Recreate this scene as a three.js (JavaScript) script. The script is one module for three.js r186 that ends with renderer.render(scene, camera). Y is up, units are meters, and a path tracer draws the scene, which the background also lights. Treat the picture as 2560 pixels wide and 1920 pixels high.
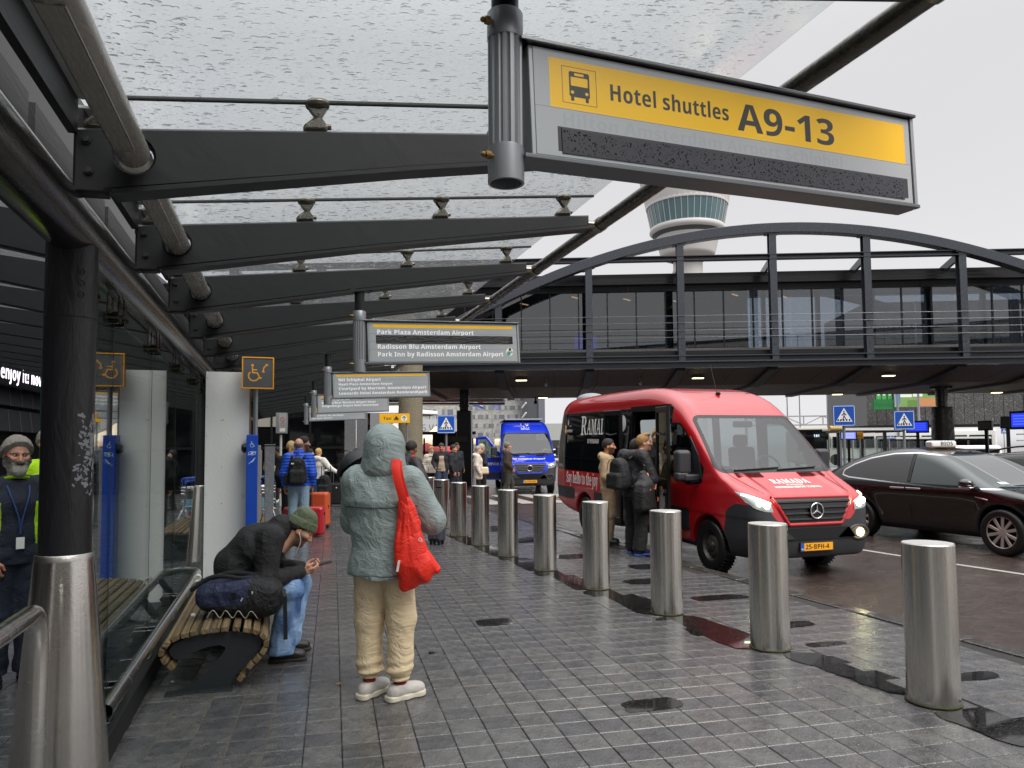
import * as THREE from 'three';
import { mergeGeometries, toCreasedNormals } from 'three/addons/utils/BufferGeometryUtils.js';
import { RoundedBoxGeometry } from 'three/addons/geometries/RoundedBoxGeometry.js';

// ---------------------------------------------------------------- camera
const scene = new THREE.Scene();
const camera = new THREE.PerspectiveCamera(2 * Math.atan(960 / 1850) * 180 / Math.PI, 4 / 3, 0.05, 3000);
camera.position.set(0, 1.59, 0);
camera.rotation.set(3.19 * Math.PI / 180, -15 * Math.PI / 180, -0.008, 'YXZ');
camera.setViewOffset(2560, 1920, 0, -59, 2560, 1920);
// ---------------------------------------------------------------- overcast sky, soft sun, exposure
{
  const W = 512, H = 256, d = new Float32Array(W * H * 4);
  const s = (a, b, x) => { x = Math.min(1, Math.max(0, (x - a) / (b - a))); return x * x * (3 - 2 * x); };
  for (let j = 0; j < H; j++) for (let i = 0; i < W; i++) {
    const el = (j + 0.5) / H * 180 - 90, az = i / W * Math.PI * 2, k = (j * W + i) * 4;
    let n = 0;
    for (let o = 1; o < 5; o++) n += Math.sin(az * (2 * o + 1) + o * 1.7 + el * 0.03 * o) * Math.cos(el * 0.11 * o + o) / (o + 1);
    const cl = 1 + 0.07 * n * s(2, 25, el);
    const L = 0.43 * (1 - 0.1 * s(5, 24, el) + 2.9 * s(26, 75, el)) * cl * (el < 0 ? 0.45 : 1);
    d[k] = L * 0.985; d[k + 1] = L * 0.98; d[k + 2] = L * 1.0; d[k + 3] = 1;
  }
  const t = new THREE.DataTexture(d, W, H, THREE.RGBAFormat, THREE.FloatType);
  t.mapping = THREE.EquirectangularReflectionMapping; t.magFilter = THREE.LinearFilter; t.needsUpdate = true;
  scene.background = t; scene.environment = t;
}
const sun = new THREE.DirectionalLight(0xfff6ee, 1.5);
sun.position.set(22, 50, 26); sun.target.position.set(0, 0, -12);
sun.castShadow = true; sun.shadow.radius = 70; sun.shadow.mapSize.set(2048, 2048);
Object.assign(sun.shadow.camera, { left: -45, right: 45, top: 45, bottom: -45, near: 1, far: 160 });
scene.add(sun, sun.target);
const renderer = new THREE.WebGLRenderer({ antialias: true });
renderer.toneMapping = THREE.LinearToneMapping;
renderer.toneMappingExposure = 1.95;
renderer.shadowMap.enabled = true;

// ---------------------------------------------------------------- helpers
const PI = Math.PI, R = x => x * PI / 180;
const V = (x = 0, y = 0, z = 0) => new THREE.Vector3(x, y, z);
const lerp = (a, b, t) => a + (b - a) * t, clamp = (x, a, b) => Math.min(b, Math.max(a, x));
const sst = (a, b, x) => { x = clamp((x - a) / (b - a), 0, 1); return x * x * (3 - 2 * x); };
function rngOf(seed) { let a = seed >>> 0; return () => { a = (a + 0x6D2B79F5) | 0; let t = Math.imul(a ^ (a >>> 15), 1 | a); t = (t + Math.imul(t ^ (t >>> 7), 61 | t)) ^ t; return ((t ^ (t >>> 14)) >>> 0) / 4294967296; }; }
function h3(i, j, k) { let h = Math.imul(i, 374761393) + Math.imul(j, 668265263) + Math.imul(k, 2147483647 ^ 0x5bd1e995); h = Math.imul(h ^ (h >>> 13), 1274126177); return ((h ^ (h >>> 16)) >>> 0) / 4294967296; }
function vn(x, y, z) {            // value noise 0..1
  const i = Math.floor(x), j = Math.floor(y), k = Math.floor(z); let u = x - i, v = y - j, w = z - k;
  u = u * u * (3 - 2 * u); v = v * v * (3 - 2 * v); w = w * w * (3 - 2 * w);
  return lerp(lerp(lerp(h3(i, j, k), h3(i + 1, j, k), u), lerp(h3(i, j + 1, k), h3(i + 1, j + 1, k), u), v),
    lerp(lerp(h3(i, j, k + 1), h3(i + 1, j, k + 1), u), lerp(h3(i, j + 1, k + 1), h3(i + 1, j + 1, k + 1), u), v), w);
}
const fbm = (x, y, z, n = 4) => { let s = 0, a = 0.5, t = 0; for (let i = 0; i < n; i++) { s += a * vn(x, y, z); t += a; x *= 2.03; y *= 2.03; z *= 2.03; a *= 0.5; } return s / t; };
const used = {};
function numbered(n) { const c = used[n] = (used[n] ?? -1) + 1; return c ? n + '_' + String(c).padStart(3, '0') : n; }
function tag(o, label, category, group) { o.userData.label = label; o.userData.category = category; if (group) o.userData.group = group; return o; }
function thing(name, label, category, pos = [0, 0, 0], turn = 0, group) {
  const o = new THREE.Group(); o.name = numbered(name); scene.add(o); o.position.set(...pos); o.rotation.y = turn; return tag(o, label, category, group);
}
function mesh(g, m) { if (Array.isArray(g)) g = merge(g); const o = new THREE.Mesh(g, m); o.castShadow = o.receiveShadow = true; return o; }
function part(parent, name, g, m, label) { const o = mesh(g, m); o.name = name; if (label) o.userData.label = label; parent.add(o); return o; }
function solo(name, g, m, label, category, group) { const o = mesh(g, m); o.name = numbered(name); scene.add(o); return tag(o, label, category, group); }
function struct(name, g, m) { const o = mesh(g, m); o.name = numbered(name); o.userData.kind = 'structure'; scene.add(o); return o; }
function sgroup(name, pos = [0, 0, 0]) { const o = new THREE.Group(); o.name = numbered(name); o.userData.kind = 'structure'; o.position.set(...pos); scene.add(o); return o; }
function copyOf(o, label, pos, turn, group) { const c = o.clone(); c.name = numbered(o.name.replace(/_\d{3}$/, '')); c.userData = { ...o.userData }; c.userData.label = label; if (group) c.userData.group = group; if (pos) c.position.set(...pos); if (turn !== undefined) c.rotation.y = turn; scene.add(c); return c; }
function merge(list) {
  const keys = new Set(['position', 'normal', 'uv', ...(list.some(g => g.attributes.color) ? ['color'] : [])]);
  return mergeGeometries(list.map(g => {
    if (g.index) g = g.toNonIndexed(); else g = g.clone();
    for (const k of Object.keys(g.attributes)) if (!keys.has(k)) g.deleteAttribute(k);
    const n = g.attributes.position.count;
    if (!g.attributes.normal) g.computeVertexNormals();
    if (!g.attributes.uv) g.setAttribute('uv', new THREE.BufferAttribute(new Float32Array(n * 2), 2));
    if (keys.has('color') && !g.attributes.color) g.setAttribute('color', new THREE.BufferAttribute(new Float32Array(n * 3).fill(1), 3));
    g.morphAttributes = {}; return g;
  }));
}
const M4 = () => new THREE.Matrix4();
function tr(g, x = 0, y = 0, z = 0, rx = 0, ry = 0, rz = 0) { if (rx || ry || rz) g.applyMatrix4(M4().makeRotationFromEuler(new THREE.Euler(rx, ry, rz, 'YXZ'))); return g.translate(x, y, z); }
function uvm(g, s = 1) {          // uv in metres, by the way each face points
  if (g.index) g = g.toNonIndexed();
  const p = g.attributes.position, uv = new Float32Array(p.count * 2), a = V(), b = V(), c = V();
  for (let i = 0; i < p.count; i += 3) {
    a.fromBufferAttribute(p, i); b.fromBufferAttribute(p, i + 1).sub(a); c.fromBufferAttribute(p, i + 2).sub(a); b.cross(c);
    const x = Math.abs(b.x), y = Math.abs(b.y), z = Math.abs(b.z);
    for (let k = 0; k < 3; k++) { const X = p.getX(i + k), Y = p.getY(i + k), Z = p.getZ(i + k); const q = y >= x && y >= z ? [X, Z] : x >= z ? [Z, Y] : [X, Y]; uv[(i + k) * 2] = q[0] * s; uv[(i + k) * 2 + 1] = q[1] * s; }
  }
  g.setAttribute('uv', new THREE.BufferAttribute(uv, 2)); return g;
}
const bx = (w, h, d, x = 0, y = 0, z = 0, rx = 0, ry = 0, rz = 0) => tr(new THREE.BoxGeometry(w, h, d), x, y, z, rx, ry, rz);
const rb = (w, h, d, r, x = 0, y = 0, z = 0, rx = 0, ry = 0, rz = 0, s = 2) => tr(new RoundedBoxGeometry(w, h, d, s, Math.min(r, w / 2.01, h / 2.01, d / 2.01)), x, y, z, rx, ry, rz);
const cy = (r0, r1, h, x = 0, y = 0, z = 0, n = 16, rx = 0, ry = 0, rz = 0) => tr(new THREE.CylinderGeometry(r1, r0, h, n), x, y, z, rx, ry, rz); // r0 at the bottom
function bar(a, b, r, n = 10, r1 = r) {   // round bar between two points
  a = V(...a); b = V(...b); const L = a.distanceTo(b), g = new THREE.CylinderGeometry(r1, r, L, n);
  g.applyQuaternion(new THREE.Quaternion().setFromUnitVectors(V(0, 1, 0), b.clone().sub(a).normalize())); return g.translate(...a.add(b).multiplyScalar(0.5).toArray());
}
function beamBox(a, b, w, h) {            // square bar between two points, h upright
  a = V(...a); b = V(...b); const L = a.distanceTo(b), g = new THREE.BoxGeometry(w, h, L), m = M4().lookAt(b, a, V(0, 1, 0));
  g.applyMatrix4(m); return g.translate(...a.add(b).multiplyScalar(0.5).toArray());
}
function hose(pts, r, n = 8, seg = 0) { return new THREE.TubeGeometry(new THREE.CatmullRomCurve3(pts.map(p => V(...p)), false, 'centripetal'), seg || pts.length * 6, r, n, false); }
function shp(pts, holes = []) { const s = new THREE.Shape(pts.map(p => new THREE.Vector2(p[0], p[1]))); for (const h of holes) s.holes.push(new THREE.Path(h.map(p => new THREE.Vector2(p[0], p[1])))); return s; }
function ext(pts, depth, bevel = 0, holes = []) { return new THREE.ExtrudeGeometry(shp(pts, holes), { depth: depth - 2 * bevel, bevelEnabled: bevel > 0, bevelSize: bevel, bevelThickness: bevel, bevelOffset: -bevel, bevelSegments: 1, curveSegments: 12 }).translate(0, 0, -depth / 2 + bevel); }
const lathe = (pts, n = 24) => new THREE.LatheGeometry(pts.map(p => new THREE.Vector2(p[0], p[1])), n);
const cap = (g, a = 0.7) => toCreasedNormals(g, a);
function quadG(a, b, c, d) {     // quad a b c d counter-clockwise, uv over it
  const g = new THREE.BufferGeometry(); g.setAttribute('position', new THREE.Float32BufferAttribute([...a, ...b, ...c, ...a, ...c, ...d], 3));
  g.setAttribute('uv', new THREE.Float32BufferAttribute([0, 0, 1, 0, 1, 1, 0, 0, 1, 1, 0, 1], 2)); g.computeVertexNormals(); return g;
}
// ---------------------------------------------------------------- textures
function dtex(w, h, f, srgb, rx = 1, ry = 1) {
  const d = new Uint8Array(w * h * 4);
  for (let j = 0; j < h; j++) for (let i = 0; i < w; i++) { const c = f(i / w, j / h, i, j), k = (j * w + i) * 4; if (typeof c === 'number') d[k] = d[k + 1] = d[k + 2] = clamp(c * 255, 0, 255); else for (let q = 0; q < 3; q++) d[k + q] = clamp(c[q] * 255, 0, 255); d[k + 3] = 255; }
  const t = new THREE.DataTexture(d, w, h); t.wrapS = t.wrapT = THREE.RepeatWrapping; t.magFilter = THREE.LinearFilter; t.minFilter = THREE.LinearMipmapLinearFilter; t.generateMipmaps = true; if (srgb) t.colorSpace = THREE.SRGBColorSpace; t.repeat.set(rx, ry); t.needsUpdate = true; return t;
}
function pn(u, v, f, z = 0, n = 4) { // tiling noise
  const a = u * 2 * PI, b = v * 2 * PI, q = f / 6.283; return fbm(Math.cos(a) * q + 9, Math.sin(a) * q + Math.cos(b) * q + 5, Math.sin(b) * q + z, n);
}
function ctex(w, h, draw, srgb = true) { const c = document.createElement('canvas'); c.width = w; c.height = h; draw(c.getContext('2d'), w, h); const t = new THREE.CanvasTexture(c); if (srgb) t.colorSpace = THREE.SRGBColorSpace; t.anisotropy = 8; return t; }
const rep = (t, x, y) => { const c = t.clone(); c.wrapS = c.wrapT = THREE.RepeatWrapping; c.repeat.set(x, y); c.needsUpdate = true; return c; };
const T = {};
T.grain = dtex(256, 256, (u, v, i, j) => 0.62 * pn(u, v, 40, 1) + 0.38 * h3(i, j, 3));
T.blot = dtex(256, 256, (u, v) => pn(u, v, 14, 5, 5));
T.speck = dtex(256, 256, (u, v, i, j) => { const n = pn(u, v, 60, 2, 3), s = h3(i >> 1, j >> 1, 9); const b = 0.8 + 0.3 * (n - 0.5) + (s > 0.93 ? 0.55 : s < 0.2 ? -0.2 : 0); return b * 0.72; }, true);
T.tile = dtex(256, 256, (u, v, i, j) => 0.74 + 0.32 * (pn(u, v, 22, 7) - 0.5) + 0.26 * (h3(i, j, 1) - 0.5) + (h3(i >> 1, j >> 1, 5) > 0.985 ? 0.28 : 0), true);
T.tileR = dtex(256, 256, (u, v, i, j) => clamp(0.42 + 0.75 * (pn(u, v, 9, 3) - 0.5) + 0.2 * (h3(i, j, 8) - 0.5), 0.12, 0.8));
T.brush = dtex(512, 512, (u, v, i, j) => 0.5 + 0.5 * (fbm(i * 0.9, 0.5, 1, 3) - 0.5) + 0.25 * (fbm(i * 0.05, j * 0.01, 3, 3) - 0.5));
T.wrink = dtex(512, 512, (u, v) => { const w = pn(u, v, 7, 4, 3) * 1.6, a = pn(u + 0.2 * w, v + 0.1 * w, 13, 11, 2), b = pn(u * 1 + 0.12 * w, v, 30, 21, 2); return clamp(0.55 * (1 - Math.abs(2 * a - 1) * 2.2) + 0.3 * (1 - Math.abs(2 * b - 1) * 2) + 0.18, 0, 1); });
T.wood = dtex(256, 256, (u, v, i, j) => { const r = fbm(i * 0.09, j * 0.006, 2, 4), s = vn(i * 0.8, j * 0.02, 4); const b = 0.55 + 0.5 * (r - 0.5) + 0.22 * (s - 0.5); return [b * 1.02, b * 0.94, b * 0.8]; }, true);
T.cloth = dtex(256, 256, (u, v, i, j) => 0.5 + 0.25 * (h3(i, j, 2) - 0.5) + 0.12 * Math.sin(i * PI / 2) + 0.12 * Math.sin(j * PI / 2) + 0.4 * (pn(u, v, 20, 3) - 0.5));
T.asph = dtex(512, 512, (u, v, i, j) => { const s = h3(i, j, 4), s2 = h3(i >> 1, j >> 1, 6), n = pn(u, v, 10, 4, 5); const b = 0.62 + 0.4 * (n - 0.5) + 0.3 * (s - 0.5) + (s2 > 0.9 ? 0.25 : 0); return [b * 1.05, b * 0.97, b * 0.93]; }, true);
T.asphR = dtex(256, 256, (u, v, i, j) => clamp(0.34 + 0.9 * (pn(u, v, 8, 8, 5) - 0.5) + 0.15 * (h3(i, j, 3) - 0.5), 0.1, 0.75));
T.paintchip = dtex(512, 512, (u, v) => { const n = pn(u, v, 26, 3, 5), m = pn(u, v, 5, 9, 3); return clamp((n * 0.6 + m * 0.5 - 0.62) * 14, 0, 1); });
T.drops = dtex(512, 512, (() => { const r = rngOf(5), a = new Float32Array(512 * 512); for (let q = 0; q < 1100; q++) { const x = r() * 512, y = r() * 512, s = 1.2 + r() * r() * 5, e = 0.7 + r() * 0.6; for (let j = -8; j <= 8; j++) for (let i = -8; i <= 8; i++) { const d = Math.hypot(i * e, j) / s; if (d < 1) { const k = ((Math.floor(y + j) + 512) % 512) * 512 + (Math.floor(x + i) + 512) % 512; a[k] = Math.max(a[k], Math.sqrt(1 - d * d) * s / 6); } } } return (u, v, i, j) => a[j * 512 + i]; })());
// ---------------------------------------------------------------- materials
const std = (c, r = 0.6, m = 0, o = {}) => new THREE.MeshStandardMaterial({ color: c, roughness: r, metalness: m, ...o });
const phy = (c, r, o = {}) => new THREE.MeshPhysicalMaterial({ color: c, roughness: r, ...o });
const M = {
  steel: std(0xd2cfc8, 0.42, 1, { roughnessMap: rep(T.brush, 1, 1) }),
  steelDark: std(0x77787a, 0.4, 1, { roughnessMap: rep(T.grain, 3, 3) }),
  galv: std(0x8d9194, 0.5, 0.75, { bumpMap: rep(T.blot, 4, 4), bumpScale: 0.0006 }),
  black: std(0x15181b, 0.42, 0, { bumpMap: rep(T.blot, 2.2, 2.2), bumpScale: 0.004 }),
  beam: std(0x0b0e11, 0.5, 0, { bumpMap: rep(T.blot, 1.1, 1.1), bumpScale: 0.0012 }),
  blackSmooth: std(0x111214, 0.35), rubber: std(0x17181a, 0.85), rubberWet: std(0x141516, 0.4), darkPlastic: std(0x24262a, 0.55, 0, { bumpMap: rep(T.grain, 6, 6), bumpScale: 0.0008 }),
  greyAlu: std(0x9b9da1, 0.42, 0.55, { roughnessMap: rep(T.grain, 2, 2) }), greyPaint: std(0x84898d, 0.5), lightGrey: std(0xa9adae, 0.55), white: std(0xe3e3df, 0.5),
  chrome: std(0xe6e6e8, 0.12, 1), brass: std(0x8d7346, 0.4, 1, { bumpMap: rep(T.grain, 3, 3), bumpScale: 0.001 }),
  concrete: std(0x8b8a86, 0.8, 0, { map: rep(T.speck, 1, 1), bumpMap: rep(T.grain, 1, 1), bumpScale: 0.003 }),
  wood: std(0xa38f70, 0.62, 0, { map: rep(T.wood, 3, 1), bumpMap: rep(T.wood, 3, 1), bumpScale: 0.002 }),
  glassPane: phy(0xe0eae6, 0.02, { transmission: 1, thickness: 0, ior: 1.75 }),
  glassClear: phy(0xe4eeec, 0.02, { transmission: 1, thickness: 0, ior: 1.5 }),
  glassDark: phy(0x0c0f11, 0.04, { ior: 1.6 }),
  yellow: std(0xf0ab00, 0.45), blueSign: std(0x0b4aa8, 0.4), orange: std(0xd95b24, 0.5),
};
// ---------------------------------------------------------------- surface of a field: f < 0 inside
function iso(f, lo, hi, cell, o = {}) {
  const nx = Math.ceil((hi[0] - lo[0]) / cell) + 2, ny = Math.ceil((hi[1] - lo[1]) / cell) + 2, nz = Math.ceil((hi[2] - lo[2]) / cell) + 2;
  const X = i => lo[0] + (i - 0.5) * cell, Y = i => lo[1] + (i - 0.5) * cell, Z = i => lo[2] + (i - 0.5) * cell;
  const val = new Float32Array(nx * ny * nz), at = (i, j, k) => (k * ny + j) * nx + i, B = 4, lip = (o.lip ?? 1.5);
  for (let k0 = 0; k0 < nz; k0 += B) for (let j0 = 0; j0 < ny; j0 += B) for (let i0 = 0; i0 < nx; i0 += B) {
    const c = f(X(i0 + B / 2), Y(j0 + B / 2), Z(k0 + B / 2)), far = Math.abs(c) > lip * B * 0.9 * cell;
    for (let k = k0; k < Math.min(k0 + B, nz); k++) for (let j = j0; j < Math.min(j0 + B, ny); j++) for (let i = i0; i < Math.min(i0 + B, nx); i++) val[at(i, j, k)] = far ? c : f(X(i), Y(j), Z(k));
  }
  const idx = new Int32Array(nx * ny * nz).fill(-1), P = [];
  for (let k = 0; k < nz - 1; k++) for (let j = 0; j < ny - 1; j++) for (let i = 0; i < nx - 1; i++) {
    const v = [], b = at(i, j, k); let s = 0;
    for (let q = 0; q < 8; q++) { const t = val[b + (q & 1) + ((q >> 1) & 1) * nx + (q >> 2) * nx * ny]; v.push(t); if (t < 0) s++; }
    if (!s || s === 8) continue;
    let x = 0, y = 0, z = 0, n = 0;
    for (let q = 0; q < 8; q++) for (const d of [1, 2, 4]) if (!(q & d)) { const a = v[q], c = v[q | d]; if ((a < 0) !== (c < 0)) { const t = a / (a - c); x += (q & 1) + (d === 1 ? t : 0); y += ((q >> 1) & 1) + (d === 2 ? t : 0); z += (q >> 2) + (d === 4 ? t : 0); n++; } }
    idx[b] = P.length / 3; P.push(X(i) + x / n * cell, Y(j) + y / n * cell, Z(k) + z / n * cell);
  }
  const I = [];
  const quad = (a, b, c, d, flip) => { if (!flip) I.push(a, c, b, a, d, c); else I.push(a, b, c, a, c, d); };
  for (let k = 1; k < nz - 1; k++) for (let j = 1; j < ny - 1; j++) for (let i = 1; i < nx - 1; i++) {
    const b = at(i, j, k), s = val[b] < 0;
    if (s !== (val[b + 1] < 0)) quad(idx[b], idx[b - nx], idx[b - nx - nx * ny], idx[b - nx * ny], s ? 1 : 0);
    if (s !== (val[b + nx] < 0)) quad(idx[b], idx[b - nx * ny], idx[b - 1 - nx * ny], idx[b - 1], s ? 1 : 0);
    if (s !== (val[b + nx * ny] < 0)) quad(idx[b], idx[b - 1], idx[b - 1 - nx], idx[b - nx], s ? 1 : 0);
  }
  const n = P.length / 3, N = new Float32Array(P.length), uv = new Float32Array(n * 2), e = cell * (o.eps ?? 0.35), col = o.color ? new Float32Array(P.length) : null;
  for (let q = 0; q < n; q++) {
    let x = P[q * 3], y = P[q * 3 + 1], z = P[q * 3 + 2], gx, gy, gz;
    const a = f(x + e, y - e, z - e), b = f(x - e, y - e, z + e), c = f(x - e, y + e, z - e), d4 = f(x + e, y + e, z + e);
    gx = (a - b - c + d4) / (4 * e); gy = (-a - b + c + d4) / (4 * e); gz = (-a + b - c + d4) / (4 * e);
    if (!o.raw) { const d = clamp((a + b + c + d4) / 4 / (gx * gx + gy * gy + gz * gz + 1e-9), -cell, cell) * 0.8; x -= gx * d; y -= gy * d; z -= gz * d; }
    const l = Math.hypot(gx, gy, gz) || 1; N[q * 3] = gx / l; N[q * 3 + 1] = gy / l; N[q * 3 + 2] = gz / l;
    P[q * 3] = x; P[q * 3 + 1] = y; P[q * 3 + 2] = z; uv[q * 2] = (o.uv ? o.uv(x, y, z)[0] : x + z * 0.7); uv[q * 2 + 1] = o.uv ? o.uv(x, y, z)[1] : y + z * 0.3;
    if (col) { const c = o.color(x, y, z, gx / l, gy / l, gz / l); col[q * 3] = c[0]; col[q * 3 + 1] = c[1]; col[q * 3 + 2] = c[2]; }
  }
  const g = new THREE.BufferGeometry();
  g.setAttribute('position', new THREE.Float32BufferAttribute(P, 3)); g.setAttribute('normal', new THREE.BufferAttribute(N, 3)); g.setAttribute('uv', new THREE.BufferAttribute(uv, 2)); if (col) g.setAttribute('color', new THREE.BufferAttribute(col, 3));
  g.setIndex(I); return g;
}
const smin = (a, b, k) => { const h = Math.max(k - Math.abs(a - b), 0) / k; return Math.min(a, b) - h * h * k * 0.25; };
const smax = (a, b, k) => -smin(-a, -b, k);
// ================================================================ ground
const bollX = z => { const s = Math.min(-z, 21); return 4.496 - 0.2155 * s + 0.00554 * s * s; };       // the bollards' gentle curve
const kerbX = z => { const s = Math.min(-z, 24); return 5.72 - 0.0985 * s + 0.00215 * s * s + (s < 6 ? 0 : 0); };
const roadY = z => lerp(-0.15, -0.02, sst(8, 19, -z));
{
  const sand = std(0x8d8467, 0.9, 0, { map: rep(T.asph, 3, 3) }), mortar = std(0x2b2a28, 0.75, 0, { map: rep(T.asph, 3, 3) });
  // far apron of asphalt to the horizon
  const gm = std(0x6b6764, 0.5, 0, { map: rep(T.asph, 1, 1), roughnessMap: rep(T.asphR, 0.3, 0.3) });
  struct('ground', uvm(new THREE.PlaneGeometry(2400, 2400).rotateX(-PI / 2).translate(0, -0.34, -400)), gm);
  // road
  {
    const P = [], I = [], U = []; const xs = [0, 0.3, 1, 2, 3, 4, 6, 8, 11, 15, 22], zs = []; for (let z = 8; z >= -90; z -= z > -30 ? 1 : 6) zs.push(z);
    zs.forEach((z, a) => xs.forEach((q, b) => { const x = kerbX(z) + q; P.push(x, roadY(z) - 0.012 * Math.min(q, 4) * 0, z); U.push(x, z); if (a && b) { const n = xs.length, k = a * n + b; I.push(k, k - n, k - n - 1, k, k - n - 1, k - 1); } }));
    const g = new THREE.BufferGeometry(); g.setAttribute('position', new THREE.Float32BufferAttribute(P, 3)); g.setAttribute('uv', new THREE.Float32BufferAttribute(U, 2)); g.setIndex(I); g.computeVertexNormals();
    if (g.attributes.normal.getY(0) < 0) { g.setIndex(I.map((_, q) => I[q - q % 3 + [0, 2, 1][q % 3]])); g.computeVertexNormals(); }
    struct('road', g, phy(0x5a4f4a, 0.5, { map: rep(T.asph, 1.6, 1.6), roughnessMap: rep(T.asphR, 0.33, 0.33), bumpMap: rep(T.asph, 1.6, 1.6), bumpScale: 0.006 }));
  }
  const strip = (pts, w, y, m, name) => struct(name, merge(pts.slice(1).map((p, i) => { const a = pts[i]; const d = V(p[0] - a[0], 0, p[1] - a[1]).normalize(), s = V(-d.z, 0, d.x).multiplyScalar(w / 2); const ya = roadY(a[1]) + y, yb = roadY(p[1]) + y; return quadG([a[0] + s.x, ya, a[1] + s.z], [p[0] + s.x, yb, p[1] + s.z], [p[0] - s.x, yb, p[1] - s.z], [a[0] - s.x, ya, a[1] - s.z]); }).map(g => { if (g.attributes.normal.getY(0) < 0) { g.scale(1, 1, 1); const p = g.attributes.position.array; for (let q = 0; q < p.length; q += 9) for (let c = 0; c < 3; c++) { const t = p[q + 3 + c]; p[q + 3 + c] = p[q + 6 + c]; p[q + 6 + c] = t; } g.computeVertexNormals(); } return g; })), m);
  const paint = std(0xcfcdc6, 0.45, 0, { map: rep(T.tile, 3, 3) });
  const ln = []; for (let z = 4; z >= -20; z -= 1) ln.push([9.28 + Math.min(0, 0.165 * (z + 7.6)), z]);
  strip(ln, 0.11, 0.004, paint, 'painted_line');
  for (let i = 0; i < 7; i++) strip([[5.2 + i * 0.95, -21.0], [5.25 + i * 0.95, -25.2]], 0.48, 0.004, paint, 'painted_crossing_bar');
  strip([[5.35, -12.2], [5.2, -13.2]], 0.06, 0.004, paint, 'painted_line'); strip([[5.1, -14.2], [5.0, -15.4]], 0.06, 0.004, paint, 'painted_line');
  // kerb stones
  const kerb = sgroup('kerb'); const kc = std(0x6d6a66, 0.5, 0, { map: rep(T.speck, 1, 1), roughnessMap: rep(T.tileR, 1, 1) });
  for (let i = 0; i < 42; i++) { const z0 = 1 - i, z1 = z0 - 0.985, zm = (z0 + z1) / 2; const a = Math.atan2(kerbX(z1) - kerbX(z0), z0 - z1); part(kerb, 'kerb_stone', uvm(rb(0.16, 0.3, Math.hypot(z1 - z0, kerbX(z1) - kerbX(z0)) - 0.006, 0.012, 0, 0, 0, 0, 0, 0, 1)), kc).position.set(kerbX(zm) - 0.085, -0.148 + h3(i, 1, 1) * 0.003, zm); kerb.children[kerb.children.length - 1].rotation.y = -a; }
  // pavement: mortar bed, tiles
  const pave = sgroup('pavement');
  const shB = shp([[-14, 6], ...Array.from({ length: 40 }, (_, i) => [kerbX(6 - i * 1.5) - 0.17, 6 - i * 1.5]), [-14, -52]].map(p => [p[0], -p[1]]));
  part(pave, 'mortar_bed', uvm(new THREE.ShapeGeometry(shB).rotateX(-PI / 2).translate(0, -0.012, 0)), mortar);
  const ss = []; for (let i = 0; i < 4; i++) ss.push(bx(0.016, 0.006, 4.6, -0.92 + i * 0.2009 + 0.1, -0.0105 + 0.004, -5.2, 0, -0.0244, 0)); // sandy joints by the bench
  const tm = phy(0x4a4b4c, 0.5, { map: T.tile, roughnessMap: rep(T.tileR, 1, 1), bumpMap: rep(T.tile, 1, 1), bumpScale: 0.0025 });
  const shades = [0, 1, 2, 3, 4].map(i => { const m = tm.clone(); m.color.setHex([0x6a6a6b, 0x727271, 0x636365, 0x767574, 0x6d6b6a][i]); m.roughness = [0.6, 0.5, 0.72, 0.55, 0.66][i]; return m; });
  const S = 0.2, G = 0.0035, c = 0.0035;
  const tileG = (w, d, u0) => { // chamfered top and sides
    const a = w / 2 - G / 2, b = d / 2 - G / 2, P = [], U = [], q = (A, B, C, D) => { for (const p of [A, B, C, A, C, D]) { P.push(...p); U.push(u0 + p[0] * 1.1, u0 * 0.7 + p[2] * 1.1 + p[1]); } };
    const t = [[-a + c, 0, -b + c], [-a + c, 0, b - c], [a - c, 0, b - c], [a - c, 0, -b + c]], m = [[-a, -c, -b], [-a, -c, b], [a, -c, b], [a, -c, -b]], l = m.map(p => [p[0], -0.03, p[2]]);
    q(...t); for (let i = 0; i < 4; i++) { const j = (i + 1) % 4; q(t[i], m[i], m[j], t[j]); q(m[i], l[i], l[j], m[j]); }
    const g = new THREE.BufferGeometry(); g.setAttribute('position', new THREE.Float32BufferAttribute(P, 3)); g.setAttribute('uv', new THREE.Float32BufferAttribute(U, 2)); g.computeVertexNormals(); return g;
  };
  const geos = [0.1, 0.37, 0.61, 0.83].map(u => tileG(S, S, u)), geoF = tileG(S, S, 0.2);
  const th = R(1.4), ct = Math.cos(th), st = Math.sin(th), list = [];
  const inPuddleStrip = (x, z) => { const d = x - bollX(z); return d > -0.24 && d < 0.16; };
  for (let r = -15; r < 230; r++) for (let q = -56; q < 40; q++) {
    const a = (q + 0.5) * S + 0.055, b = -(r + 0.5) * S - 2 + (q < -3 ? 0.1 * ((q & 1)) : 0); // away = -z
    const x = a * ct - b * st, z = b * ct + a * st, far = z < -26;
    if (x > kerbX(z) - 0.28 || x < -11 || z < -44 || (far && x < -4)) continue;
    list.push({ x, z, r, q, d: Math.hypot(x, z), low: inPuddleStrip(x, z) });
  }
  const seen = p => { const f = p.x * Math.sin(R(15)) - p.z * Math.cos(R(15)), l = p.x * Math.cos(R(15)) + p.z * Math.sin(R(15)); return f > 3.45 && Math.abs(l) / f < 0.7; };
  list.sort((p, q) => (seen(q) - seen(p)) || p.d - q.d);
  const inst = [[], [], []];
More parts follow.
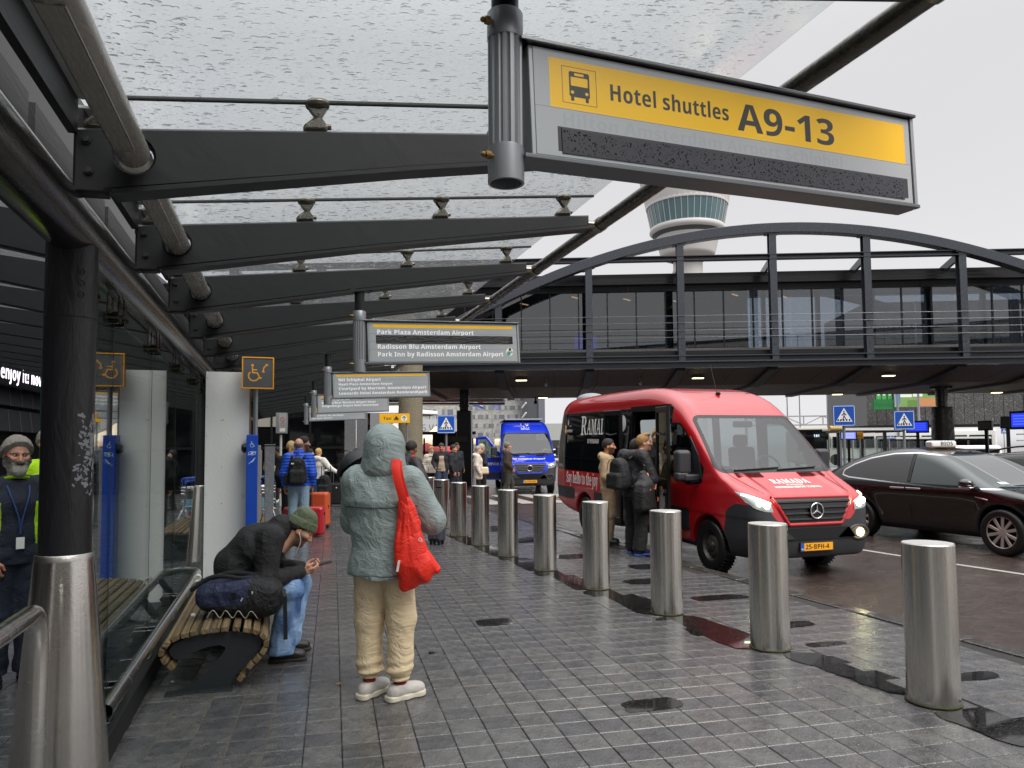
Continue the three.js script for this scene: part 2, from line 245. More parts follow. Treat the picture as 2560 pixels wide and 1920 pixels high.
  list.forEach((p, n) => {
    const k = h3(p.r, p.q, 1), y = (k - 0.5) * 0.003 + (p.low ? -0.007 : 0), rx = (h3(p.r, p.q, 2) - 0.5) * 0.012, rz = (h3(p.r, p.q, 3) - 0.5) * 0.012, ry = -th + (h3(p.r, p.q, 4) - 0.5) * 0.008;
    const mi = Math.floor(h3(p.r >> 1, p.q, 6) * 2.99 + h3(p.r, p.q, 7) * 2) % 5;
    if (n < 300) { const o = part(pave, 'paving_tile', geos[Math.floor(k * 3.99)], shades[mi]); o.position.set(p.x, y, p.z); o.rotation.set(rx, ry, rz); }
    else { const m = M4().makeRotationFromEuler(new THREE.Euler(rx, ry, rz)).setPosition(p.x, y, p.z); inst[mi % 3].push(m); }
  });
  inst.forEach((l, i) => { const o = new THREE.InstancedMesh(geoF, shades[i], l.length); l.forEach((m, k) => o.setMatrixAt(k, m)); o.name = 'paving_tiles'; o.userData.kind = 'stuff'; o.receiveShadow = true; pave.add(o); });
  pave.children.filter(o => o.name === 'paving_tile').forEach((o, i) => { if (i) o.name = 'paving_tile_' + String(i).padStart(3, '0'); });
  part(pave, 'joint_sand', merge(ss), sand);
  // puddles lie in the low row along the bollards
  const water = phy(0x1b1a19, 0.03, { ior: 1.36, bumpMap: rep(T.drops, 2, 2), bumpScale: 0.0009 });
  const puddle = (out, y = -0.001) => { const s = new THREE.ShapeGeometry(shp(out.map(p => [p[0], -p[1]]))); return struct('puddle', uvm(s.rotateX(-PI / 2).translate(0, y, 0)), water); };
  const edge = (x, z, a) => [x + (fbm(x * 9, z * 9, 2, 3) - 0.5) * a, z + (fbm(x * 9, z * 9, 7, 3) - 0.5) * a];
  const along = (z0, z1, l, r) => { const A = [], B = []; for (let z = z0; z >= z1 - 0.001; z -= 0.1) { const k = Math.min(1, Math.sqrt(Math.min(z0 - z, z - z1) * 6) + 0.15); A.push(edge(bollX(z) + l * k, z, 0.1)); B.unshift(edge(bollX(z) + r * k, z, 0.07)); } puddle([...A, ...B]); };
  along(-3.0, -3.75, -0.24, 0.2); along(-4.0, -5.1, -0.1, 0.24); along(-5.2, -6.5, -0.28, 0.16); along(-6.55, -7.95, -0.26, 0.2); along(-7.9, -9.4, -0.24, 0.15); along(-9.3, -10.8, -0.22, 0.18); along(-10.7, -13.9, -0.2, 0.12);
  const blob = (x, z, rx, rz, a = 0.2, t = 0) => { const o = []; for (let i = 0; i < 26; i++) { const q = i / 26 * 2 * PI, k = 0.65 + 0.7 * fbm(Math.cos(q) * 1.3 + x * 7, Math.sin(q) * 1.3 + z * 7, 3, 3); const c_ = Math.cos(q), s_ = Math.sin(q), u = Math.sign(c_) * Math.abs(c_) ** 0.55 * rx * (0.6 + 0.4 * k), v = Math.sign(s_) * Math.abs(s_) ** 0.55 * rz * (0.6 + 0.4 * k); o.push([x + u * Math.cos(t) - v * Math.sin(t), z - u * Math.sin(t) - v * Math.cos(t)]); } puddle(o, 0.0035); };
  blob(2.03, -4.3, 0.2, 0.1); blob(1.62, -6.7, 0.17, 0.13); blob(4.1, -5.85, 0.26, 0.1); blob(4.0, -5.2, 0.18, 0.06); blob(4.4, -4.2, 0.2, 0.08); blob(4.15, -7.1, 0.32, 0.12); blob(3.9, -8.2, 0.35, 0.16); blob(4.3, -9.2, 0.22, 0.2); blob(3.7, -10.4, 0.3, 0.2); blob(3.6, -12.5, 0.35, 0.4); blob(3.5, -14.5, 0.3, 0.5);
}
// steel bollards
{
  const boll = thing('bollard', '', 'bollard', [0, 0, 0], 0, 'stainless steel bollards along the pavement edge');
  part(boll, 'post', (() => { const g = lathe([[0.152, 0], [0.152, 0.968], [0.1495, 0.975], [0.146, 0.977]], 48); return g; })(), std(0xdad7cf, 0.44, 1, { roughnessMap: rep(T.brush, 3, 0.3), bumpMap: rep(T.grain, 4, 5), bumpScale: 0.0004 }));
  part(boll, 'top_plate', cy(0.1462, 0.1462, 0.006, 0, 0.976, 0, 48), std(0xd4d3d0, 0.42, 0.85, { bumpMap: rep(T.drops, 1, 1), bumpScale: 0.004 }));
  part(boll, 'moss_ring', (() => { const g = new THREE.TorusGeometry(0.155, 0.007, 5, 40).rotateX(PI / 2).translate(0, 0.003, 0); const p = g.attributes.position; for (let i = 0; i < p.count; i++) { const k = 1 + 0.05 * (vn(p.getX(i) * 60, p.getZ(i) * 60, 1) - 0.5); p.setXYZ(i, p.getX(i) * k, p.getY(i) * k, p.getZ(i) * k); } return g; })(), std(0x3a3a22, 0.95));
  const L = ['stainless bollard nearest the camera, at the right edge beside the black car', 'stainless bollard in front of the red minibus grille, second from the right', 'stainless bollard before the red minibus door, third from the right', 'stainless bollard left of the man with the backpack, fourth from the right',
    'stainless bollard in front of the rear end of the red minibus', 'stainless bollard below the man in the brown coat, sixth from the right', 'stainless bollard below the woman in the pale coat, seventh from the right', 'stainless bollard eighth from the right, under the crossing sign pole', 'stainless bollard just right of the navy wheeled suitcase', 'stainless bollard half hidden behind the navy suitcase handle', 'farthest stainless bollard in the row, beside the concrete pillar'];
  const Z = [-3.873, -5.248, -6.623, -8.002, -9.412, -10.797, -12.16, -13.55, -14.95, -16.35, -17.75];
  Z.forEach((z, i) => { const o = i ? copyOf(boll, L[i], [bollX(z), 0, z]) : boll; if (!i) { o.userData.label = L[0]; o.position.set(bollX(z), 0, z); } o.rotation.y = i * 1.3; });
}
// ================================================================ glass canopy over the pavement (its own axes: x across, -z away)
const CAN = { o: [-0.945, 0, -3.41], turn: R(2.5), pitch: 1.395 };
const canW = (t, y, s) => V(t, y, -s).applyAxisAngle(V(0, 1, 0), CAN.turn).add(V(...CAN.o)).toArray();
{
  const c = thing('glass_canopy', 'long dark steel canopy with wet glass roof over the pavement', 'canopy', CAN.o, CAN.turn);
  const P = CAN.pitch, N = 19, i0 = -2;
  const beamShape = s => { const h = []; for (let i = 0; i < 18; i++) { const a = i / 18 * 2 * PI; h.push([0.2 + Math.cos(a) * 0.074, 2.845 + Math.sin(a) * 0.074]); } return ext([[-0.03, 2.665], [0.1, 2.668], [0.1, 2.682], [1.4, 2.92], [2.9, 3.172], [2.9, 3.258], [-0.03, 2.94]], 0.085, 0.012, [h.reverse()]); };
  const right = uvm(beamShape()), left = uvm(ext([[-0.21, 2.665], [-0.21, 2.94], [-4.6, 3.43], [-4.6, 3.34], [-1.6, 2.92]], 0.085, 0.012));
  const flange = uvm(merge([beamBox([0.12, 2.676, 0], [1.4, 2.914, 0], 0.12, 0.02), beamBox([1.4, 2.914, 0], [2.9, 3.166, 0], 0.12, 0.02)]));
  const boltG = merge([cy(0.014, 0.014, 0.02, 0, 0, 0, 6, PI / 2), cy(0.02, 0.02, 0.006, 0, 0, 0, 12, PI / 2)]);
  const clampM = std(0x77736a, 0.42, 0.8, { roughnessMap: rep(T.grain, 2, 2) });
  const clampG = merge([ext([[-0.06, 0], [0.045, 0], [0.05, 0.02], [0.042, 0.04], [0.03, 0.062], [0.01, 0.075], [-0.015, 0.06], [-0.05, 0.034], [-0.06, 0.02]], 0.07, 0.014), ext([[0.014, 0.048], [0.055, 0.108], [0.05, 0.116], [-0.02, 0.116], [-0.025, 0.108]], 0.04, 0.005), lathe([[0, 0.112], [0.035, 0.112], [0.052, 0.12], [0.056, 0.13], [0.056, 0.142], [0, 0.142]], 24).translate(0.015, 0, 0), cy(0.009, 0.009, 0.05, 0.016, 0.088, 0, 8, PI / 2), cy(0.014, 0.014, 0.03, 0.052, 0.03, 0, 10, 0, 0, PI / 2)]);
  const gl = phy(0xf1f4f5, 0.2, { transmission: 1, thickness: 0, ior: 1.5, bumpMap: rep(T.drops, 1.2, 1.2), bumpScale: 0.001 });
  const tilt = Math.atan2(0.318, 2.9);
  const boltsAt = [[0.02, 2.89], [0.03, 2.76]];
  const lampM = std(0x96928a, 0.45, 0.15, { roughnessMap: rep(T.blot, 3, 3), bumpMap: rep(T.grain, 3, 3), bumpScale: 0.0006 });
  const tubeG = cy(0.066, 0.066, P - 0.02, 0, 0, 0, 28, PI / 2), coverG = merge([rb(0.07, 0.006, P * 0.72, 0.003, 0, -0.064, 0), bx(0.08, 0.003, 0.004, 0, -0.0655, P * 0.363), bx(0.08, 0.003, 0.004, 0, -0.0655, -P * 0.363), bx(0.003, 0.008, P * 0.72, 0.039, -0.06, 0)]);
  for (let i = i0; i < N; i++) {
    const z = -(i - 1) * P + (i < 1 ? 0.12 : 0), pz = i === 0 ? P + 0.12 : P;
    const b = part(c, 'beam', right, M.beam); b.position.z = z;
    if (i < 10) { const f = part(b, 'flange', flange, M.beam); for (const [x, y] of boltsAt) part(b, 'bolt', boltG, M.beam).position.set(x, y, 0.048); }
    part(c, 'beam', left, M.beam).position.z = z;
    for (const [k, t] of [0.06, 0.95, 1.83, 2.72].entries()) { if (i > 14) continue; const q = part(c, 'glass_clamp', clampG, clampM); q.position.set(t, 2.945 + t * 0.1103, z); q.rotation.z = 0.1; q.scale.set(1.0, 1.0, 1.0); }
    // panes between this beam and the next
    const w = 2.97 / Math.cos(tilt), pane = part(c, 'glass_pane', (() => { const g = uvm(bx(w, 0.012, pz - 0.014)); return g; })(), gl);
    pane.rotation.z = tilt; pane.position.set(1.47, 3.085 + 1.47 * 0.1103 + 0.008, z - pz / 2);
    const pl = part(c, 'glass_pane', uvm(bx(4.4, 0.012, pz - 0.014)), gl); pl.rotation.z = -0.112; pl.position.set(-2.45, 3.09 + 2.25 * 0.112, z - pz / 2);
    part(c, 'gasket', tr(bx(w, 0.016, 0.016), 1.47, 3.085 + 1.47 * 0.1103 + 0.004, z, 0, 0, tilt), M.rubber);
    const lt = part(c, 'lamp_tube', tubeG, lampM); lt.position.set(0.2, 2.845, z - pz / 2);
    if (i < 9) part(lt, 'cover_strip', coverG, lampM);
    part(c, 'rail', merge([bx(0.035, 0.15, pz - 0.09, -0.03, 2.985, z - pz / 2), bx(0.035, 0.15, pz - 0.09, -0.21, 2.985, z - pz / 2)]), M.beam);
    part(c, 'ledge', merge([bx(0.07, 0.012, pz - 0.09, 0.0, 3.066, z - pz / 2)]), M.lightGrey);
    if (i > -1) part(c, 'edge_bracket', merge([bar([2.86, 3.2, z], [3.0, 3.2, z], 0.03, 12), cy(0.052, 0.052, 0.08, 3.0, 3.205, z, 20, PI / 2)]), clampM);
  }
  const tubeM = std(0x4c4b49, 0.36, 0.85, { roughnessMap: rep(T.blot, 6, 2), bumpMap: rep(T.grain, 3, 20), bumpScale: 0.0008 });
  part(c, 'main_tube', cy(0.122, 0.122, 40, -0.12, 2.62, -15, 40, PI / 2), tubeM);
  part(c, 'edge_tube', uvm(cy(0.047, 0.047, 40, 3.0, 3.205, -16, 24, PI / 2)), std(0x55524b, 0.45, 0.7, { roughnessMap: rep(T.blot, 2, 2), bumpMap: rep(T.blot, 3, 3), bumpScale: 0.002 }));
  // columns, with a flared steel sleeve at the foot
  const chipM = std(0x15161a, 0.4, 0, { bumpMap: rep(T.blot, 3, 3), bumpScale: 0.004 });
  const sleeveM = std(0xcac6bf, 0.36, 1, { roughnessMap: rep(T.brush, 0.3, 3), bumpMap: rep(T.grain, 2, 3), bumpScale: 0.0006 });
  for (let k = 0; k < 4; k++) {
    const z = -0.37 - k * 6.975, col = part(c, 'column', cy(0.106, 0.106, 2.36, 0, 1.36, 0, 40), chipM); col.position.set(-0.12, 0, z);
    part(col, 'sleeve', lathe([[0.21, 0], [0.196, 0.15], [0.178, 0.4], [0.15, 0.75], [0.119, 1.11], [0.116, 1.135], [0.108, 1.138]], 48), sleeveM);
    part(col, 'seam', cy(0.1075, 0.1075, 0.006, 0, 2.2, 0, 40), M.rubber);
    if (!k) { for (let i = 0; i < 3; i++) part(col, 'bolt', cap(merge([new THREE.TorusGeometry(0.0135, 0.0025, 6, 20), cy(0.007, 0.007, 0.006, 0, 0, 0, 6, PI / 2)])), M.blackSmooth).position.set(0.106 * Math.sin(0.6), 2.3 + i * 0.052, 0.106 * Math.cos(0.6));
      for (const o of col.children.filter(o => o.name === 'bolt')) o.rotation.y = 0.6;
      // scraped paint: chips of bare grey that stand on the lacquer
      const ch = [], r = rngOf(11); for (let i = 0; i < 420; i++) { const v = r(), u = r() - 0.5, y = 1.4 + 0.36 * v, a = 1.0 + u * 0.95 + 0.2 * (v - 0.5), s = 0.002 + r() * r() * 0.012; if (fbm(a * 5, y * 16, 3, 3) + 0.25 * u < 0.47) continue; const g = new THREE.CircleGeometry(s, 5 + (r() * 4 | 0)); g.scale(0.8, 0.7 + r() * 1.6, 1); g.rotateZ(r() * 3); g.translate(0, 0, 0.1068); g.rotateY(a); g.translate(0, y, 0); ch.push(g); }
      part(col, 'paint_chips', ch, std(0x77797d, 0.6)); }
  }
  // hangers of the glass wall below the main tube
  const hang = merge([tr(ext([[-0.035, 0.1], [0.035, 0.1], [0.05, -0.05], [0, -0.1], [-0.05, -0.05]], 0.008), 0, 0, 0.03), tr(ext([[-0.035, 0.1], [0.035, 0.1], [0.05, -0.05], [0, -0.1], [-0.05, -0.05]], 0.008), 0, 0, -0.03), cy(0.035, 0.035, 0.018, 0.03, -0.06, 0, 20, 0, 0, PI / 2), cy(0.013, 0.013, 0.1, 0, -0.06, 0, 12, PI / 2)]);
  for (const s of [0.75, 1.35, 1.5, 2.76, 2.9, 4.17, 4.31, 5.58, 5.72, 7.0]) { const q = part(c, 'glass_hanger', hang, std(0x5f5b52, 0.5, 0.8, { roughnessMap: rep(T.speck, 3, 3) })); q.position.set(-0.13, 2.44, -s); q.rotation.y = PI / 2; }
}
// rain drops standing on the glass roof
{
  const dg = new THREE.SphereGeometry(1, 12, 6, 0, 2 * PI, 0, PI / 2), r = rngOf(77), N = 26000;
  const o = new THREE.InstancedMesh(dg, phy(0xffffff, 0.0, { transmission: 1, thickness: 0.01, ior: 1.22 }), N); let n = 0;
  const q = new THREE.Quaternion(), e = new THREE.Euler(0, 0, Math.atan2(0.318, 2.9));
  while (n < N) { const t = -0.0 + r() * 2.9, s = -1.5 + Math.pow(r(), 1.6) * 8, k = 0.0022 + Math.pow(r(), 4) * 0.008; e.y = 0; q.setFromEuler(e); const y = 3.0995 + t * 0.1103; o.setMatrixAt(n++, M4().compose(V(t, y, -s), q, V(k * (1.2 + r() * 1.5), k * 0.55, k * 0.9))); }
  o.name = 'rain_drops'; tag(o, 'rain drops standing on the wet glass canopy roof', 'raindrops'); o.userData.kind = 'stuff';
  o.position.set(...CAN.o); o.rotation.y = CAN.turn; scene.add(o);
}
// glass wall with base, bump rail
{
  const w = thing('glass_screen', 'frameless glass wall of the shelter behind the curved bench', 'glass wall', CAN.o, CAN.turn);
  const gm = phy(0xd3e0dc, 0.015, { transmission: 1, thickness: 0, ior: 1.62 });
  for (const [a, b] of [[0.52, 1.42], [1.42, 2.83], [2.83, 4.24], [4.24, 5.65], [5.65, 7.2], [7.5, 8.9], [8.9, 10.3], [10.3, 11.7], [11.7, 13.1]]) part(w, 'glass_pane', bx(0.012, 2.26, b - a - 0.012, -0.15, 1.25, -(a + b) / 2), gm);
  for (const s of [1.42, 2.83, 4.24, 5.65]) part(w, 'joint_strip', bx(0.014, 2.26, 0.01, -0.15, 1.25, -s), M.rubber);
  part(w, 'base', uvm(rb(0.2, 0.16, 13.2, 0.01, -0.12, 0.06, -6.9)), std(0x2a2b2b, 0.6, 0, { map: rep(T.speck, 2, 2) }));
  const clip = merge([rb(0.09, 0.1, 0.02, 0.004, -0.1, 0.2, 0), cy(0.018, 0.018, 0.02, -0.06, 0.22, 0.012, 12, PI / 2)]);
  for (const s of [1.36, 1.48, 2.77, 2.89, 4.18, 4.3]) part(w, 'clip', clip, M.steelDark).position.z = -s;
  const rail = thing('bump_rail', 'low stainless steel tube rail in front of the glass wall', 'rail', CAN.o, CAN.turn);
  part(rail, 'tube', hose([[0.02, 0.36, -0.55], [0.02, 0.36, -2], [0.02, 0.36, -4.55], [0.0, 0.36, -4.85], [-0.12, 0.36, -4.98]], 0.036, 20, 60), M.steel);
  const br = merge([beamBox([0.02, 0.34, 0], [-0.1, 0.17, 0], 0.012, 0.06), rb(0.1, 0.012, 0.12, 0.004, -0.1, 0.146, 0)]);
  for (const s of [1.1, 2.4, 3.6, 4.6]) part(rail, 'bracket', br, M.steelDark).position.z = -s;
  part(rail, 'end_ring', merge([cap(cy(0.03, 0.03, 0.07, 0, 0, 0, 24, PI / 2)), tr(new THREE.TorusGeometry(0.028, 0.009, 8, 24), 0, 0, 0.037)]), std(0xd8d9d4, 0.3, 0.6)).position.set(0.07, 0.385, -4.28);
  const rail2 = thing('guard_rail', 'bent stainless steel guard rail in front of the flared column foot', 'rail', [0, 0, 0]);
  part(rail2, 'tube', hose([[-0.93, 1.0, -1.2], [-0.955, 1.0, -2.4], [-0.985, 1.0, -3.0], [-1.0, 0.985, -3.16], [-1.005, 0.9, -3.22], [-1.005, 0.5, -3.22], [-1.005, 0.0, -3.22]], 0.034, 18, 70), M.steel);
  part(rail2, 'foot', cy(0.05, 0.05, 0.012, -1.005, 0.006, -3.22, 20), M.steel);
}
// ---------------------------------------------------------------- hanging signs
{
  const face = (draw, w = 2048, h = 472) => ctex(w, h, (g, w, h) => { g.scale(w / 1560, h / 360); draw(g); });
  const busIcon = (g, x, y, s, col = '#2b2b2b', bg = '#ffc814') => { g.save(); g.translate(x, y); g.scale(s, s); g.strokeStyle = col; g.lineWidth = 1.4; g.strokeRect(0, 0, 100, 108); g.fillStyle = col; g.beginPath(); g.roundRect(20, 12, 60, 76, 6); g.fill(); g.fillRect(24, 88, 9, 12); g.fillRect(67, 88, 9, 12); g.fillStyle = bg; g.beginPath(); g.roundRect(36, 16, 28, 8, 2); g.fill(); g.beginPath(); g.roundRect(25, 28, 50, 27, 3); g.fill(); g.beginPath(); g.arc(29, 74, 5, 0, 7); g.arc(71, 74, 5, 0, 7); g.fill(); g.restore(); };
  const text = (g, s, x, y, px, col, w, wt = 'bold') => { g.font = `${wt} ${px}px sans-serif`; g.fillStyle = col; if (w) { const k = w / g.measureText(s).width; g.save(); g.translate(x, y); g.scale(k, 1); g.fillText(s, 0, 0); g.restore(); } else g.fillText(s, x, y); };
  const r = rngOf(3);
  const f1 = face(g => {
    g.fillStyle = '#b0b4b8'; g.fillRect(0, 0, 1560, 360); g.fillStyle = '#ffc814'; g.fillRect(50, 26, 1484, 168);
    busIcon(g, 92, 48, 1.15); text(g, 'Hotel shuttles', 250, 140, 80, '#33312c', 460); text(g, 'A9-13', 742, 168, 146, '#33312c', 440);
    text(g, 'Hilton Amsterdam Airport Schiphol', 84, 252, 60, '#a9adb1', 1130);
    g.strokeStyle = '#707478'; g.lineWidth = 1.5; g.beginPath(); g.moveTo(0, 196); g.lineTo(1560, 196); g.stroke();
    g.fillStyle = '#35353d'; g.fillRect(70, 258, 1468, 84);
  });
  const faceN = (lines, yellow) => face(g => {
    g.fillStyle = '#a3a8ab'; g.fillRect(0, 0, 1560, 360); g.fillStyle = '#ffc41e'; g.fillRect(40, 18, 1480, 28);
    g.strokeStyle = '#6d7276'; g.lineWidth = 2; for (const y of [104, 176, 248]) { g.beginPath(); g.moveTo(0, y); g.lineTo(1560, y); g.stroke(); }
    for (const [s, y, px, w] of lines) text(g, s, 72, y, px, '#ffffff', w); if (yellow) yellow(g);
  }, 1024, 236);
  const f2 = faceN([['Park Plaza Amsterdam Airport', 108, 58, 1010], ['Radisson Blu Amsterdam Airport', 242, 58, 1080], ['Park Inn by Radisson Amsterdam Airport', 312, 58, 1330]], g => { g.fillStyle = '#121214'; g.fillRect(64, 118, 1450, 76); g.fillStyle = '#e8ece4'; g.beginPath(); g.arc(1475, 268, 40, 0, 7); g.fill(); g.fillStyle = '#3f9e84'; g.beginPath(); g.arc(1464, 284, 22, 0, 7); g.fill(); g.fillStyle = '#1b1b1b'; g.beginPath(); g.arc(1478, 246, 15, 0, 7); g.fill(); g.fillStyle = '#c98f7a'; g.beginPath(); g.arc(1498, 272, 14, 0, 7); g.fill(); });
  const f3 = faceN([['NH Schiphol Airport', 118, 62, 690], ['Hyatt Place Amsterdam Airport', 180, 50, 880], ['Courtyard by Marriott- Amsterdam Airport', 248, 58, 1452], ['Leonardo Hotel Amsterdam Rembrandtpark', 318, 58, 1470]]);
  const f4 = faceN([['Hotel Schiphol A4', 112, 62, 610], ['Bastion/Best Western Airport Hotel', 184, 62, 1210], ['Steigenberger Airport Hotel Amsterdam', 250, 62, 1275]], g => { g.fillStyle = '#1c1c1e'; g.beginPath(); g.ellipse(860, 100, 130, 34, 0, PI, 0); g.fill(); g.fillStyle = '#e3c06a'; g.beginPath(); g.ellipse(820, 100, 62, 24, 0, PI, 0); g.fill(); g.fillStyle = '#a8321f'; g.fillRect(900, 76, 50, 24); });
  const f5 = faceN([['Airport Hotels: Ibis, Ibis Budget,', 258, 50, 900], ['Ibis Styles, Mercure', 322, 50, 560]], g => { g.fillStyle = '#ffc814'; g.fillRect(40, 18, 1490, 160); busIcon(g, 70, 40, 1.1); text(g, 'Hotel shuttles', 250, 124, 74, '#33312c', 430); text(g, 'A9-13', 730, 150, 136, '#33312c', 460); g.fillStyle = '#2a2a2a'; });
  const alu = std(0x8f9296, 0.4, 0.5), pale = std(0x9da1a4, 0.45, 0.5), darkEdge = std(0x6a6d71, 0.45, 0.5);
  const ribG = (() => { const p = []; for (let i = 0; i < 56; i++) { const a = i / 56 * 2 * PI, q = 0.052 - (i % 4 === 0 ? 0.006 : 0); p.push([Math.cos(a) * q, Math.sin(a) * q]); } return ext(p, 0.335).rotateX(-PI / 2); })();
  const nut = merge([cy(0.012, 0.012, 0.016, 0, 0.01, 0, 6), tr(new THREE.SphereGeometry(0.0085, 10, 8), 0, 0.024, 0), cy(0.005, 0.005, 0.05, 0, -0.01, 0, 8)]);
  const labels = ['large yellow and grey hanging sign reading Hotel shuttles A9-13, nearest the camera', 'grey hanging sign with Park Plaza and Radisson names and one name taped black', 'grey hanging sign reading NH Schiphol Airport and Leonardo Hotel', 'grey hanging sign reading Hotel Schiphol A4 and Bastion', 'small distant yellow hanging sign reading A9-13, farthest in the row'];
  [f1, f2, f3, f4, f5].forEach((f, i) => {
    const s = (i * 3 - 1) * CAN.pitch, p = canW(1.41, 0, s), yb = [2.455, 2.315, 2.3, 2.3, 2.31][i];
    const o = thing('hanging_sign', labels[i], 'sign', [p[0] + 0.02, yb, p[2]], R(9), 'hotel shuttle signs hanging from the canopy');
    const top = (i ? 2.93 : 3.0) - yb, W = i ? 1.38 : 1.64, H = i ? 0.345 : 0.338;
    part(o, 'pole', cy(0.041, 0.041, top - 0.3 + (i ? 0 : 0.02), 0, 0.3 + (top - 0.3) / 2, 0, 28), M.blackSmooth);
    part(o, 'mount_plate', rb(0.2, 0.012, 0.1, 0.004, 0, top - 0.008, 0), M.black);
    part(o, 'sleeve', uvm(ribG.clone().translate(0, 0.19, 0)), alu);
    part(o, 'collar', cap(lathe([[0.042, 0.352], [0.0535, 0.352], [0.054, 0.36], [0.054, 0.43], [0.052, 0.434], [0.041, 0.434]], 32)), alu);
    part(o, 'end_cap', cap(lathe([[0.046, -0.082], [0.054, -0.082], [0.054, 0.018], [0.0535, 0.024], [0.044, 0.024], [0.044, -0.082]], 32)), alu);
    for (const y of [0.39, -0.012]) { part(o, 'bolt', nut, M.brass).position.set(-0.055, y, 0.02); const b = o.children[o.children.length - 1]; b.rotation.z = PI / 2; }
    part(o, 'panel', merge([rb(W, H - 0.004, 0.07, 0.004, 0.07 + W / 2, H / 2, 0)]), pale);
    part(o, 'sign_face', (() => { const g = new THREE.PlaneGeometry(W - 0.03, H - 0.012); return merge([tr(g.clone(), 0.07 + W / 2, H / 2, 0.0375), tr(g.clone(), 0.07 + W / 2, H / 2, -0.0375, 0, PI)]); })(), std(0xffffff, 0.35, 0, { map: f }));
    part(o, 'top_edge', rb(W + 0.04, 0.012, 0.11, 0.003, 0.06 + W / 2, H + 0.006, 0), M.steelDark);
    part(o, 'bottom_edge', rb(W + 0.04, 0.014, 0.1, 0.003, 0.06 + W / 2, -0.007, 0), darkEdge);
    part(o, 'end_edge', rb(0.018, H, 0.085, 0.003, 0.07 + W, H / 2, 0), pale);
    for (const q of o.children) if (/panel|face|edge/.test(q.name)) q.rotation.z = i ? 0.045 : 0.036;
    if (i < 2) { // wet tape
      const [a, b] = i ? [H * (1 - 194 / 360), H * (1 - 118 / 360)] : [H * (1 - 344 / 360), H * (1 - 258 / 360)];
      const n = i ? 0 : 900, rr = rngOf(9), g = [];
      part(o, 'cover_strip', rb(W - 0.16, (b - a) * 0.97, 0.003, 0.001, 0.07 + W / 2 + (i ? -0.005 : 0.02), (a + b) / 2, 0.039), i ? std(0x141416, 0.35, 0, { bumpMap: rep(T.blot, 3, 1), bumpScale: 0.004 }) : std(0x3a3a42, 0.3));
      for (let k = 0; k < n; k++) { const q = 0.0012 + rr() * rr() * 0.0028; g.push(tr(new THREE.SphereGeometry(q, 6, 4), 0.07 + W / 2 + 0.02 + (rr() - 0.5) * (W - 0.17), a + 0.004 + rr() * (b - a - 0.01), 0.0405)); }
      if (n) { const d = part(o, 'water_drops', g, phy(0x2c2c32, 0.05, { ior: 1.4 })); d.userData.kind = 'stuff'; }
    }
    for (const q of o.children) if (/cover_strip|water_drops/.test(q.name)) q.rotation.z = i ? 0.045 : 0.036;
  });
}
// ================================================================ street furniture
const c15 = Math.cos(R(15)), s15 = Math.sin(R(15));
const at = (px, d, y = 0) => { const l = (px - 1280) / 1850 * d; return [l * c15 + d * s15, y, l * s15 - d * c15]; };   // ground point on a bearing, d metres ahead
const hy = (py, px, d) => 1.59 + (1122 - 0.008 * (px - 1280) - py) / 1850 * d;
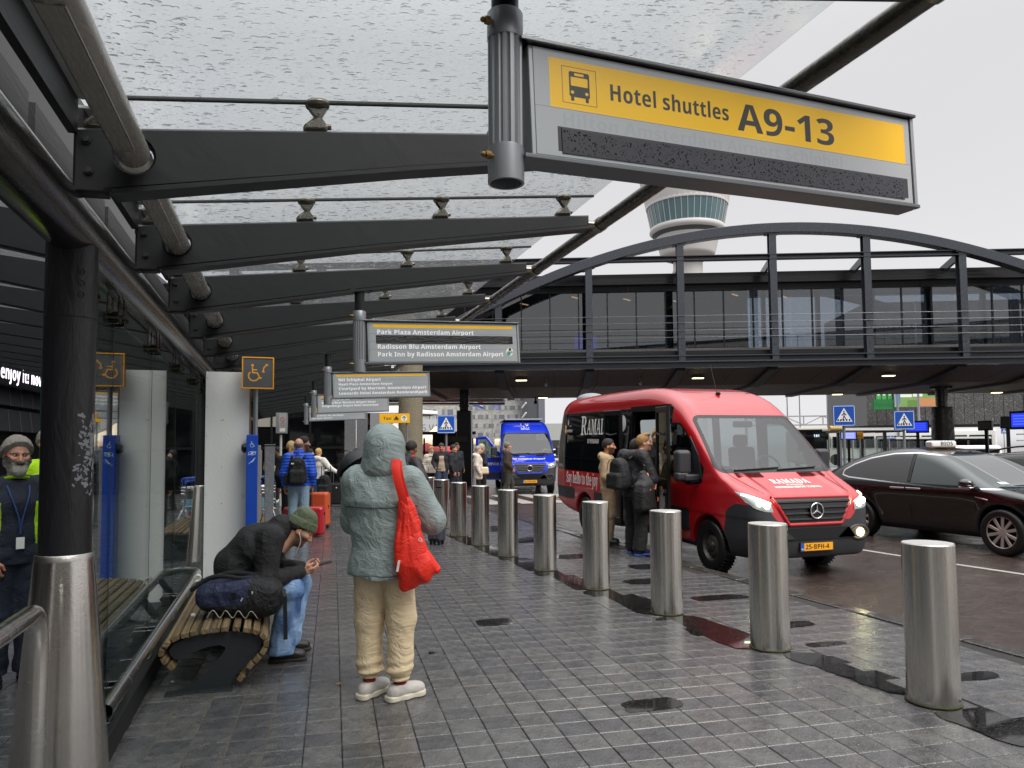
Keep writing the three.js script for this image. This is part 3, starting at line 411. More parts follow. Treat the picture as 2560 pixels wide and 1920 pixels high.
// curved slatted benches
{
  const prof = [[0.163, 0.071], [0.223, 0.146], [0.263, 0.186], [0.304, 0.234], [0.314, 0.281], [0.299, 0.332], [0.248, 0.366], [0.186, 0.385], [0.121, 0.396], [0.058, 0.4], [-0.004, 0.399], [-0.069, 0.395], [-0.133, 0.389], [-0.195, 0.378], [-0.254, 0.362], [-0.303, 0.33], [-0.326, 0.278], [-0.311, 0.226], [-0.274, 0.184]];
  const plate = [[-0.913, 0.275], [-0.89, 0.318], [-0.809, 0.347], [-0.719, 0.366], [-0.606, 0.376], [-0.491, 0.368], [-0.4, 0.345], [-0.345, 0.32], [-0.325, 0.29], [-0.338, 0.25], [-0.38, 0.19], [-0.448, 0.125], [-0.52, 0.055], [-0.525, 0], [-0.925, 0], [-0.837, 0.023], [-0.737, 0.071], [-0.66, 0.136], [-0.598, 0.208], [-0.565, 0.25], [-0.565, 0.272], [-0.598, 0.288], [-0.673, 0.284], [-0.774, 0.252], [-0.851, 0.214], [-0.885, 0.225]].map(p => [p[0] + 0.62, p[1]]);
  const plateM = std(0x262b2e, 0.5, 0.2, { bumpMap: rep(T.grain, 4, 4), bumpScale: 0.0012 });
  const woods = [0xc4b597, 0xab9c7f, 0xd3c4a6, 0xb4a486].map((c, i) => std(c, 0.66, 0, { map: rep(T.wood, 1.5, 5), bumpMap: rep(T.wood, 1.5, 5), bumpScale: 0.003 }));
  const make = (name, label, pos, turn, L, n) => {
    const b = thing(name, label, 'bench', pos, turn, 'curved slatted benches along the glass wall');
    prof.forEach((p, i) => {
      const q = prof[Math.min(i + 1, prof.length - 1)], a0 = prof[Math.max(i - 1, 0)], a = Math.atan2(q[1] - a0[1], q[0] - a0[0]);
      const g = rb(0.048, 0.036, L - 0.02 * h3(i, 1, 2), 0.006, 0, 0, 0, 0, 0, 0, 1), pp = g.attributes.position, tw = (h3(i, 5, n) - 0.5) * 0.02;
      const uv = g.attributes.uv; for (let k = 0; k < pp.count; k++) { const z = pp.getZ(k); uv.setXY(k, pp.getX(k) * 4 + pp.getY(k) * 3 + i * 0.37, z * 0.35 + i * 0.21); }
      const s = part(b, 'slat', g, woods[(i * 7 + n) % 4]); s.position.set(p[0], p[1], -L / 2 + (h3(i, 3, n) - 0.5) * 0.015); s.rotation.set(0, tw * 0.6, a + (h3(i, 2, n) - 0.5) * 0.12);
    });
    for (const z of [-0.06, -L / 2, -L + 0.06]) { part(b, 'end_plate', ext(plate, 0.012), plateM).position.z = z; part(b, 'foot', merge([rb(0.42, 0.008, 0.1, 0.003, -0.1, 0.004, z + 0.03), ...[-0.25, -0.1, 0.05].map(x => cy(0.009, 0.007, 0.008, x, 0.012, z + 0.05, 6))]), plateM); }
    part(b, 'tie_bar', merge([bar([0.0, 0.33, -0.06], [0.0, 0.33, -L + 0.06], 0.015, 8), bar([-0.22, 0.28, -0.06], [-0.22, 0.28, -L + 0.06], 0.015, 8)]), plateM);
    return b;
  };
  make('curved_bench', 'curved bench of weathered wooden slats the man in the beanie sits on', [-0.62, 0, -5.34], R(2.5), 2.45, 1);
  make('curved_bench', 'curved wooden bench farther back beside the blue luggage trolleys', canW(0.36, 0, 8.4), R(2.5), 2.45, 2);
}
// symbols drawn on the signs
const wheelchair = (g, x, y, s, col, flip) => { g.save(); g.translate(x, y); g.scale(flip ? -s : s, s); g.strokeStyle = g.fillStyle = col; g.lineWidth = 7; g.lineJoin = 'miter'; g.beginPath(); g.arc(0, -40, 7.5, 0, 7); g.fill(); g.beginPath(); g.moveTo(0, -30); g.lineTo(2, 4); g.lineTo(27, 4); g.lineTo(42, 36); g.lineTo(52, 32); g.stroke(); g.beginPath(); g.moveTo(1, -13); g.lineTo(26, -13); g.stroke(); g.beginPath(); g.arc(8, 22, 29, -2.3, 0.35, true); g.stroke(); g.restore(); };
const handset = (g, x, y, s, col, rot, flip) => { g.save(); g.translate(x, y); if (flip) g.scale(-1, 1); g.rotate(rot); g.scale(s, s); g.strokeStyle = g.fillStyle = col; g.lineWidth = 11; g.beginPath(); g.arc(-32, 0, 36, -0.75, 0.75); g.stroke(); g.fillRect(-18, -42, 22, 15); g.fillRect(-18, 27, 22, 15); g.restore(); };
{ // phone post with its sign
  const p = canW(0.527, 0, 4.9), o = thing('phone_post', 'blue assistance phone post with wheelchair sign on a grey pole', 'phone post', p, R(4));
  part(o, 'post', rb(0.115, 1.76, 0.2, 0.006, 0, 0.88, 0), std(0x1248b4, 0.4, 0, { bumpMap: rep(T.grain, 2, 8), bumpScale: 0.0006 }));
  part(o, 'front_symbols', tr(new THREE.PlaneGeometry(0.11, 0.33), 0, 1.58, 0.1015), std(0xffffff, 0.4, 0, { map: ctex(128, 384, (g, w, h) => { g.fillStyle = '#1248b4'; g.fillRect(0, 0, w, h); wheelchair(g, 56, 96, 0.72, '#cfe0ee'); g.strokeStyle = '#cfe0ee'; g.lineWidth = 6; g.beginPath(); g.ellipse(64, 208, 42, 22, 0, 0, 7); g.stroke(); g.fillStyle = '#cfe0ee'; g.beginPath(); g.arc(64, 208, 14, 0, 7); g.fill(); g.beginPath(); g.moveTo(14, 232); g.lineTo(112, 186); g.stroke(); handset(g, 76, 300, 0.7, '#cfe0ee', 0.7); g.beginPath(); g.moveTo(24, 340); g.lineTo(104, 262); g.stroke(); }) }));
  part(o, 'side_unit', merge([rb(0.035, 1.1, 0.16, 0.004, 0.07, 1.1, 0), rb(0.02, 0.3, 0.1, 0.004, 0.088, 1.45, 0), rb(0.02, 0.22, 0.1, 0.004, 0.088, 1.02, 0)]), std(0x8f8c84, 0.5));
  part(o, 'loudspeaker', cap(lathe([[0, 0], [0.05, 0], [0.05, 0.03], [0.03, 0.05], [0, 0.05]], 20).rotateZ(PI / 2).translate(-0.058, 1.62, 0)), M.blackSmooth);
  part(o, 'pole', cy(0.024, 0.024, 0.9, 0.03, 1.95, -0.03, 20), M.galv);
  part(o, 'sign_box', rb(0.325, 0.34, 0.07, 0.004, 0.05, 2.42, 0), std(0xb8741a, 0.5));
  part(o, 'sign_frame', (() => ext([[-0.162, -0.17], [0.162, -0.17], [0.162, 0.17], [-0.162, 0.17]], 0.012, 0.001, [[[-0.15, -0.158], [-0.15, 0.158], [0.15, 0.158], [0.15, -0.158]]]).translate(0.05, 2.42, 0.038))(), std(0xffb01c, 0.45));
  part(o, 'sign_plate', tr(new THREE.PlaneGeometry(0.302, 0.318), 0.05, 2.42, 0.0365), std(0xffffff, 0.5, 0, { map: ctex(256, 272, (g, w, h) => { g.fillStyle = '#5a5b5e'; g.fillRect(0, 0, w, h); wheelchair(g, 80, 128, 1.55, '#ffb428'); handset(g, 182, 88, 1.0, '#ffb428', -0.45, true); }) }));
}
{ // plain white end panel
  const p = canW(0.268, 0, 5.05), o = thing('screen_panel', 'tall plain white panel standing beside the blue phone post', 'panel', p, R(3));
  part(o, 'board', rb(0.44, 2.4, 0.03, 0.003, 0, 1.24, 0), std(0xe4e6e5, 0.55, 0, { bumpMap: rep(T.blot, 2, 8), bumpScale: 0.0012 }));
  part(o, 'edge_strip', merge([bx(0.014, 2.4, 0.034, 0.229, 1.24, -0.002)]), std(0x8a6f52, 0.6));
  const r = rngOf(4), sc = []; for (let i = 0; i < 8; i++) for (const x of [-0.205, 0.205]) sc.push(cy(0.0035, 0.0035, 0.004, x, 0.2 + i * 0.31, 0.016, 8, PI / 2)); for (const [x, y] of [[-0.06, 1.92], [-0.05, 1.92], [-0.04, 1.925], [-0.05, 1.42], [-0.05, 1.03], [-0.045, 1.035], [0.16, 1.12], [0.175, 1.12], [0.16, 1.1], [0.17, 1.09], [-0.06, 0.5]]) sc.push(cy(0.004, 0.004, 0.003, x, y, 0.016, 6, PI / 2));
  part(o, 'screws', sc, M.blackSmooth);
}
{ // grey tapered post, luggage trolleys
  const p = canW(0.66, 0, 7.6), o = thing('steel_post', 'grey tapered sheet steel post right of the blue phone post', 'post', p, R(6));
  part(o, 'shaft', tr(ext([[-0.04, 0], [0.05, 0], [0.085, 1.66], [-0.055, 1.66]], 0.12, 0.004), 0, 0, 0), M.greyAlu); part(o, 'cap', rb(0.15, 0.02, 0.14, 0.003, 0.015, 1.67, 0), M.steelDark);
  const mk = (pos, turn, label) => {
    const t = thing('luggage_trolley', label, 'luggage trolley', pos, turn, 'blue and chrome luggage trolleys');
    const ch = [], bl = [];
    for (const x of [-0.22, 0.22]) { ch.push(hose([[x, 0.15, 0.35], [x, 0.18, -0.3], [x * 0.95, 0.6, -0.38], [x * 0.9, 0.98, -0.42]], 0.014, 8)); }
    ch.push(bar([-0.22, 0.16, 0.3], [0.22, 0.16, 0.3], 0.012), bar([-0.2, 0.6, -0.38], [0.2, 0.6, -0.38], 0.012), bar([-0.2, 0.42, -0.35], [0.2, 0.42, -0.35], 0.01), bar([-0.1, 0.17, 0.3], [-0.1, 0.6, -0.38], 0.008), bar([0.1, 0.17, 0.3], [0.1, 0.6, -0.38], 0.008));
    part(t, 'frame', ch, M.chrome);
    part(t, 'handle', merge([hose([[-0.21, 0.98, -0.42], [-0.2, 1.04, -0.44], [0.2, 1.04, -0.44], [0.21, 0.98, -0.42]], 0.022, 10)]), std(0x1d48b4, 0.45));
    part(t, 'basket', merge([rb(0.36, 0.16, 0.02, 0.005, 0, 0.82, -0.39), ...[0, 1, 2].map(i => bar([-0.18, 0.76 + i * 0.06, -0.28], [0.18, 0.76 + i * 0.06, -0.28], 0.007))]), M.chrome);
    part(t, 'advert_board', tr(new THREE.PlaneGeometry(0.34, 0.3), 0, 0.5, -0.352), std(0xffffff, 0.5, 0, { map: ctex(64, 64, (g) => { g.fillStyle = '#8fc4dc'; g.fillRect(0, 0, 64, 64); g.fillStyle = '#b6322a'; g.fillRect(6, 30, 20, 16); g.fillStyle = '#e9e6df'; g.fillRect(0, 46, 64, 18); g.fillStyle = '#555'; g.fillRect(40, 52, 8, 3); }) }));
    part(t, 'bumper', rb(0.48, 0.08, 0.06, 0.02, 0, 0.14, 0.36), std(0x1d48b4, 0.45));
    for (const [x, z] of [[-0.22, 0.28], [0.22, 0.28], [0, -0.32]]) part(t, 'wheel', cy(0.07, 0.07, 0.035, x, 0.07, z, 18, 0, 0, PI / 2), M.rubber);
    return t;
  };
  const q = canW(0.42, 0, 11.4), a = mk(q, R(165), 'blue and chrome luggage trolley nearest, behind the farther bench');
  copyOf(a, 'second blue luggage trolley nested behind the nearest one', canW(0.52, 0, 11.75), R(165)); copyOf(a, 'third blue luggage trolley at the back of the nested row', canW(0.62, 0, 12.1), R(165));
}
// pedestrian crossing signs
{
  const face = ctex(256, 256, (g, w, h) => { g.fillStyle = '#0f4fb0'; g.fillRect(0, 0, w, h); g.strokeStyle = '#e8eef2'; g.lineWidth = 6; g.beginPath(); g.roundRect(7, 7, 242, 242, 12); g.stroke(); g.fillStyle = '#e6eaec'; g.beginPath(); g.moveTo(128, 28); g.lineTo(226, 204); g.lineTo(30, 204); g.fill(); g.fillStyle = '#16181c'; g.strokeStyle = '#16181c'; g.lineWidth = 11; g.lineCap = 'round'; g.beginPath(); g.arc(128, 74, 9, 0, 7); g.fill(); g.beginPath(); g.moveTo(128, 90); g.lineTo(128, 128); g.lineTo(112, 176); g.moveTo(128, 128); g.lineTo(146, 172); g.moveTo(128, 94); g.lineTo(104, 124); g.moveTo(128, 94); g.lineTo(152, 118); g.stroke(); for (const x of [44, 76, 108, 142, 176]) { g.beginPath(); g.moveTo(x + 8, 170); g.lineTo(x + 24, 170); g.lineTo(x + 22, 196); g.lineTo(x - 2 + (x > 120 ? 6 : 0), 196); g.fill(); } });
  const fm = std(0xffffff, 0.4, 0, { map: face });
  const mk = (px, d, yc, s, label, turn, yb = 0) => {
    const o = thing('crossing_sign', label, 'traffic sign', at(px, d), turn, 'blue pedestrian crossing signs');
    part(o, 'pole', cy(0.04 * s / 0.6, 0.04 * s / 0.6, yc + s / 2 - yb, 0, (yc + s / 2 + yb) / 2, -0.06, 14), M.galv);
    part(o, 'sign_box', rb(s, s, 0.07, 0.02, 0, yc, 0), M.blueSign); part(o, 'sign_face', merge([tr(new THREE.PlaneGeometry(s * 0.98, s * 0.98), 0, yc, 0.0375), tr(new THREE.PlaneGeometry(s * 0.98, s * 0.98), 0, yc, -0.0375, 0, PI)]), fm);
    if (s > 0.5) part(o, 'clamp', merge([bx(0.1, 0.03, 0.05, 0, yc - s * 0.3, -0.05), bx(0.1, 0.03, 0.05, 0, yc + s * 0.3, -0.05)]), M.steelDark);
    return o;
  };
  mk(1115, 24.5, 2.42, 0.6, 'blue pedestrian crossing sign on a pole left of the black bridge column', R(-12));
  mk(2110, 21.4, 2.47, 0.6, 'blue crossing sign above the rear of the black car, left one of the pair', R(-28), -0.1);
  mk(2260, 23.6, 2.4, 0.6, 'blue crossing sign right of its twin, before the concrete bridge pillar', R(-28), -0.1);
  for (const [px, d, y, l] of [[2225, 62, 2.2, 'small distant blue crossing sign in front of the white bus'], [2413, 66, 2.6, 'small distant blue crossing sign above the white car roof'], [2509, 70, 2.9, 'small distant blue crossing sign at far right by the lattice struts']]) mk(px, d, y, 0.5, l, R(-28));
}
{ // taxi sign
  const o = thing('taxi_sign', 'yellow Taxi sign with up arrow in front of the concrete pillar', 'sign', at(986, 24.5), R(-15));
  const yc = hy(1046, 986, 24.5);
  part(o, 'board', rb(1.0, 0.31, 0.07, 0.01, 0, yc, 0), M.yellow);
  part(o, 'sign_face', tr(new THREE.PlaneGeometry(0.98, 0.295), 0, yc, 0.038), std(0xffffff, 0.45, 0, { map: ctex(512, 156, (g, w, h) => { g.fillStyle = '#f0b51c'; g.fillRect(0, 0, w, h); g.fillStyle = '#2b2a27'; g.font = 'bold 72px sans-serif'; g.fillText('Taxi', 66, 102, 140); g.strokeStyle = '#2b2a27'; g.lineWidth = 2; g.strokeRect(240, 32, 98, 92); g.beginPath(); g.roundRect(250, 76, 78, 30, 6); g.fill(); g.beginPath(); g.moveTo(262, 78); g.lineTo(272, 54); g.lineTo(308, 54); g.lineTo(318, 78); g.fill(); g.fillRect(256, 104, 12, 12); g.fillRect(312, 104, 12, 12); g.fillRect(276, 40, 28, 10); g.fillStyle = '#f0b51c'; g.beginPath(); g.arc(264, 90, 5, 0, 7); g.arc(314, 90, 5, 0, 7); g.fill(); g.fillStyle = '#e9e6df'; g.beginPath(); g.arc(424, 78, 54, 0, 7); g.fill(); g.strokeStyle = '#2b2a27'; g.lineWidth = 12; g.beginPath(); g.moveTo(424, 122); g.lineTo(424, 42); g.moveTo(392, 76); g.lineTo(424, 42); g.lineTo(456, 76); g.stroke(); }) }));
  for (const x of [-0.4, 0.4]) part(o, 'post', cy(0.03, 0.03, yc, x, yc / 2, -0.06, 10), M.galv);
}
{ // white barrier rails and smoking sign post by the terminal
  const o = thing('barrier_rail', 'white tubular barrier in front of the dark terminal doors', 'barrier', [0, 0, 0]);
  const W = std(0xc9c9c6, 0.45); const A = at(715, 25.5), B = at(885, 24.5), C = at(690, 22), D = at(640, 22.5);
  const hp = []; for (const [p, q] of [[at(796, 25), B], [at(812, 24.4), at(872, 24.2)]]) hp.push(bar([p[0], 0.92, p[2]], [q[0], 0.92, q[2]], 0.03)); part(o, 'top_rail', hp, W);
  for (const p of [at(798, 25), at(882, 24.6)]) part(o, 'post', bar([p[0], 0, p[2]], [p[0], 1.0, p[2]], 0.035), W);
  part(o, 'ground_rail', merge([bar([D[0], 0.05, D[2]], [C[0], 0.05, C[2]], 0.04), bar([C[0], 0.05, C[2]], [A[0], 0.05, A[2]], 0.04), bar([at(865, 21.5)[0], 0.05, at(865, 21.5)[2]], [at(885, 22.5)[0], 0.05, at(885, 22.5)[2]], 0.04)]), W);
  const s = thing('info_post', 'slim white post with a small grey no smoking sign box', 'sign post', at(702, 21.5), R(-8));
  part(s, 'post', cy(0.035, 0.035, 2.2, 0, 1.1, 0, 12), W); part(s, 'collar', cy(0.037, 0.037, 0.6, 0, 2.35, 0, 12), M.blackSmooth);
  const bz = hy(1058, 700, 21.5); part(s, 'sign_box', rb(0.3, 0.6, 0.2, 0.01, 0.02, bz, 0), M.greyPaint);
  part(s, 'sign_face', tr(new THREE.PlaneGeometry(0.2, 0.56), 0.06, bz, 0.103), std(0xffffff, 0.5, 0, { map: ctex(64, 160, g => { g.fillStyle = '#a5a5a3'; g.fillRect(0, 0, 64, 160); g.strokeStyle = '#b23a3a'; g.lineWidth = 4; g.beginPath(); g.arc(32, 50, 18, 0, 7); g.moveTo(20, 36); g.lineTo(44, 64); g.stroke(); g.beginPath(); g.arc(32, 92, 14, 0, 7); g.stroke(); g.fillStyle = '#f3efe2'; g.fillRect(8, 122, 48, 28); }) }));
}
// ================================================================ arched footbridge over the road (own axes: x along, -z away)
{
  const d = 28.7, B = thing('footbridge', 'black arched steel footbridge with glazed walkway crossing the road', 'footbridge', [d * s15, 0, -d * c15], R(-17.9));
  const st = std(0x41454c, 0.42, 0.15, { bumpMap: rep(T.blot, 1, 1), bumpScale: 0.002, roughnessMap: rep(T.blot, 1, 1) }), dk = std(0x191a1d, 0.5, 0, { roughnessMap: rep(T.blot, 0.5, 0.5) }), fas = std(0x252427, 0.6, 0, { map: rep(T.speck, 0.3, 0.6) });
  const x0 = -16, x1 = 34, L = x1 - x0, xm = (x0 + x1) / 2, posts = []; for (let i = -4; i <= 6; i++) posts.push(-0.5 + 3.53 * i);
  const arch = x => 10 - 0.0215 * (x - 10.6) ** 2;
  const archG = z => { const t = [], b = []; for (let i = 0; i <= 60; i++) { const x = 10.6 - 15.6 + 31.2 * i / 60; t.push([x, arch(x) + 0.19]); b.unshift([x, arch(x) - 0.19]); } return uvm(ext([...t, ...b], 0.42, 0.015).translate(0, 0, z)); };
  part(B, 'arch', archG(0), st); part(B, 'arch', archG(-9.6), st);
  for (const x of posts) { const top = Math.max(Math.min(arch(x) - 0.19, 9.9), 8.9); if (x < -5.5 && x > -100) { }
    const h = (x > -5 && x < 26 ? arch(x) - 0.17 : 8.95); if (h < 5.3) continue;
    const g = []; const y0 = 4.86; g.push(bx(0.26, h - y0, 0.03, x, (h + y0) / 2, 0.14), bx(0.26, h - y0, 0.03, x, (h + y0) / 2, -0.14), bx(0.03, h - y0, 0.25, x, (h + y0) / 2, 0)); if (x > -5 && x < 26) g.push(bx(0.5, 0.05, 0.34, x, h - 0.03, 0, 0, 0, Math.atan(-0.043 * (x - 10.6))));
    part(B, 'post', uvm(merge(g)), st);
    for (let k = 0; k < 5; k++) part(B, 'rivet', cy(0.018, 0.018, 0.02, x, [6.64, 6.37, 6.08, 5.81, 5.5][k], 0.16, 8, PI / 2), dk);
    part(B, 'outrigger', merge([beamBox([x, 8.86, 0], [x, 8.55, -1.4], 0.1, 0.28)]), st);
  }
  part(B, 'top_beam', merge([bx(L, 0.03, 0.3, xm, 8.98, 0.02), bx(L, 0.03, 0.3, xm, 8.82, 0.02), bx(L, 0.14, 0.03, xm, 8.9, 0)]), st);
  part(B, 'bottom_beam', merge([bx(L, 0.04, 0.36, xm, 5.1, 0), bx(L, 0.06, 0.42, xm, 4.88, 0), bx(L, 0.2, 0.05, xm, 5.0, -0.02), bx(L, 0.2, 0.3, xm, 4.75, -0.1)]), st);
  for (const y of [6.64, 6.37, 6.08, 5.81]) part(B, 'guard_wire', bar([x0, y, 0.17], [x1, y, 0.17], 0.011, 5), M.steelDark);
  // glazed box of the walkway
  const zg = -1.35, zb = -4.0;
  part(B, 'roof', merge([bx(L, 0.42, 3.2, xm, 8.38, (zg + zb) / 2), bx(L, 0.16, 0.1, xm, 8.1, zg + 0.02)]), dk);
  for (let x = x0; x < x1; x += 2.3) part(B, 'fascia_panel', uvm(bx(2.28, 0.26, 0.05, x + 1.15, 7.98 + 0.06, zg + 0.06)), fas);
  part(B, 'parapet', bx(L, 0.5, 0.12, xm, 5.22, zg + 0.1), dk); part(B, 'sill', uvm(rb(L, 0.1, 0.2, 0.01, xm, 5.5, zg + 0.14)), std(0x9b9a97, 0.5, 0, { map: rep(T.speck, 0.5, 3) }));
  const gm = phy(0xb4bac2, 0.015, { transmission: 1, thickness: 0, ior: 1.9 }), gb = phy(0xf0f4f6, 0.03, { transmission: 1, thickness: 0, ior: 1.5 });
  for (let i = 0, x = x0; x < x1 - 0.01; x += 1.1675, i++) { part(B, 'window_pane', bx(1.13, 2.35, 0.012, x + 0.58, 6.74, zg), gm); part(B, 'mullion', bx(0.05, 2.4, 0.1, x, 6.74, zg), dk); if (x > 6) { part(B, 'window_pane', bx(1.13, 2.6, 0.012, x + 0.58, 6.85, zb), gb); if (i % 2) part(B, 'mullion', bx(0.16, 2.65, 0.2, x, 6.85, zb), dk); } }
  part(B, 'back_wall', bx(26.2, 3.0, 0.1, -2.9, 6.74, zb - 0.1), std(0x17181d, 0.7));
  part(B, 'floor', bx(L, 0.3, 8.6, xm, 5.2, -4.6), dk);
  for (let i = 0; i < 8; i++) part(B, 'ceiling_lamp', bx(0.5, 0.03, 0.07, -4 + i * 2.2, 7.9, -2.2 - (i % 3) * 0.6, 0, 0.9), std(0x3a2c18, 0.5, 0, { emissive: 0xffc98a, emissiveIntensity: 0.9 }));
  const seat = std(0x8f93c9, 0.5), scr = std(0x1a2fa0, 0.4, 0, { emissive: 0x2a46d8, emissiveIntensity: 0.25 });
  for (let i = 0; i < 9; i++) part(B, 'seat_row', merge([bx(0.9, 0.08, 0.4, -4 + i * 1.25, 5.78, -2.4), bx(0.9, 0.08, 0.06, -4 + i * 1.25, 5.62, -2.2)]), seat);
  part(B, 'display_screen', merge([bx(0.34, 0.7, 0.1, 2.7, 5.95, -2.1), bx(0.3, 0.6, 0.1, 3.3, 5.95, -2.1)]), scr);
  // soffit of cladding boards: sloping down, then level, joints between
  const sof = std(0x8d8073, 0.6, 0, { map: rep(T.speck, 0.5, 0.5) }), rib = std(0x24272b, 0.5);
  const prof = [[-0.3, 4.66], [-3.0, 4.22], [-9.6, 4.22]];
  for (let k = 0; k < 2; k++) for (let x = x0, i = 0; x < x1; x += 1.765, i++) for (let j = 0; j < (k ? 3 : 2); j++) {
    const n = k ? 3 : 2, a = prof[k], b = prof[k + 1], f0 = j / n, f1 = (j + 1) / n, A = [lerp(a[0], b[0], f0), lerp(a[1], b[1], f0)], C = [lerp(a[0], b[0], f1), lerp(a[1], b[1], f1)];
    part(B, 'soffit_board', uvm(beamBox([x + 0.88, A[1] + 0.02 + h3(i, j, k) * 0.004, A[0] - 0.008], [x + 0.88, C[1] + 0.02, C[0] + 0.008], 1.75, 0.04)), sof);
  }
  for (let x = -0.5 - 3.53 * 4; x < x1; x += 3.53) { part(B, 'rib', merge([beamBox([x, 4.6, -0.2], [x, 4.16, -3.0], 0.34, 0.1), beamBox([x, 4.16, -3.0], [x, 4.16, -9.6], 0.34, 0.1)]), rib); }
  part(B, 'edge_gutter', merge([bx(L, 0.25, 0.1, xm, 4.33, -9.65), bx(L, 1.0, 0.1, xm, 4.9, -9.7)]), dk);
  const lampM = std(0xd8cf9a, 0.4, 0, { emissive: 0xfff2b8, emissiveIntensity: 2.2 });
  for (const [px, py, z] of [[1296, 933, 1.3], [1733, 927, 1.3], [2193, 922, 1.3], [1317, 989, 8], [2037, 980, 8], [2415, 977, 8]]) { const dd = d + z, l = (px - 1280) / 1850 * dd, x = l / Math.cos(R(2.9)) + 0.05 * z, y = z < 3 ? 4.66 - (z + 0.1 - 0.3) * 0.163 - 0.1 : 4.12; const q = part(B, 'soffit_lamp', merge([rb(0.5, 0.07, 0.24, 0.01, x, y + 0.02, -z)]), dk); part(q, 'diffuser', rb(0.44, 0.03, 0.2, 0.008, x, y - 0.02, -z + 0.02), lampM); }
  for (const px of [1362, 1597]) { const x = (px - 1280) / 1850 * 30, q = part(B, 'camera_unit', merge([rb(0.12, 0.1, 0.25, 0.02, x, 4.25, -1.6, 0.3), bar([x, 4.3, -1.65], [x, 4.5, -1.7], 0.03), cy(0.06, 0.06, 0.06, x, 4.17, -1.45, 14, PI / 2)]), M.greyPaint); }
  for (const [px, z] of [[1316, 9.5], [1461, 9.5]]) { const x = (px - 1280) / 1850 * (d + z); part(B, 'dome_camera', merge([tr(new THREE.SphereGeometry(0.1, 14, 10), x, 3.98, -z), cy(0.05, 0.05, 0.16, x, 4.12, -z, 10)]), M.blackSmooth); }
  // pillars
  const pil = (px, dd, r0, r1, h, m, label, name, neck) => { const o = thing(name, label, 'pillar', at(px, dd)); part(o, 'shaft', uvm(lathe([[r0, -0.4], [lerp(r0, r1, 0.5), h / 2], [r1, h - 0.04], [r1 - 0.04, h], [0, h]], 40)), m); if (neck) { part(o, 'neck', merge([cy(neck, neck * 1.1, 4.3 - h, 0, h + (4.3 - h) / 2, 0, 20), bx(neck * 2.6, 0.16, neck * 2.6, 0, 4.2, 0)]), dk); } return o; };
  const con = std(0xd2c6a8, 0.85, 0, { map: rep(T.speck, 2, 2), bumpMap: rep(T.grain, 2, 2), bumpScale: 0.01 }), con2 = std(0x4b4844, 0.8, 0, { map: rep(T.speck, 1, 1), roughnessMap: rep(T.blot, 1, 1) });
  pil(1026, 27, 0.44, 0.44, 6.2, con, 'thick speckled concrete pillar behind the taxi sign', 'concrete_pillar');
  pil(2356, 33, 0.5, 0.43, 3.3, con2, 'tapered concrete pillar under the right part of the footbridge', 'concrete_pillar', 0.24);
  const bp = thing('black_pillar', 'square black clad pillar under the footbridge left of the blue van', 'pillar', at(1161, 33), R(-17)); part(bp, 'cladding', rb(0.64, 3.3, 0.64, 0.05, 0, 1.65, 0), M.blackSmooth); part(bp, 'neck', merge([bx(0.38, 1.0, 0.38, 0, 3.75, 0), ...[0, 1, 2].map(i => bx(0.44, 0.06, 0.44, 0, 3.5 + i * 0.25, 0))]), dk);
  part(bp, 'sign_board', rb(1.05, 0.26, 0.06, 0.01, -0.35, hy(1098, 1150, 32.5), 0.4), std(0x39321a, 0.5));
}
// ================================================================ control tower, buildings and bus station in the distance
const faceCam = px => Math.atan2(-at(px, 1)[0], -at(px, 1)[2]);          // turn that faces back along the bearing
{
  const d = 250, k = d / 1850 / 1.465, px = 1728, o = thing('control_tower', 'white airport control tower with flared glazed cab above the footbridge', 'tower', at(px, d));
  const y = q => hy(450 + q / 1.465, px, d), wh = std(0xc9c9c7, 0.6), rr = q => q * k;
  part(o, 'crown', (() => { const p = []; for (let i = 0; i < 96; i++) { const a = i / 96 * 2 * PI, q = 1 - (i % 2) * 0.012; p.push([Math.cos(a) * q, Math.sin(a) * q]); } const g = new THREE.CylinderGeometry(rr(172), rr(150), y(-20) - y(88), 96, 1); const a = g.attributes.position; for (let i = 0; i < a.count; i++) { const q = i % 2 ? 0.988 : 1; a.setX(i, a.getX(i) * q); a.setZ(i, a.getZ(i) * q); } g.computeVertexNormals(); return g.translate(0, (y(-20) + y(88)) / 2, 0); })(), wh);
  part(o, 'roof', lathe([[rr(172), y(-20)], [rr(120), y(-40)], [rr(60), y(-75)], [0, y(-80)]], 40), wh);
  part(o, 'window_ring', cy(rr(131), rr(147), y(90) - y(170), 0, (y(90) + y(170)) / 2, 0, 48), phy(0x4f7076, 0.08, { ior: 1.7 }));
  part(o, 'top_band', lathe([[rr(149), y(92)], [rr(151), y(86)], [rr(149), y(80)]], 48), wh);
  for (let i = 0; i < 40; i++) { const a = i / 40 * 2 * PI; part(o, 'mullion', bar([Math.cos(a) * rr(148), y(90), Math.sin(a) * rr(148)], [Math.cos(a) * rr(132), y(170), Math.sin(a) * rr(132)], 0.11, 4), wh); }
  part(o, 'sill_ring', lathe([[rr(128), y(190)], [rr(138), y(182)], [rr(136), y(168)], [rr(131), y(166)]], 48), wh);
  part(o, 'recess', lathe([[rr(112), y(205)], [rr(126), y(190)]], 40), std(0x55575b, 0.6));
  part(o, 'lower_drum', (() => { const g = lathe([[rr(60), y(290)], [rr(92), y(278)], [rr(100), y(265)], [rr(116), y(195)]], 80); return g; })(), wh);
  part(o, 'shaft', cy(rr(58), rr(53), y(270) + 2, 0, (y(270)) / 2 - 1, 0, 40), std(0xbdbdbb, 0.7));
}
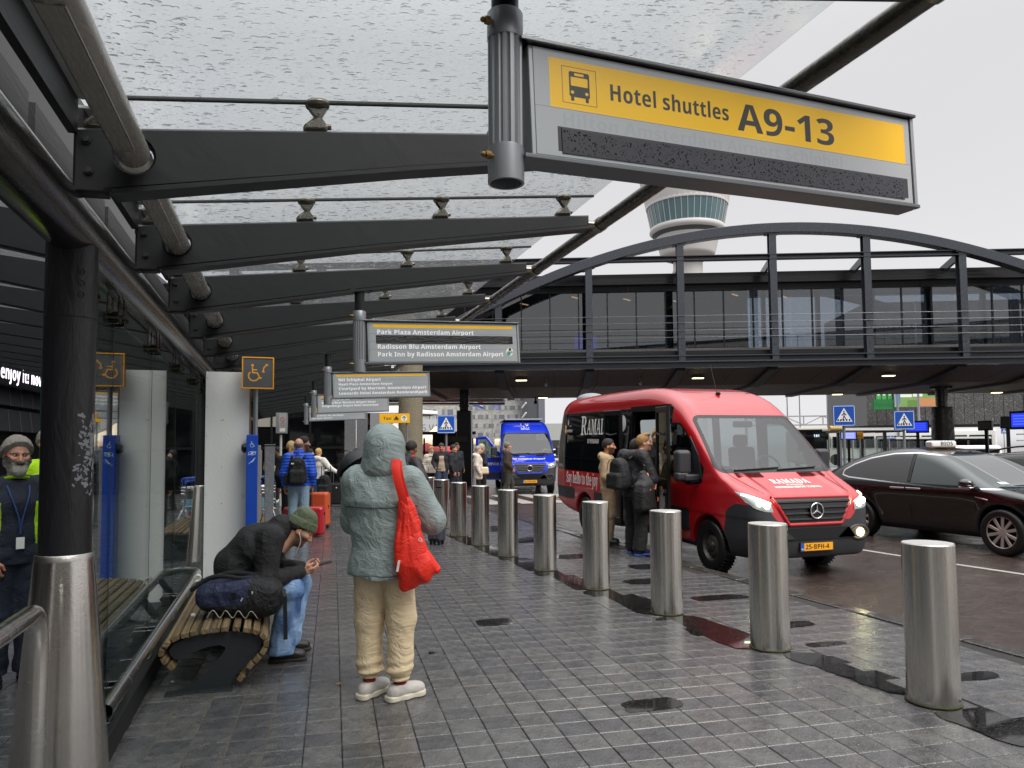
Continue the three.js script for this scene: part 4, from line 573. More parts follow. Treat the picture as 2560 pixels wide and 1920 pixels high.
function block(name, label, px0, px1, d, y0, y1, depth, wallM, floors, cols, winM, turn, wh = 0.5, cat = 'building') { // a box with bands of windows on the face towards us
  const a = at(px0, d), b = at(px1, d), w = Math.hypot(b[0] - a[0], b[2] - a[2]), o = thing(name, label, cat, at((px0 + px1) / 2, d), turn ?? faceCam((px0 + px1) / 2));
  part(o, 'wall', uvm(bx(w, y1 - y0, depth, 0, (y0 + y1) / 2, -depth / 2)), wallM);
  const fh = (y1 - y0) / Math.max(floors, 1);
  for (let f = 0; f < floors; f++) for (let c = 0; c < cols; c++) { const cw = w / cols; const p = part(o, 'window', bx(cw * 0.985, fh * wh, 0.16, -w / 2 + (c + 0.5) * cw, y0 + (f + 0.55) * fh, 0.0), winM[(f * 3 + c * 7 + (c >> 2)) % winM.length]); }
  return o;
}
{
  const wh = std(0xdcdcd8, 0.75, 0, { map: rep(T.tile, 0.1, 0.1) }), win = [phy(0x6d747a, 0.2), phy(0x9a9d9a, 0.3), phy(0x7d8387, 0.25), phy(0xacaea9, 0.35)];
  const o = block('office_block', 'long white office building with rows of windows beyond the bridge', 1040, 1308, 300, -2, 31, 18, wh, 9, 40, win, undefined, 0.46);
  block('office_wing', 'white office wing with window bands behind the crossing sign', 1040, 1140, 240, -2, 24.5, 14, wh, 6, 14, win, R(-4), 0.42);
  const dt = block('dark_tower_block', 'dark grey windowless tower block right of the white office', 1306, 1345, 297, -2, 60, 16, std(0x55585f, 0.6), 0, 0, win);
  part(dt, 'side_strip', bx(2.6, 62, 17, 4.6, 29, -8), std(0x777983, 0.6));
  for (let i = 0; i < 6; i++) part(dt, 'bracket', beamBox([-3.2, 6 + i * 4, 0.2], [-1.6, 8 + i * 4, 1.6], 0.6, 0.6), M.white);
  // flags
  const fl = (px, d, y, w, h, cols, label) => { const f = thing('flag', label, 'flag', at(px, d), faceCam(px)); part(f, 'flagpole', cy(0.07, 0.05, y + h + 1, -w / 2 - 0.1, (y + h + 1) / 2, 0, 8), M.greyAlu); cols.forEach((c, i) => { const g = new THREE.PlaneGeometry(w, h / cols.length, 12, 1), p = g.attributes.position; for (let k = 0; k < p.count; k++) { const u = p.getX(k) / w + 0.5; p.setZ(k, Math.sin(u * 7) * 0.12); p.setY(k, p.getY(k) + 0.12 * Math.sin(u * 5) - u * 0.2); } g.computeVertexNormals(); part(f, 'stripe', tr(g, 0, y + h - (i + 0.5) * h / cols.length, 0), std(c, 0.8, 0, { side: THREE.DoubleSide })); }); };
  fl(1195, 110, hy(1017, 1195, 110), 1.5, 1.05, [0xb23a44, 0xe2e2e2, 0x2f55a8], 'red white and blue flag in front of the white office');
  fl(1242, 118, hy(1022, 1242, 118), 1.35, 1.0, [0x767aa6], 'plain lilac flag right of the tricolour flag');
  // low hall and roofs between the vans
  block('low_hall', 'low pale grey hall with flat roof far behind the blue van', 1330, 1420, 190, -1, 8, 20, std(0xa9adaa, 0.7), 0, 0, win);
  block('low_wall', 'dark concrete ramp wall in the gap between the two vans', 1330, 1420, 90, -1, 2.6, 4, std(0x6b6b69, 0.8, 0, { map: rep(T.speck, 0.2, 0.2) }), 0, 0, win);
  const pv = thing('parked_pickup', 'pale parked car in the gap between the two vans', 'car', at(1392, 70), faceCam(1392)); part(pv, 'body', merge([rb(4.6, 0.7, 1.8, 0.2, 0, 0.7, 0), rb(2.4, 0.6, 1.6, 0.2, -0.2, 1.25, 0)]), M.white); part(pv, 'window', rb(2.2, 0.42, 1.64, 0.1, -0.2, 1.28, 0), M.glassDark); for (const x of [-1.4, 1.4]) part(pv, 'wheel', cy(0.33, 0.33, 1.84, x, 0.33, 0, 16, PI / 2), M.rubber);
  // tents and parasols
  const tent = (px, d, yp, yb, r, label, m) => { const o = thing('pavilion_tent', label, 'tent', at(px, d)); const p = []; for (let i = 0; i <= 8; i++) { const t = i / 8; p.push([0.12 + r * t, lerp(yp, yb, Math.pow(t, 0.55))]); } p.push([r + 0.12, yb - 0.35]); part(o, 'canopy', lathe(p, 6), m); for (let i = 0; i < 6; i++) { const a = i / 6 * 2 * PI; part(o, 'pole', cy(0.05, 0.05, yb, Math.sin(a) * r, yb / 2, Math.cos(a) * r, 8), M.greyAlu); } };
  const cream = std(0xd9cdb0, 0.8, 0, { side: THREE.DoubleSide });
  tent(984, 48, hy(1060, 984, 48), 2.2, 2.6, 'cream peaked tent directly behind the hooded woman head', cream);
  tent(1092, 56, hy(1066, 1092, 56), 2.3, 3.2, 'cream tent roof left of the crossing sign', cream);
  tent(985, 82, hy(1012, 985, 82), hy(1030, 985, 82), 5, 'white tent roof far back above the taxi sign', std(0xd6d6d4, 0.7, 0, { side: THREE.DoubleSide }));
  for (const [px, d, r, l] of [[1066, 43, 1.2, 'red parasol half behind the concrete pillar'], [1096, 45, 1.7, 'wide red parasol above the couple walking']]) { const o = thing('parasol', l, 'parasol', at(px, d)); part(o, 'canopy', lathe([[0.02, hy(1112, px, d) + 0.12], [r * 0.5, hy(1117, px, d)], [r, hy(1122, px, d) - 0.15], [r, hy(1122, px, d) - 0.28]], 8), std(0xc02a3c, 0.7, 0, { side: THREE.DoubleSide })); part(o, 'pole', cy(0.03, 0.03, 1.6, 0, 0.8, 0, 8), M.greyAlu); }
  const kiosk = thing('grey_kiosk', 'grey cabin block with dark slots left of the concrete pillar', 'kiosk', at(945, 60), faceCam(945)); part(kiosk, 'wall', bx(2.4, 4.6, 3, 0, 2.3, -1.5), std(0x74777d, 0.7)); for (const x of [-0.4, 0.35]) part(kiosk, 'slot', bx(0.3, 0.9, 0.1, x, 2.9, 0), M.blackSmooth);
  const st2 = thing('banner_column', 'tall narrow banner with colourful figure print left of the kiosk', 'banner', at(911, 42), faceCam(911)); part(st2, 'board', bx(0.62, 2.6, 0.1, 0, hy(1090, 911, 42), 0), std(0xffffff, 0.6, 0, { map: ctex(32, 128, g => { const c = ['#2a1a18', '#c4a08c', '#3a3a3a', '#c7552c', '#4a3a2c', '#e2b02e', '#dfd2ac', '#e3ddcf']; c.forEach((q, i) => { g.fillStyle = q; g.fillRect(0, i * 16, 32, 16); }); g.fillStyle = '#9c8f88'; g.fillRect(8, 8, 14, 30); }) })); part(st2, 'pole', cy(0.05, 0.05, 2.4, 0, 1.0, -0.1, 8), M.greyAlu);
  const bar2 = thing('stall_counter', 'dark food stall with board of letters under the crossing sign', 'stall', at(1102, 40), faceCam(1102)); part(bar2, 'roof', bx(2.9, 0.14, 1.4, 0.4, hy(1083, 1102, 40), 0), M.blackSmooth); part(bar2, 'board', bx(1.3, 0.7, 0.1, 0.2, hy(1100, 1102, 40), 0.4), M.darkPlastic); part(bar2, 'post', merge([bx(0.1, 2.2, 0.1, -0.9, 1.1, 0), bx(0.1, 2.2, 0.1, 1.7, 1.1, 0)]), M.blackSmooth); part(bar2, 'counter', bx(2.6, 1.0, 0.8, 0.4, 0.5, -0.3), M.blackSmooth);
  const bn = thing('valet_banner', 'pale grey banner reading VALET between pillar and crossing sign', 'banner', at(1090, 62), faceCam(1090)); part(bn, 'board', tr(rb(3.6, 1.5, 0.1, 0.02), 0, hy(1070, 1090, 62), 0), M.lightGrey); part(bn, 'sign_face', tr(new THREE.PlaneGeometry(3.5, 1.4), 0, hy(1070, 1090, 62), 0.06), std(0xffffff, 0.6, 0, { map: ctex(256, 100, g => { g.fillStyle = '#b4b8bb'; g.fillRect(0, 0, 256, 100); g.fillStyle = '#5d6166'; g.font = '56px sans-serif'; g.fillText('P6 VALET', 4, 70, 246); }) })); part(bn, 'pole', cy(0.06, 0.06, 2.6, 0, 1.3, -0.1, 8), M.greyAlu);
  // white mesh roof and ducts behind the pillar
  const wr = thing('stair_canopy', 'layered white roof edges of the stair house left of the bridge', 'canopy', at(985, 40), R(-14)); for (let i = 0; i < 4; i++) part(wr, 'roof_edge', bx(9, 0.09, 1.2, 1.5, hy(985 + i * 7, 985, 40), -i * 0.6), i % 2 ? M.blackSmooth : M.lightGrey);
  const du = thing('ribbed_duct', 'silver ribbed duct under the canopy end by the bridge', 'duct', at(990, 27), R(-15)); part(du, 'duct', (() => { const p = []; for (let i = 0; i <= 40; i++) p.push([0.24 + (i % 2) * 0.03, i / 40 * 1.4]); return lathe(p, 20).rotateZ(PI / 2).translate(0.5, hy(928, 990, 27), 0); })(), M.galv); part(du, 'bracket', merge([bx(0.08, 0.8, 0.08, 0.3, hy(928, 990, 27) + 0.5, 0), bx(0.08, 0.8, 0.08, -0.6, hy(928, 990, 27) + 0.5, 0)]), M.black);
}
{ // grey parking building right, bus station
  const conc = std(0x8a8b8a, 0.75, 0, { map: rep(T.speck, 0.15, 0.15) });
  const o = thing('parking_building', 'grey panelled building on struts behind the bus shelters', 'building', at(2168, 72), R(-20));
  part(o, 'core', bx(60, 12, 12, 30.2, 9.6, -6.2), std(0x6f7070, 0.7));
  for (let i = 0; i < 16; i++) part(o, 'cladding_panel', uvm(bx(0.86, 12, 0.12, 0.45 + i * 0.9, 9.6, 0.03 + h3(i, 1, 1) * 0.02)), conc);
  const lam = phy(0xa7abac, 0.25, { transmission: 0.35, thickness: 0, ior: 1.5 });
  for (let i = 0; i < 24; i++) for (let j = 0; j < 3; j++) part(o, 'glass_panel', bx(1.4, 3.3, 0.06, 15.2 + i * 1.45, 4.9 + j * 3.4, 0.06), lam);
  for (let i = 0; i < 12; i++) { part(o, 'frame_post', bx(0.22, 12, 0.2, 15 + i * 3, 9.6, 0.3), M.lightGrey); part(o, 'brace', beamBox([15 + i * 3, 4 + (i % 2) * 8, 0.22], [18 + i * 3, 12 - (i % 2) * 8, 0.22], 0.14, 0.14), M.lightGrey); }
  for (const y of [6.5, 9, 11.5]) part(o, 'rail', bx(36, 0.14, 0.14, 33, y, 0.34), M.lightGrey);
  for (let i = 0; i < 9; i++) { const x = 15 + i * 4; part(o, 'strut', merge([beamBox([x, 0, 0], [x + 1.4, 3.7, 0], 0.4, 0.4), beamBox([x + 2.8, 0, 0], [x + 1.4, 3.7, 0], 0.4, 0.4)]), M.lightGrey); }
  for (let j = 0; j < 4; j++) part(o, 'level_rail', bx(44, 0.12, 0.12, 36, 0.8 + j * 0.6, -0.5), M.lightGrey);
  const gs = thing('green_sign', 'green beer brand sign with bottle pictures on the grey building corner', 'sign', at(2185, 70.5), R(-20));
  part(gs, 'board', bx(2.3, 1.0, 0.4, 0.8, hy(1013, 2185, 70.5), 0.65), std(0x14602c, 0.5)); part(gs, 'sign_face', tr(new THREE.PlaneGeometry(2.2, 0.92), 0.8, hy(1013, 2185, 70.5), 0.87), std(0xffffff, 0.5, 0, { map: ctex(256, 84, g => { g.fillStyle = '#1d7038'; g.fillRect(0, 0, 256, 84); g.fillStyle = '#115a2c'; g.font = 'bold 58px sans-serif'; g.fillText('Heineken', 6, 62, 236); }) }));
  part(gs, 'poster', tr(new THREE.PlaneGeometry(2.0, 1.5), 0.9, hy(985, 2185, 70.5), 0.7), std(0xffffff, 0.5, 0, { map: ctex(128, 64, g => { g.fillStyle = '#2b2f2d'; g.fillRect(0, 0, 128, 64); for (const x of [8, 40, 74]) { g.fillStyle = '#3fa552'; g.fillRect(x, 0, 26, 64); g.fillStyle = '#dfe6dc'; g.beginPath(); g.arc(x + 13, 32, 9, 0, 7); g.fill(); } }) }));
  const bb = thing('billboard', 'long printed billboard on the grey building beside a white mast', 'billboard', at(2250, 70), R(-20)); part(bb, 'board', bx(4.6, 1.7, 0.2, 1.6, hy(996, 2250, 70), 0.6), M.lightGrey); part(bb, 'sign_face', tr(new THREE.PlaneGeometry(4.4, 1.6), 1.6, hy(996, 2250, 70), 0.72), std(0xffffff, 0.5, 0, { map: ctex(256, 70, g => { g.fillStyle = '#7aa05a'; g.fillRect(0, 0, 256, 70); g.fillStyle = '#3f78c0'; g.fillRect(0, 10, 22, 50); g.fillStyle = '#e8ecea'; g.fillRect(24, 20, 60, 12); g.fillRect(90, 14, 50, 16); g.fillStyle = '#c48a5c'; g.fillRect(110, 36, 146, 34); g.fillStyle = '#5f8a3c'; g.fillRect(60, 44, 60, 26); }) }));
  const mast = (px, d, h, label) => { const m = thing('lamp_mast', label, 'mast', at(px, d)); part(m, 'pole', cy(0.12, 0.07, h, 0, h / 2, 0, 10), M.greyAlu); part(m, 'lamp_head', rb(0.9, 0.14, 0.4, 0.05, 0.4, h, 0), M.greyPaint); };
  mast(2246, 64, 9.5, 'pale mast rising between the two blue crossing signs'); mast(1969, 120, 20, 'thin far lamp mast left of the pair above the red minibus'); mast(2000, 122, 20, 'thin far lamp mast right of the pair above the red minibus'); mast(2070, 75, 13.5, 'lamp mast seen through the footbridge glazing'); mast(2298, 66, 14.5, 'second lamp mast seen through the footbridge glazing');
  const g = thing('sign_gantry', 'white lattice gantry far behind the coach', 'gantry', at(1985, 95), R(-20)); const gp = [], H = [hy(1040, 2080, 95), hy(1062, 2080, 95)]; for (let i = 0; i < 9; i++) { gp.push(beamBox([-6 + i * 2.4, H[1], 0], [-6 + i * 2.4, H[0], 0], 0.12, 0.12), beamBox([-6 + i * 2.4, H[i % 2], 0], [-3.6 + i * 2.4, H[(i + 1) % 2], 0], 0.1, 0.1)); } part(g, 'lattice', gp, M.lightGrey); part(g, 'chord', merge([bx(24, 0.16, 0.16, 5, H[0], 0), bx(24, 0.16, 0.16, 5, H[1], 0)]), M.lightGrey); part(g, 'leg', merge([bx(0.3, H[0], 0.3, -6, H[0] / 2, 0), bx(0.3, H[0], 0.3, 16, H[0] / 2, 0)]), M.lightGrey);
  // coach seen from behind
  const c = thing('coach', 'beige coach seen from behind with a black rear window reading 181', 'coach', at(2032, 60, -0.1), faceCam(2032) + R(6));
  part(c, 'body', rb(2.55, 3.0, 11.5, 0.28, 0, 1.75, -5.8, 0, 0, 0, 3), std(0x9b9684, 0.45)); part(c, 'rear_window', rb(2.36, 1.75, 0.1, 0.2, 0, 2.2, -0.04), M.glassDark); part(c, 'route_number', tr(new THREE.PlaneGeometry(0.5, 0.3), 0.25, 2.55, 0.02), std(0x000000, 0.5, 0, { emissive: 0xffffff, emissiveIntensity: 1.2, emissiveMap: ctex(64, 40, q => { q.fillStyle = '#0b0e10'; q.fillRect(0, 0, 64, 40); q.fillStyle = '#cfe6ff'; q.font = 'bold 34px monospace'; q.fillText('181', 2, 32); }) }));
  part(c, 'tail_lamp', rb(0.2, 0.85, 0.06, 0.04, 1.1, 1.0, 0.0), M.blackSmooth); part(c, 'lamp_lens', merge([cy(0.06, 0.06, 0.04, 1.1, 1.25, 0.03, 12, PI / 2)]), std(0x8a1414, 0.3, 0, { emissive: 0xff3020, emissiveIntensity: 2 })); for (const x of [-1.05, 1.05]) part(c, 'wheel', cy(0.5, 0.5, 0.3, x, 0.5, -2.6, 18, 0, 0, PI / 2), M.rubber); part(c, 'grille', merge([0, 1, 2, 3].map(i => bx(1.6, 0.04, 0.04, 0, 0.75 + i * 0.12, 0.0))), M.blackSmooth);
  const wb = thing('white_bus', 'white articulated bus parked behind the black car', 'bus', at(2245, 64, -0.1), faceCam(2245) + R(4)); part(wb, 'body', rb(14.5, 2.6, 2.5, 0.2, 0, 1.75, -1.3, 0, 0, 0, 2), M.white); for (let i = 0; i < 8; i++) part(wb, 'window', rb(1.6, 1.0, 0.08, 0.06, -6.2 + i * 1.75, 2.05, 0.0), M.glassDark); for (const x of [-5, 0.6, 5.2]) part(wb, 'wheel', cy(0.5, 0.5, 0.3, x, 0.5, -0.1, 18, PI / 2), M.rubber);
  const wc = thing('white_car', 'roof of a white car behind the black estate car', 'car', at(2430, 50, -0.1), faceCam(2430)); part(wc, 'body', merge([rb(4.6, 0.7, 1.8, 0.25, 0, 0.75, 0), rb(3.4, 0.75, 1.5, 0.3, -0.1, 1.3, 0)]), M.white); part(wc, 'window', rb(3.2, 0.4, 1.54, 0.15, -0.1, 1.3, 0), M.glassDark); for (const x of [-1.4, 1.4]) part(wc, 'wheel', cy(0.33, 0.33, 1.84, x, 0.33, 0, 16, PI / 2), M.rubber);
  // shelters
  const shel = (px, d, w, yr, label) => { const s = thing('bus_shelter', label, 'bus shelter', at(px, d), R(-12)); part(s, 'roof', merge([rb(w, 0.14, 3, 0.04, 0, yr, 0), rb(w + 0.1, 0.1, 0.1, 0.04, 0, yr - 0.06, 1.5)]), M.lightGrey); const n = Math.round(w / 0.8); for (let i = 0; i < n; i++) part(s, 'rafter', bx(0.12, 0.12, 2.9, -w / 2 + 0.3 + i * 0.8, yr - 0.13, 0), M.blackSmooth); for (const x of [-w / 2 + 0.6, 0, w / 2 - 0.6]) part(s, 'post', bx(0.16, yr, 0.16, x, yr / 2, -0.6), M.blackSmooth); for (let i = 0; i < n; i += 1) part(s, 'glass_panel', bx(0.74, 1.8, 0.02, -w / 2 + 0.4 + i * 0.8, 1.15, -0.8), phy(0xdfe8e6, 0.05, { transmission: 1, thickness: 0, ior: 1.5 })); part(s, 'frame', merge(Array.from({ length: n + 1 }, (_, i) => bx(0.05, 2, 0.05, -w / 2 + i * 0.8, 1.0, -0.8))), M.greyAlu); return s; };
  shel(2165, 46, 4.2, hy(1074, 2165, 46), 'flat roofed bus shelter between the two blue crossing signs'); const eb = thing('shelter_pole_end', 'yellow capped end of the shelter beam beside the coach', 'beam end', at(2090, 45)); part(eb, 'cap', merge([bar([-0.5, hy(1071, 2090, 45), 0], [0.5, hy(1071, 2090, 45), 0], 0.16, 14)]), std(0xb39a5c, 0.6)); part(eb, 'post', cy(0.06, 0.06, 2.6, 0.3, 1.3, 0, 8), M.greyAlu);
  shel(2330, 62, 8, hy(1095, 2330, 62), 'long bus shelter behind the concrete bridge pillar');
  const scrM = (a, b) => std(0x05070a, 0.3, 0, { emissive: 0xffffff, emissiveIntensity: 0.9, emissiveMap: ctex(64, 40, g => { g.fillStyle = a; g.fillRect(0, 0, 64, 40); g.fillStyle = b; for (let i = 0; i < 4; i++) g.fillRect(4, 6 + i * 8, 54, 3); }) });
  const screen = (px, py, d, w, h, m, label, turn = 0) => { const s = thing('display_screen', label, 'screen', at(px, d), faceCam(px) + turn), y = hy(py, px, d); part(s, 'housing', rb(w, h, 0.22, 0.03, 0, y, 0), M.blackSmooth); part(s, 'display_face', tr(new THREE.PlaneGeometry(w * 0.86, h * 0.74), 0, y, 0.115), m); part(s, 'post', bx(0.14, y, 0.12, 0, y / 2, -0.1), M.blackSmooth); };
  screen(2120, 1089, 40, 0.82, 0.48, scrM('#6f78c8', '#a9b0e6'), 'lilac departure screen left of the orange B12 board'); screen(2293, 1067, 36, 1.0, 0.6, scrM('#1a2cb4', '#3a52e0'), 'blue departure screen right of the second crossing sign'); screen(2563, 1050, 30, 1.05, 0.75, scrM('#2334c8', '#4a60e8'), 'blue screen cut off at the right edge', R(-14));
  screen(2520, 1056, 34, 0.62, 0.55, std(0x14181a, 0.4), 'dark switched off screen beside the blue one at right', R(10)); screen(2463, 1064, 36, 0.62, 0.48, std(0x5a5a56, 0.6), 'grey boxed board between pillar and dark screen', R(-20));
  const b12 = thing('stop_board', 'orange board reading B12 beside the lilac screen', 'sign', at(2148, 40), faceCam(2148)); part(b12, 'board', rb(0.36, 0.36, 0.08, 0.01, 0, hy(1088, 2148, 40), 0), std(0xc98a10, 0.5)); part(b12, 'sign_face', tr(new THREE.PlaneGeometry(0.34, 0.34), 0, hy(1088, 2148, 40), 0.043), std(0xffffff, 0.5, 0, { map: ctex(64, 64, g => { g.fillStyle = '#d9981a'; g.fillRect(0, 0, 64, 64); g.fillStyle = '#23211c'; g.font = 'bold 30px sans-serif'; g.fillText('B12', 2, 52, 60); }) })); part(b12, 'post', cy(0.04, 0.04, 2.1, 0, 1.05, -0.06, 8), M.greyAlu);
}
// ---------------------------------------------------------------- terminal on the left and at the end of the canopy
{
  const blk = std(0x0e0f11, 0.35), frame = std(0x1a1b1d, 0.4, 0.3), dg = phy(0x0a0b0d, 0.05, { ior: 1.6 });
  const t = thing('terminal_building', 'black glazed terminal end wall behind the people under the canopy', 'building', at(748, 29), R(-4));
  part(t, 'wall', bx(14, 6.6, 8, -5.2, 3.3, -4.2), blk);
  for (let i = 0; i < 9; i++) for (let j = 0; j < 3; j++) part(t, 'window_pane', bx(1.38, 1.5, 0.05, -10.5 + i * 1.45, 0.9 + j * 1.6, -0.17), dg);
  for (let i = 0; i < 10; i++) part(t, 'mullion', bx(0.07, 5.2, 0.16, -11.2 + i * 1.45, 2.6, -0.12), frame); for (let j = 0; j < 4; j++) part(t, 'transom', bx(13.2, 0.08, 0.14, -4.8, 0.1 + j * 1.6, -0.11), frame);
  for (let i = 0; i < 2; i++) for (let j = 0; j < 4; j++) part(t, "metal_panel", uvm(bx(0.44, 1.5, 0.1, 1.95 + i * 0.46, 0.8 + j * 1.53, -0.05)), M.greyAlu);
  part(t, 'lit_panel', bx(1.5, 0.45, 0.05, -1.2, 2.75, -0.1), std(0x8f8d84, 0.5));
  const s = thing('terminal_building', 'dark terminal facade with louvres at the far left', 'building', [-9.3, 0, -16]);
  part(s, 'wall', bx(2, 16, 60, -1, 8, 0), blk);
  for (let j = 0; j < 2; j++) for (let i = 0; i < 22; i++) part(s, 'louvre_panel', rb(0.1, 0.72, 0.86, 0.03, 0.06, 3.4 - j * 0.8, -26 + i * 0.95, 0, 0, 0.12, 1), std(0x303236, 0.45, 0.3));
  part(s, 'grid_screen', merge([...Array.from({ length: 60 }, (_, i) => bx(0.04, 1.1, 0.03, 0.1, 4.4, -26 + i * 0.35)), ...[0, 1, 2, 3].map(j => bx(0.04, 0.03, 21, 0.1, 3.9 + j * 0.33, -15.6))]), M.darkPlastic);
  const led = thing('led_banner', 'black LED banner with white running text reading enjoy it! now is', 'screen', [-9.0, -0.2, -29]);
  part(led, 'housing', bx(0.2, 1.5, 9, 0, 4.55, 0), M.blackSmooth);
  part(led, 'display_face', tr(new THREE.PlaneGeometry(9, 1.4), 0.105, 4.55, 0, 0, PI / 2), std(0x000000, 0.4, 0, { emissive: 0xffffff, emissiveIntensity: 1.4, emissiveMap: ctex(1024, 160, g => { g.fillStyle = '#050506'; g.fillRect(0, 0, 1024, 160); g.fillStyle = '#b9b4ee'; g.font = 'bold 64px sans-serif'; g.fillText('COMFORT IN HOLLAND', 20, 62, 960); g.fillStyle = '#efe4f4'; g.font = 'bold 66px sans-serif'; g.fillText('enjoy it! now is the time to fly', 30, 142, 960); }) }));
  const gp = thing('green_post', 'green painted steel post behind the bearded man', 'post', at(118, 12)); part(gp, 'shaft', cy(0.11, 0.11, 4.6, 0, 2.3, 0, 24), std(0x2f5a4a, 0.45)); part(gp, 'base', cy(0.16, 0.15, 0.06, 0, 0.03, 0, 24), std(0x2f5a4a, 0.45));
  // terminal building behind the camera, mirrored in the footbridge glass
  const bk = thing('terminal_building', 'pale banded terminal building behind the viewpoint, mirrored in the bridge glass', 'building', [10, 0, 52], R(186));
  part(bk, 'wall', bx(70, 17, 10, 0, 8.5, -5), std(0x2b2d31, 0.6)); for (let j = 0; j < 4; j++) for (let i = 0; i < 14; i++) part(bk, 'parapet_panel', bx(4.95, 1.7, 0.5, -32.5 + i * 5, 3.6 + j * 4, 0.1), std(0xc9c8c4, 0.8));
}
// ================================================================ vehicles (own axes: x forward from the front axle, y up, z to the vehicle's right)
function splitGeo(geo, g) {           // cuts a mesh along g = 0: [inside, outside]
  const ix = geo.index ? geo.index.array : Array.from({ length: geo.attributes.position.count }, (_, i) => i), p = geo.attributes.position.array, n = geo.attributes.normal.array;
  const N = p.length / 3, val = new Float32Array(N); for (let i = 0; i < N; i++) val[i] = g(p[i * 3], p[i * 3 + 1], p[i * 3 + 2], n[i * 3], n[i * 3 + 1], n[i * 3 + 2]);
  const out = [[], []], nor = [[], []];
  const mixv = (a, b, t, arr, q) => arr[a * 3 + q] + (arr[b * 3 + q] - arr[a * 3 + q]) * t;
  const push = (s, list) => { for (let k = 1; k < list.length - 1; k++) for (const v of [list[0], list[k], list[k + 1]]) { out[s].push(v[0], v[1], v[2]); nor[s].push(v[3], v[4], v[5]); } };
  const vert = i => [p[i * 3], p[i * 3 + 1], p[i * 3 + 2], n[i * 3], n[i * 3 + 1], n[i * 3 + 2]];
  for (let f = 0; f < ix.length; f += 3) {
    const t = [ix[f], ix[f + 1], ix[f + 2]], s = t.map(i => val[i] < 0);
    if (s[0] === s[1] && s[1] === s[2]) { push(s[0] ? 0 : 1, t.map(vert)); continue; }
    const A = [], B = [];
    for (let k = 0; k < 3; k++) { const a = t[k], b = t[(k + 1) % 3]; (s[k] ? A : B).push(vert(a)); if (s[k] !== s[(k + 1) % 3]) { const u = val[a] / (val[a] - val[b]), v = [0, 1, 2].map(q => mixv(a, b, u, p, q)).concat([0, 1, 2].map(q => mixv(a, b, u, n, q))); A.push(v); B.push(v); } }
    push(0, A); push(1, B);
  }
  return out.map((o, k) => { const q = new THREE.BufferGeometry(); q.setAttribute('position', new THREE.Float32BufferAttribute(o, 3)); q.setAttribute('normal', new THREE.Float32BufferAttribute(nor[k], 3)); const uv = new Float32Array(o.length / 3 * 2); for (let i = 0; i < o.length / 3; i++) { uv[i * 2] = o[i * 3]; uv[i * 2 + 1] = o[i * 3 + 1] + o[i * 3 + 2] * 0.3; } q.setAttribute('uv', new THREE.BufferAttribute(uv, 2)); return q; });
}
function sdPoly(P, x, y) { let d = 1e9, s = 1; for (let i = 0, j = P.length - 1; i < P.length; j = i++) { const ex = P[j][0] - P[i][0], ey = P[j][1] - P[i][1], wx = x - P[i][0], wy = y - P[i][1], t = clamp((wx * ex + wy * ey) / (ex * ex + ey * ey), 0, 1), bx_ = wx - ex * t, by = wy - ey * t; d = Math.min(d, bx_ * bx_ + by * by); const c1 = y >= P[i][1], c2 = y < P[j][1], c3 = ex * wy > ey * wx; if ((c1 && c2 && c3) || (!c1 && !c2 && !c3)) s = -s; } return s * Math.sqrt(d); }
function smoothPoly(P, n = 2) { for (let k = 0; k < n; k++) { const Q = []; P.forEach((p, i) => { const q = P[(i + 1) % P.length]; Q.push([p[0] * 0.75 + q[0] * 0.25, p[1] * 0.75 + q[1] * 0.25], [p[0] * 0.25 + q[0] * 0.75, p[1] * 0.25 + q[1] * 0.75]); }); P = Q; } return P; }
const rrect = (x, y, x0, y0, x1, y1, r) => { const dx = Math.abs(x - (x0 + x1) / 2) - (x1 - x0) / 2 + r, dy = Math.abs(y - (y0 + y1) / 2) - (y1 - y0) / 2 + r; return Math.hypot(Math.max(dx, 0), Math.max(dy, 0)) + Math.min(Math.max(dx, dy), 0) - r; };
function onto(f, axis, from, a, b) {   // the body's surface met by a ray along an axis: z from the side, x from the front, y from above
  let t = from; const s = Math.sign(from) || 1; const F = axis === 'z' ? q => f(a, b, q) : axis === 'x' ? q => f(q, a, b) : q => f(a, q, b);
  for (let i = 0; i < 90; i++) { const d = F(t); if (d < 0.0008) break; t -= s * Math.max(d * 0.6, 0.0006); } return t;
}
const fonts = {};
{
  const { FontLoader } = await import('three/addons/loaders/FontLoader.js'); const ld = new FontLoader();
  for (const [k, f] of [['sans', 'fonts/droid/droid_sans_bold.typeface.json'], ['serif', 'fonts/droid/droid_serif_bold.typeface.json'], ['thin', 'fonts/droid/droid_sans_regular.typeface.json']]) fonts[k] = await ld.loadAsync(f);
}
function letters(font, s, size, w, italic = 0) { const sh = fonts[font].generateShapes(s, size), g = new THREE.ShapeGeometry(sh, 6); g.computeBoundingBox(); const b = g.boundingBox; g.translate(-b.min.x, 0, 0); if (w) g.scale(w / (b.max.x - b.min.x), 1, 1); return g; }
function layOnSide(g, f, x0, y0, side, off = 0.004) { // letters read along the side as one looks at it
  const p = g.attributes.position; for (let i = 0; i < p.count; i++) { const u = p.getX(i), v = p.getY(i), x = x0 + (side > 0 ? u : -u), y = y0 + v; p.setXYZ(i, x, y, onto(f, 'z', 1.5 * side, x, y) + off * side); } if (side < 0) { } g.computeVertexNormals(); return g;
}
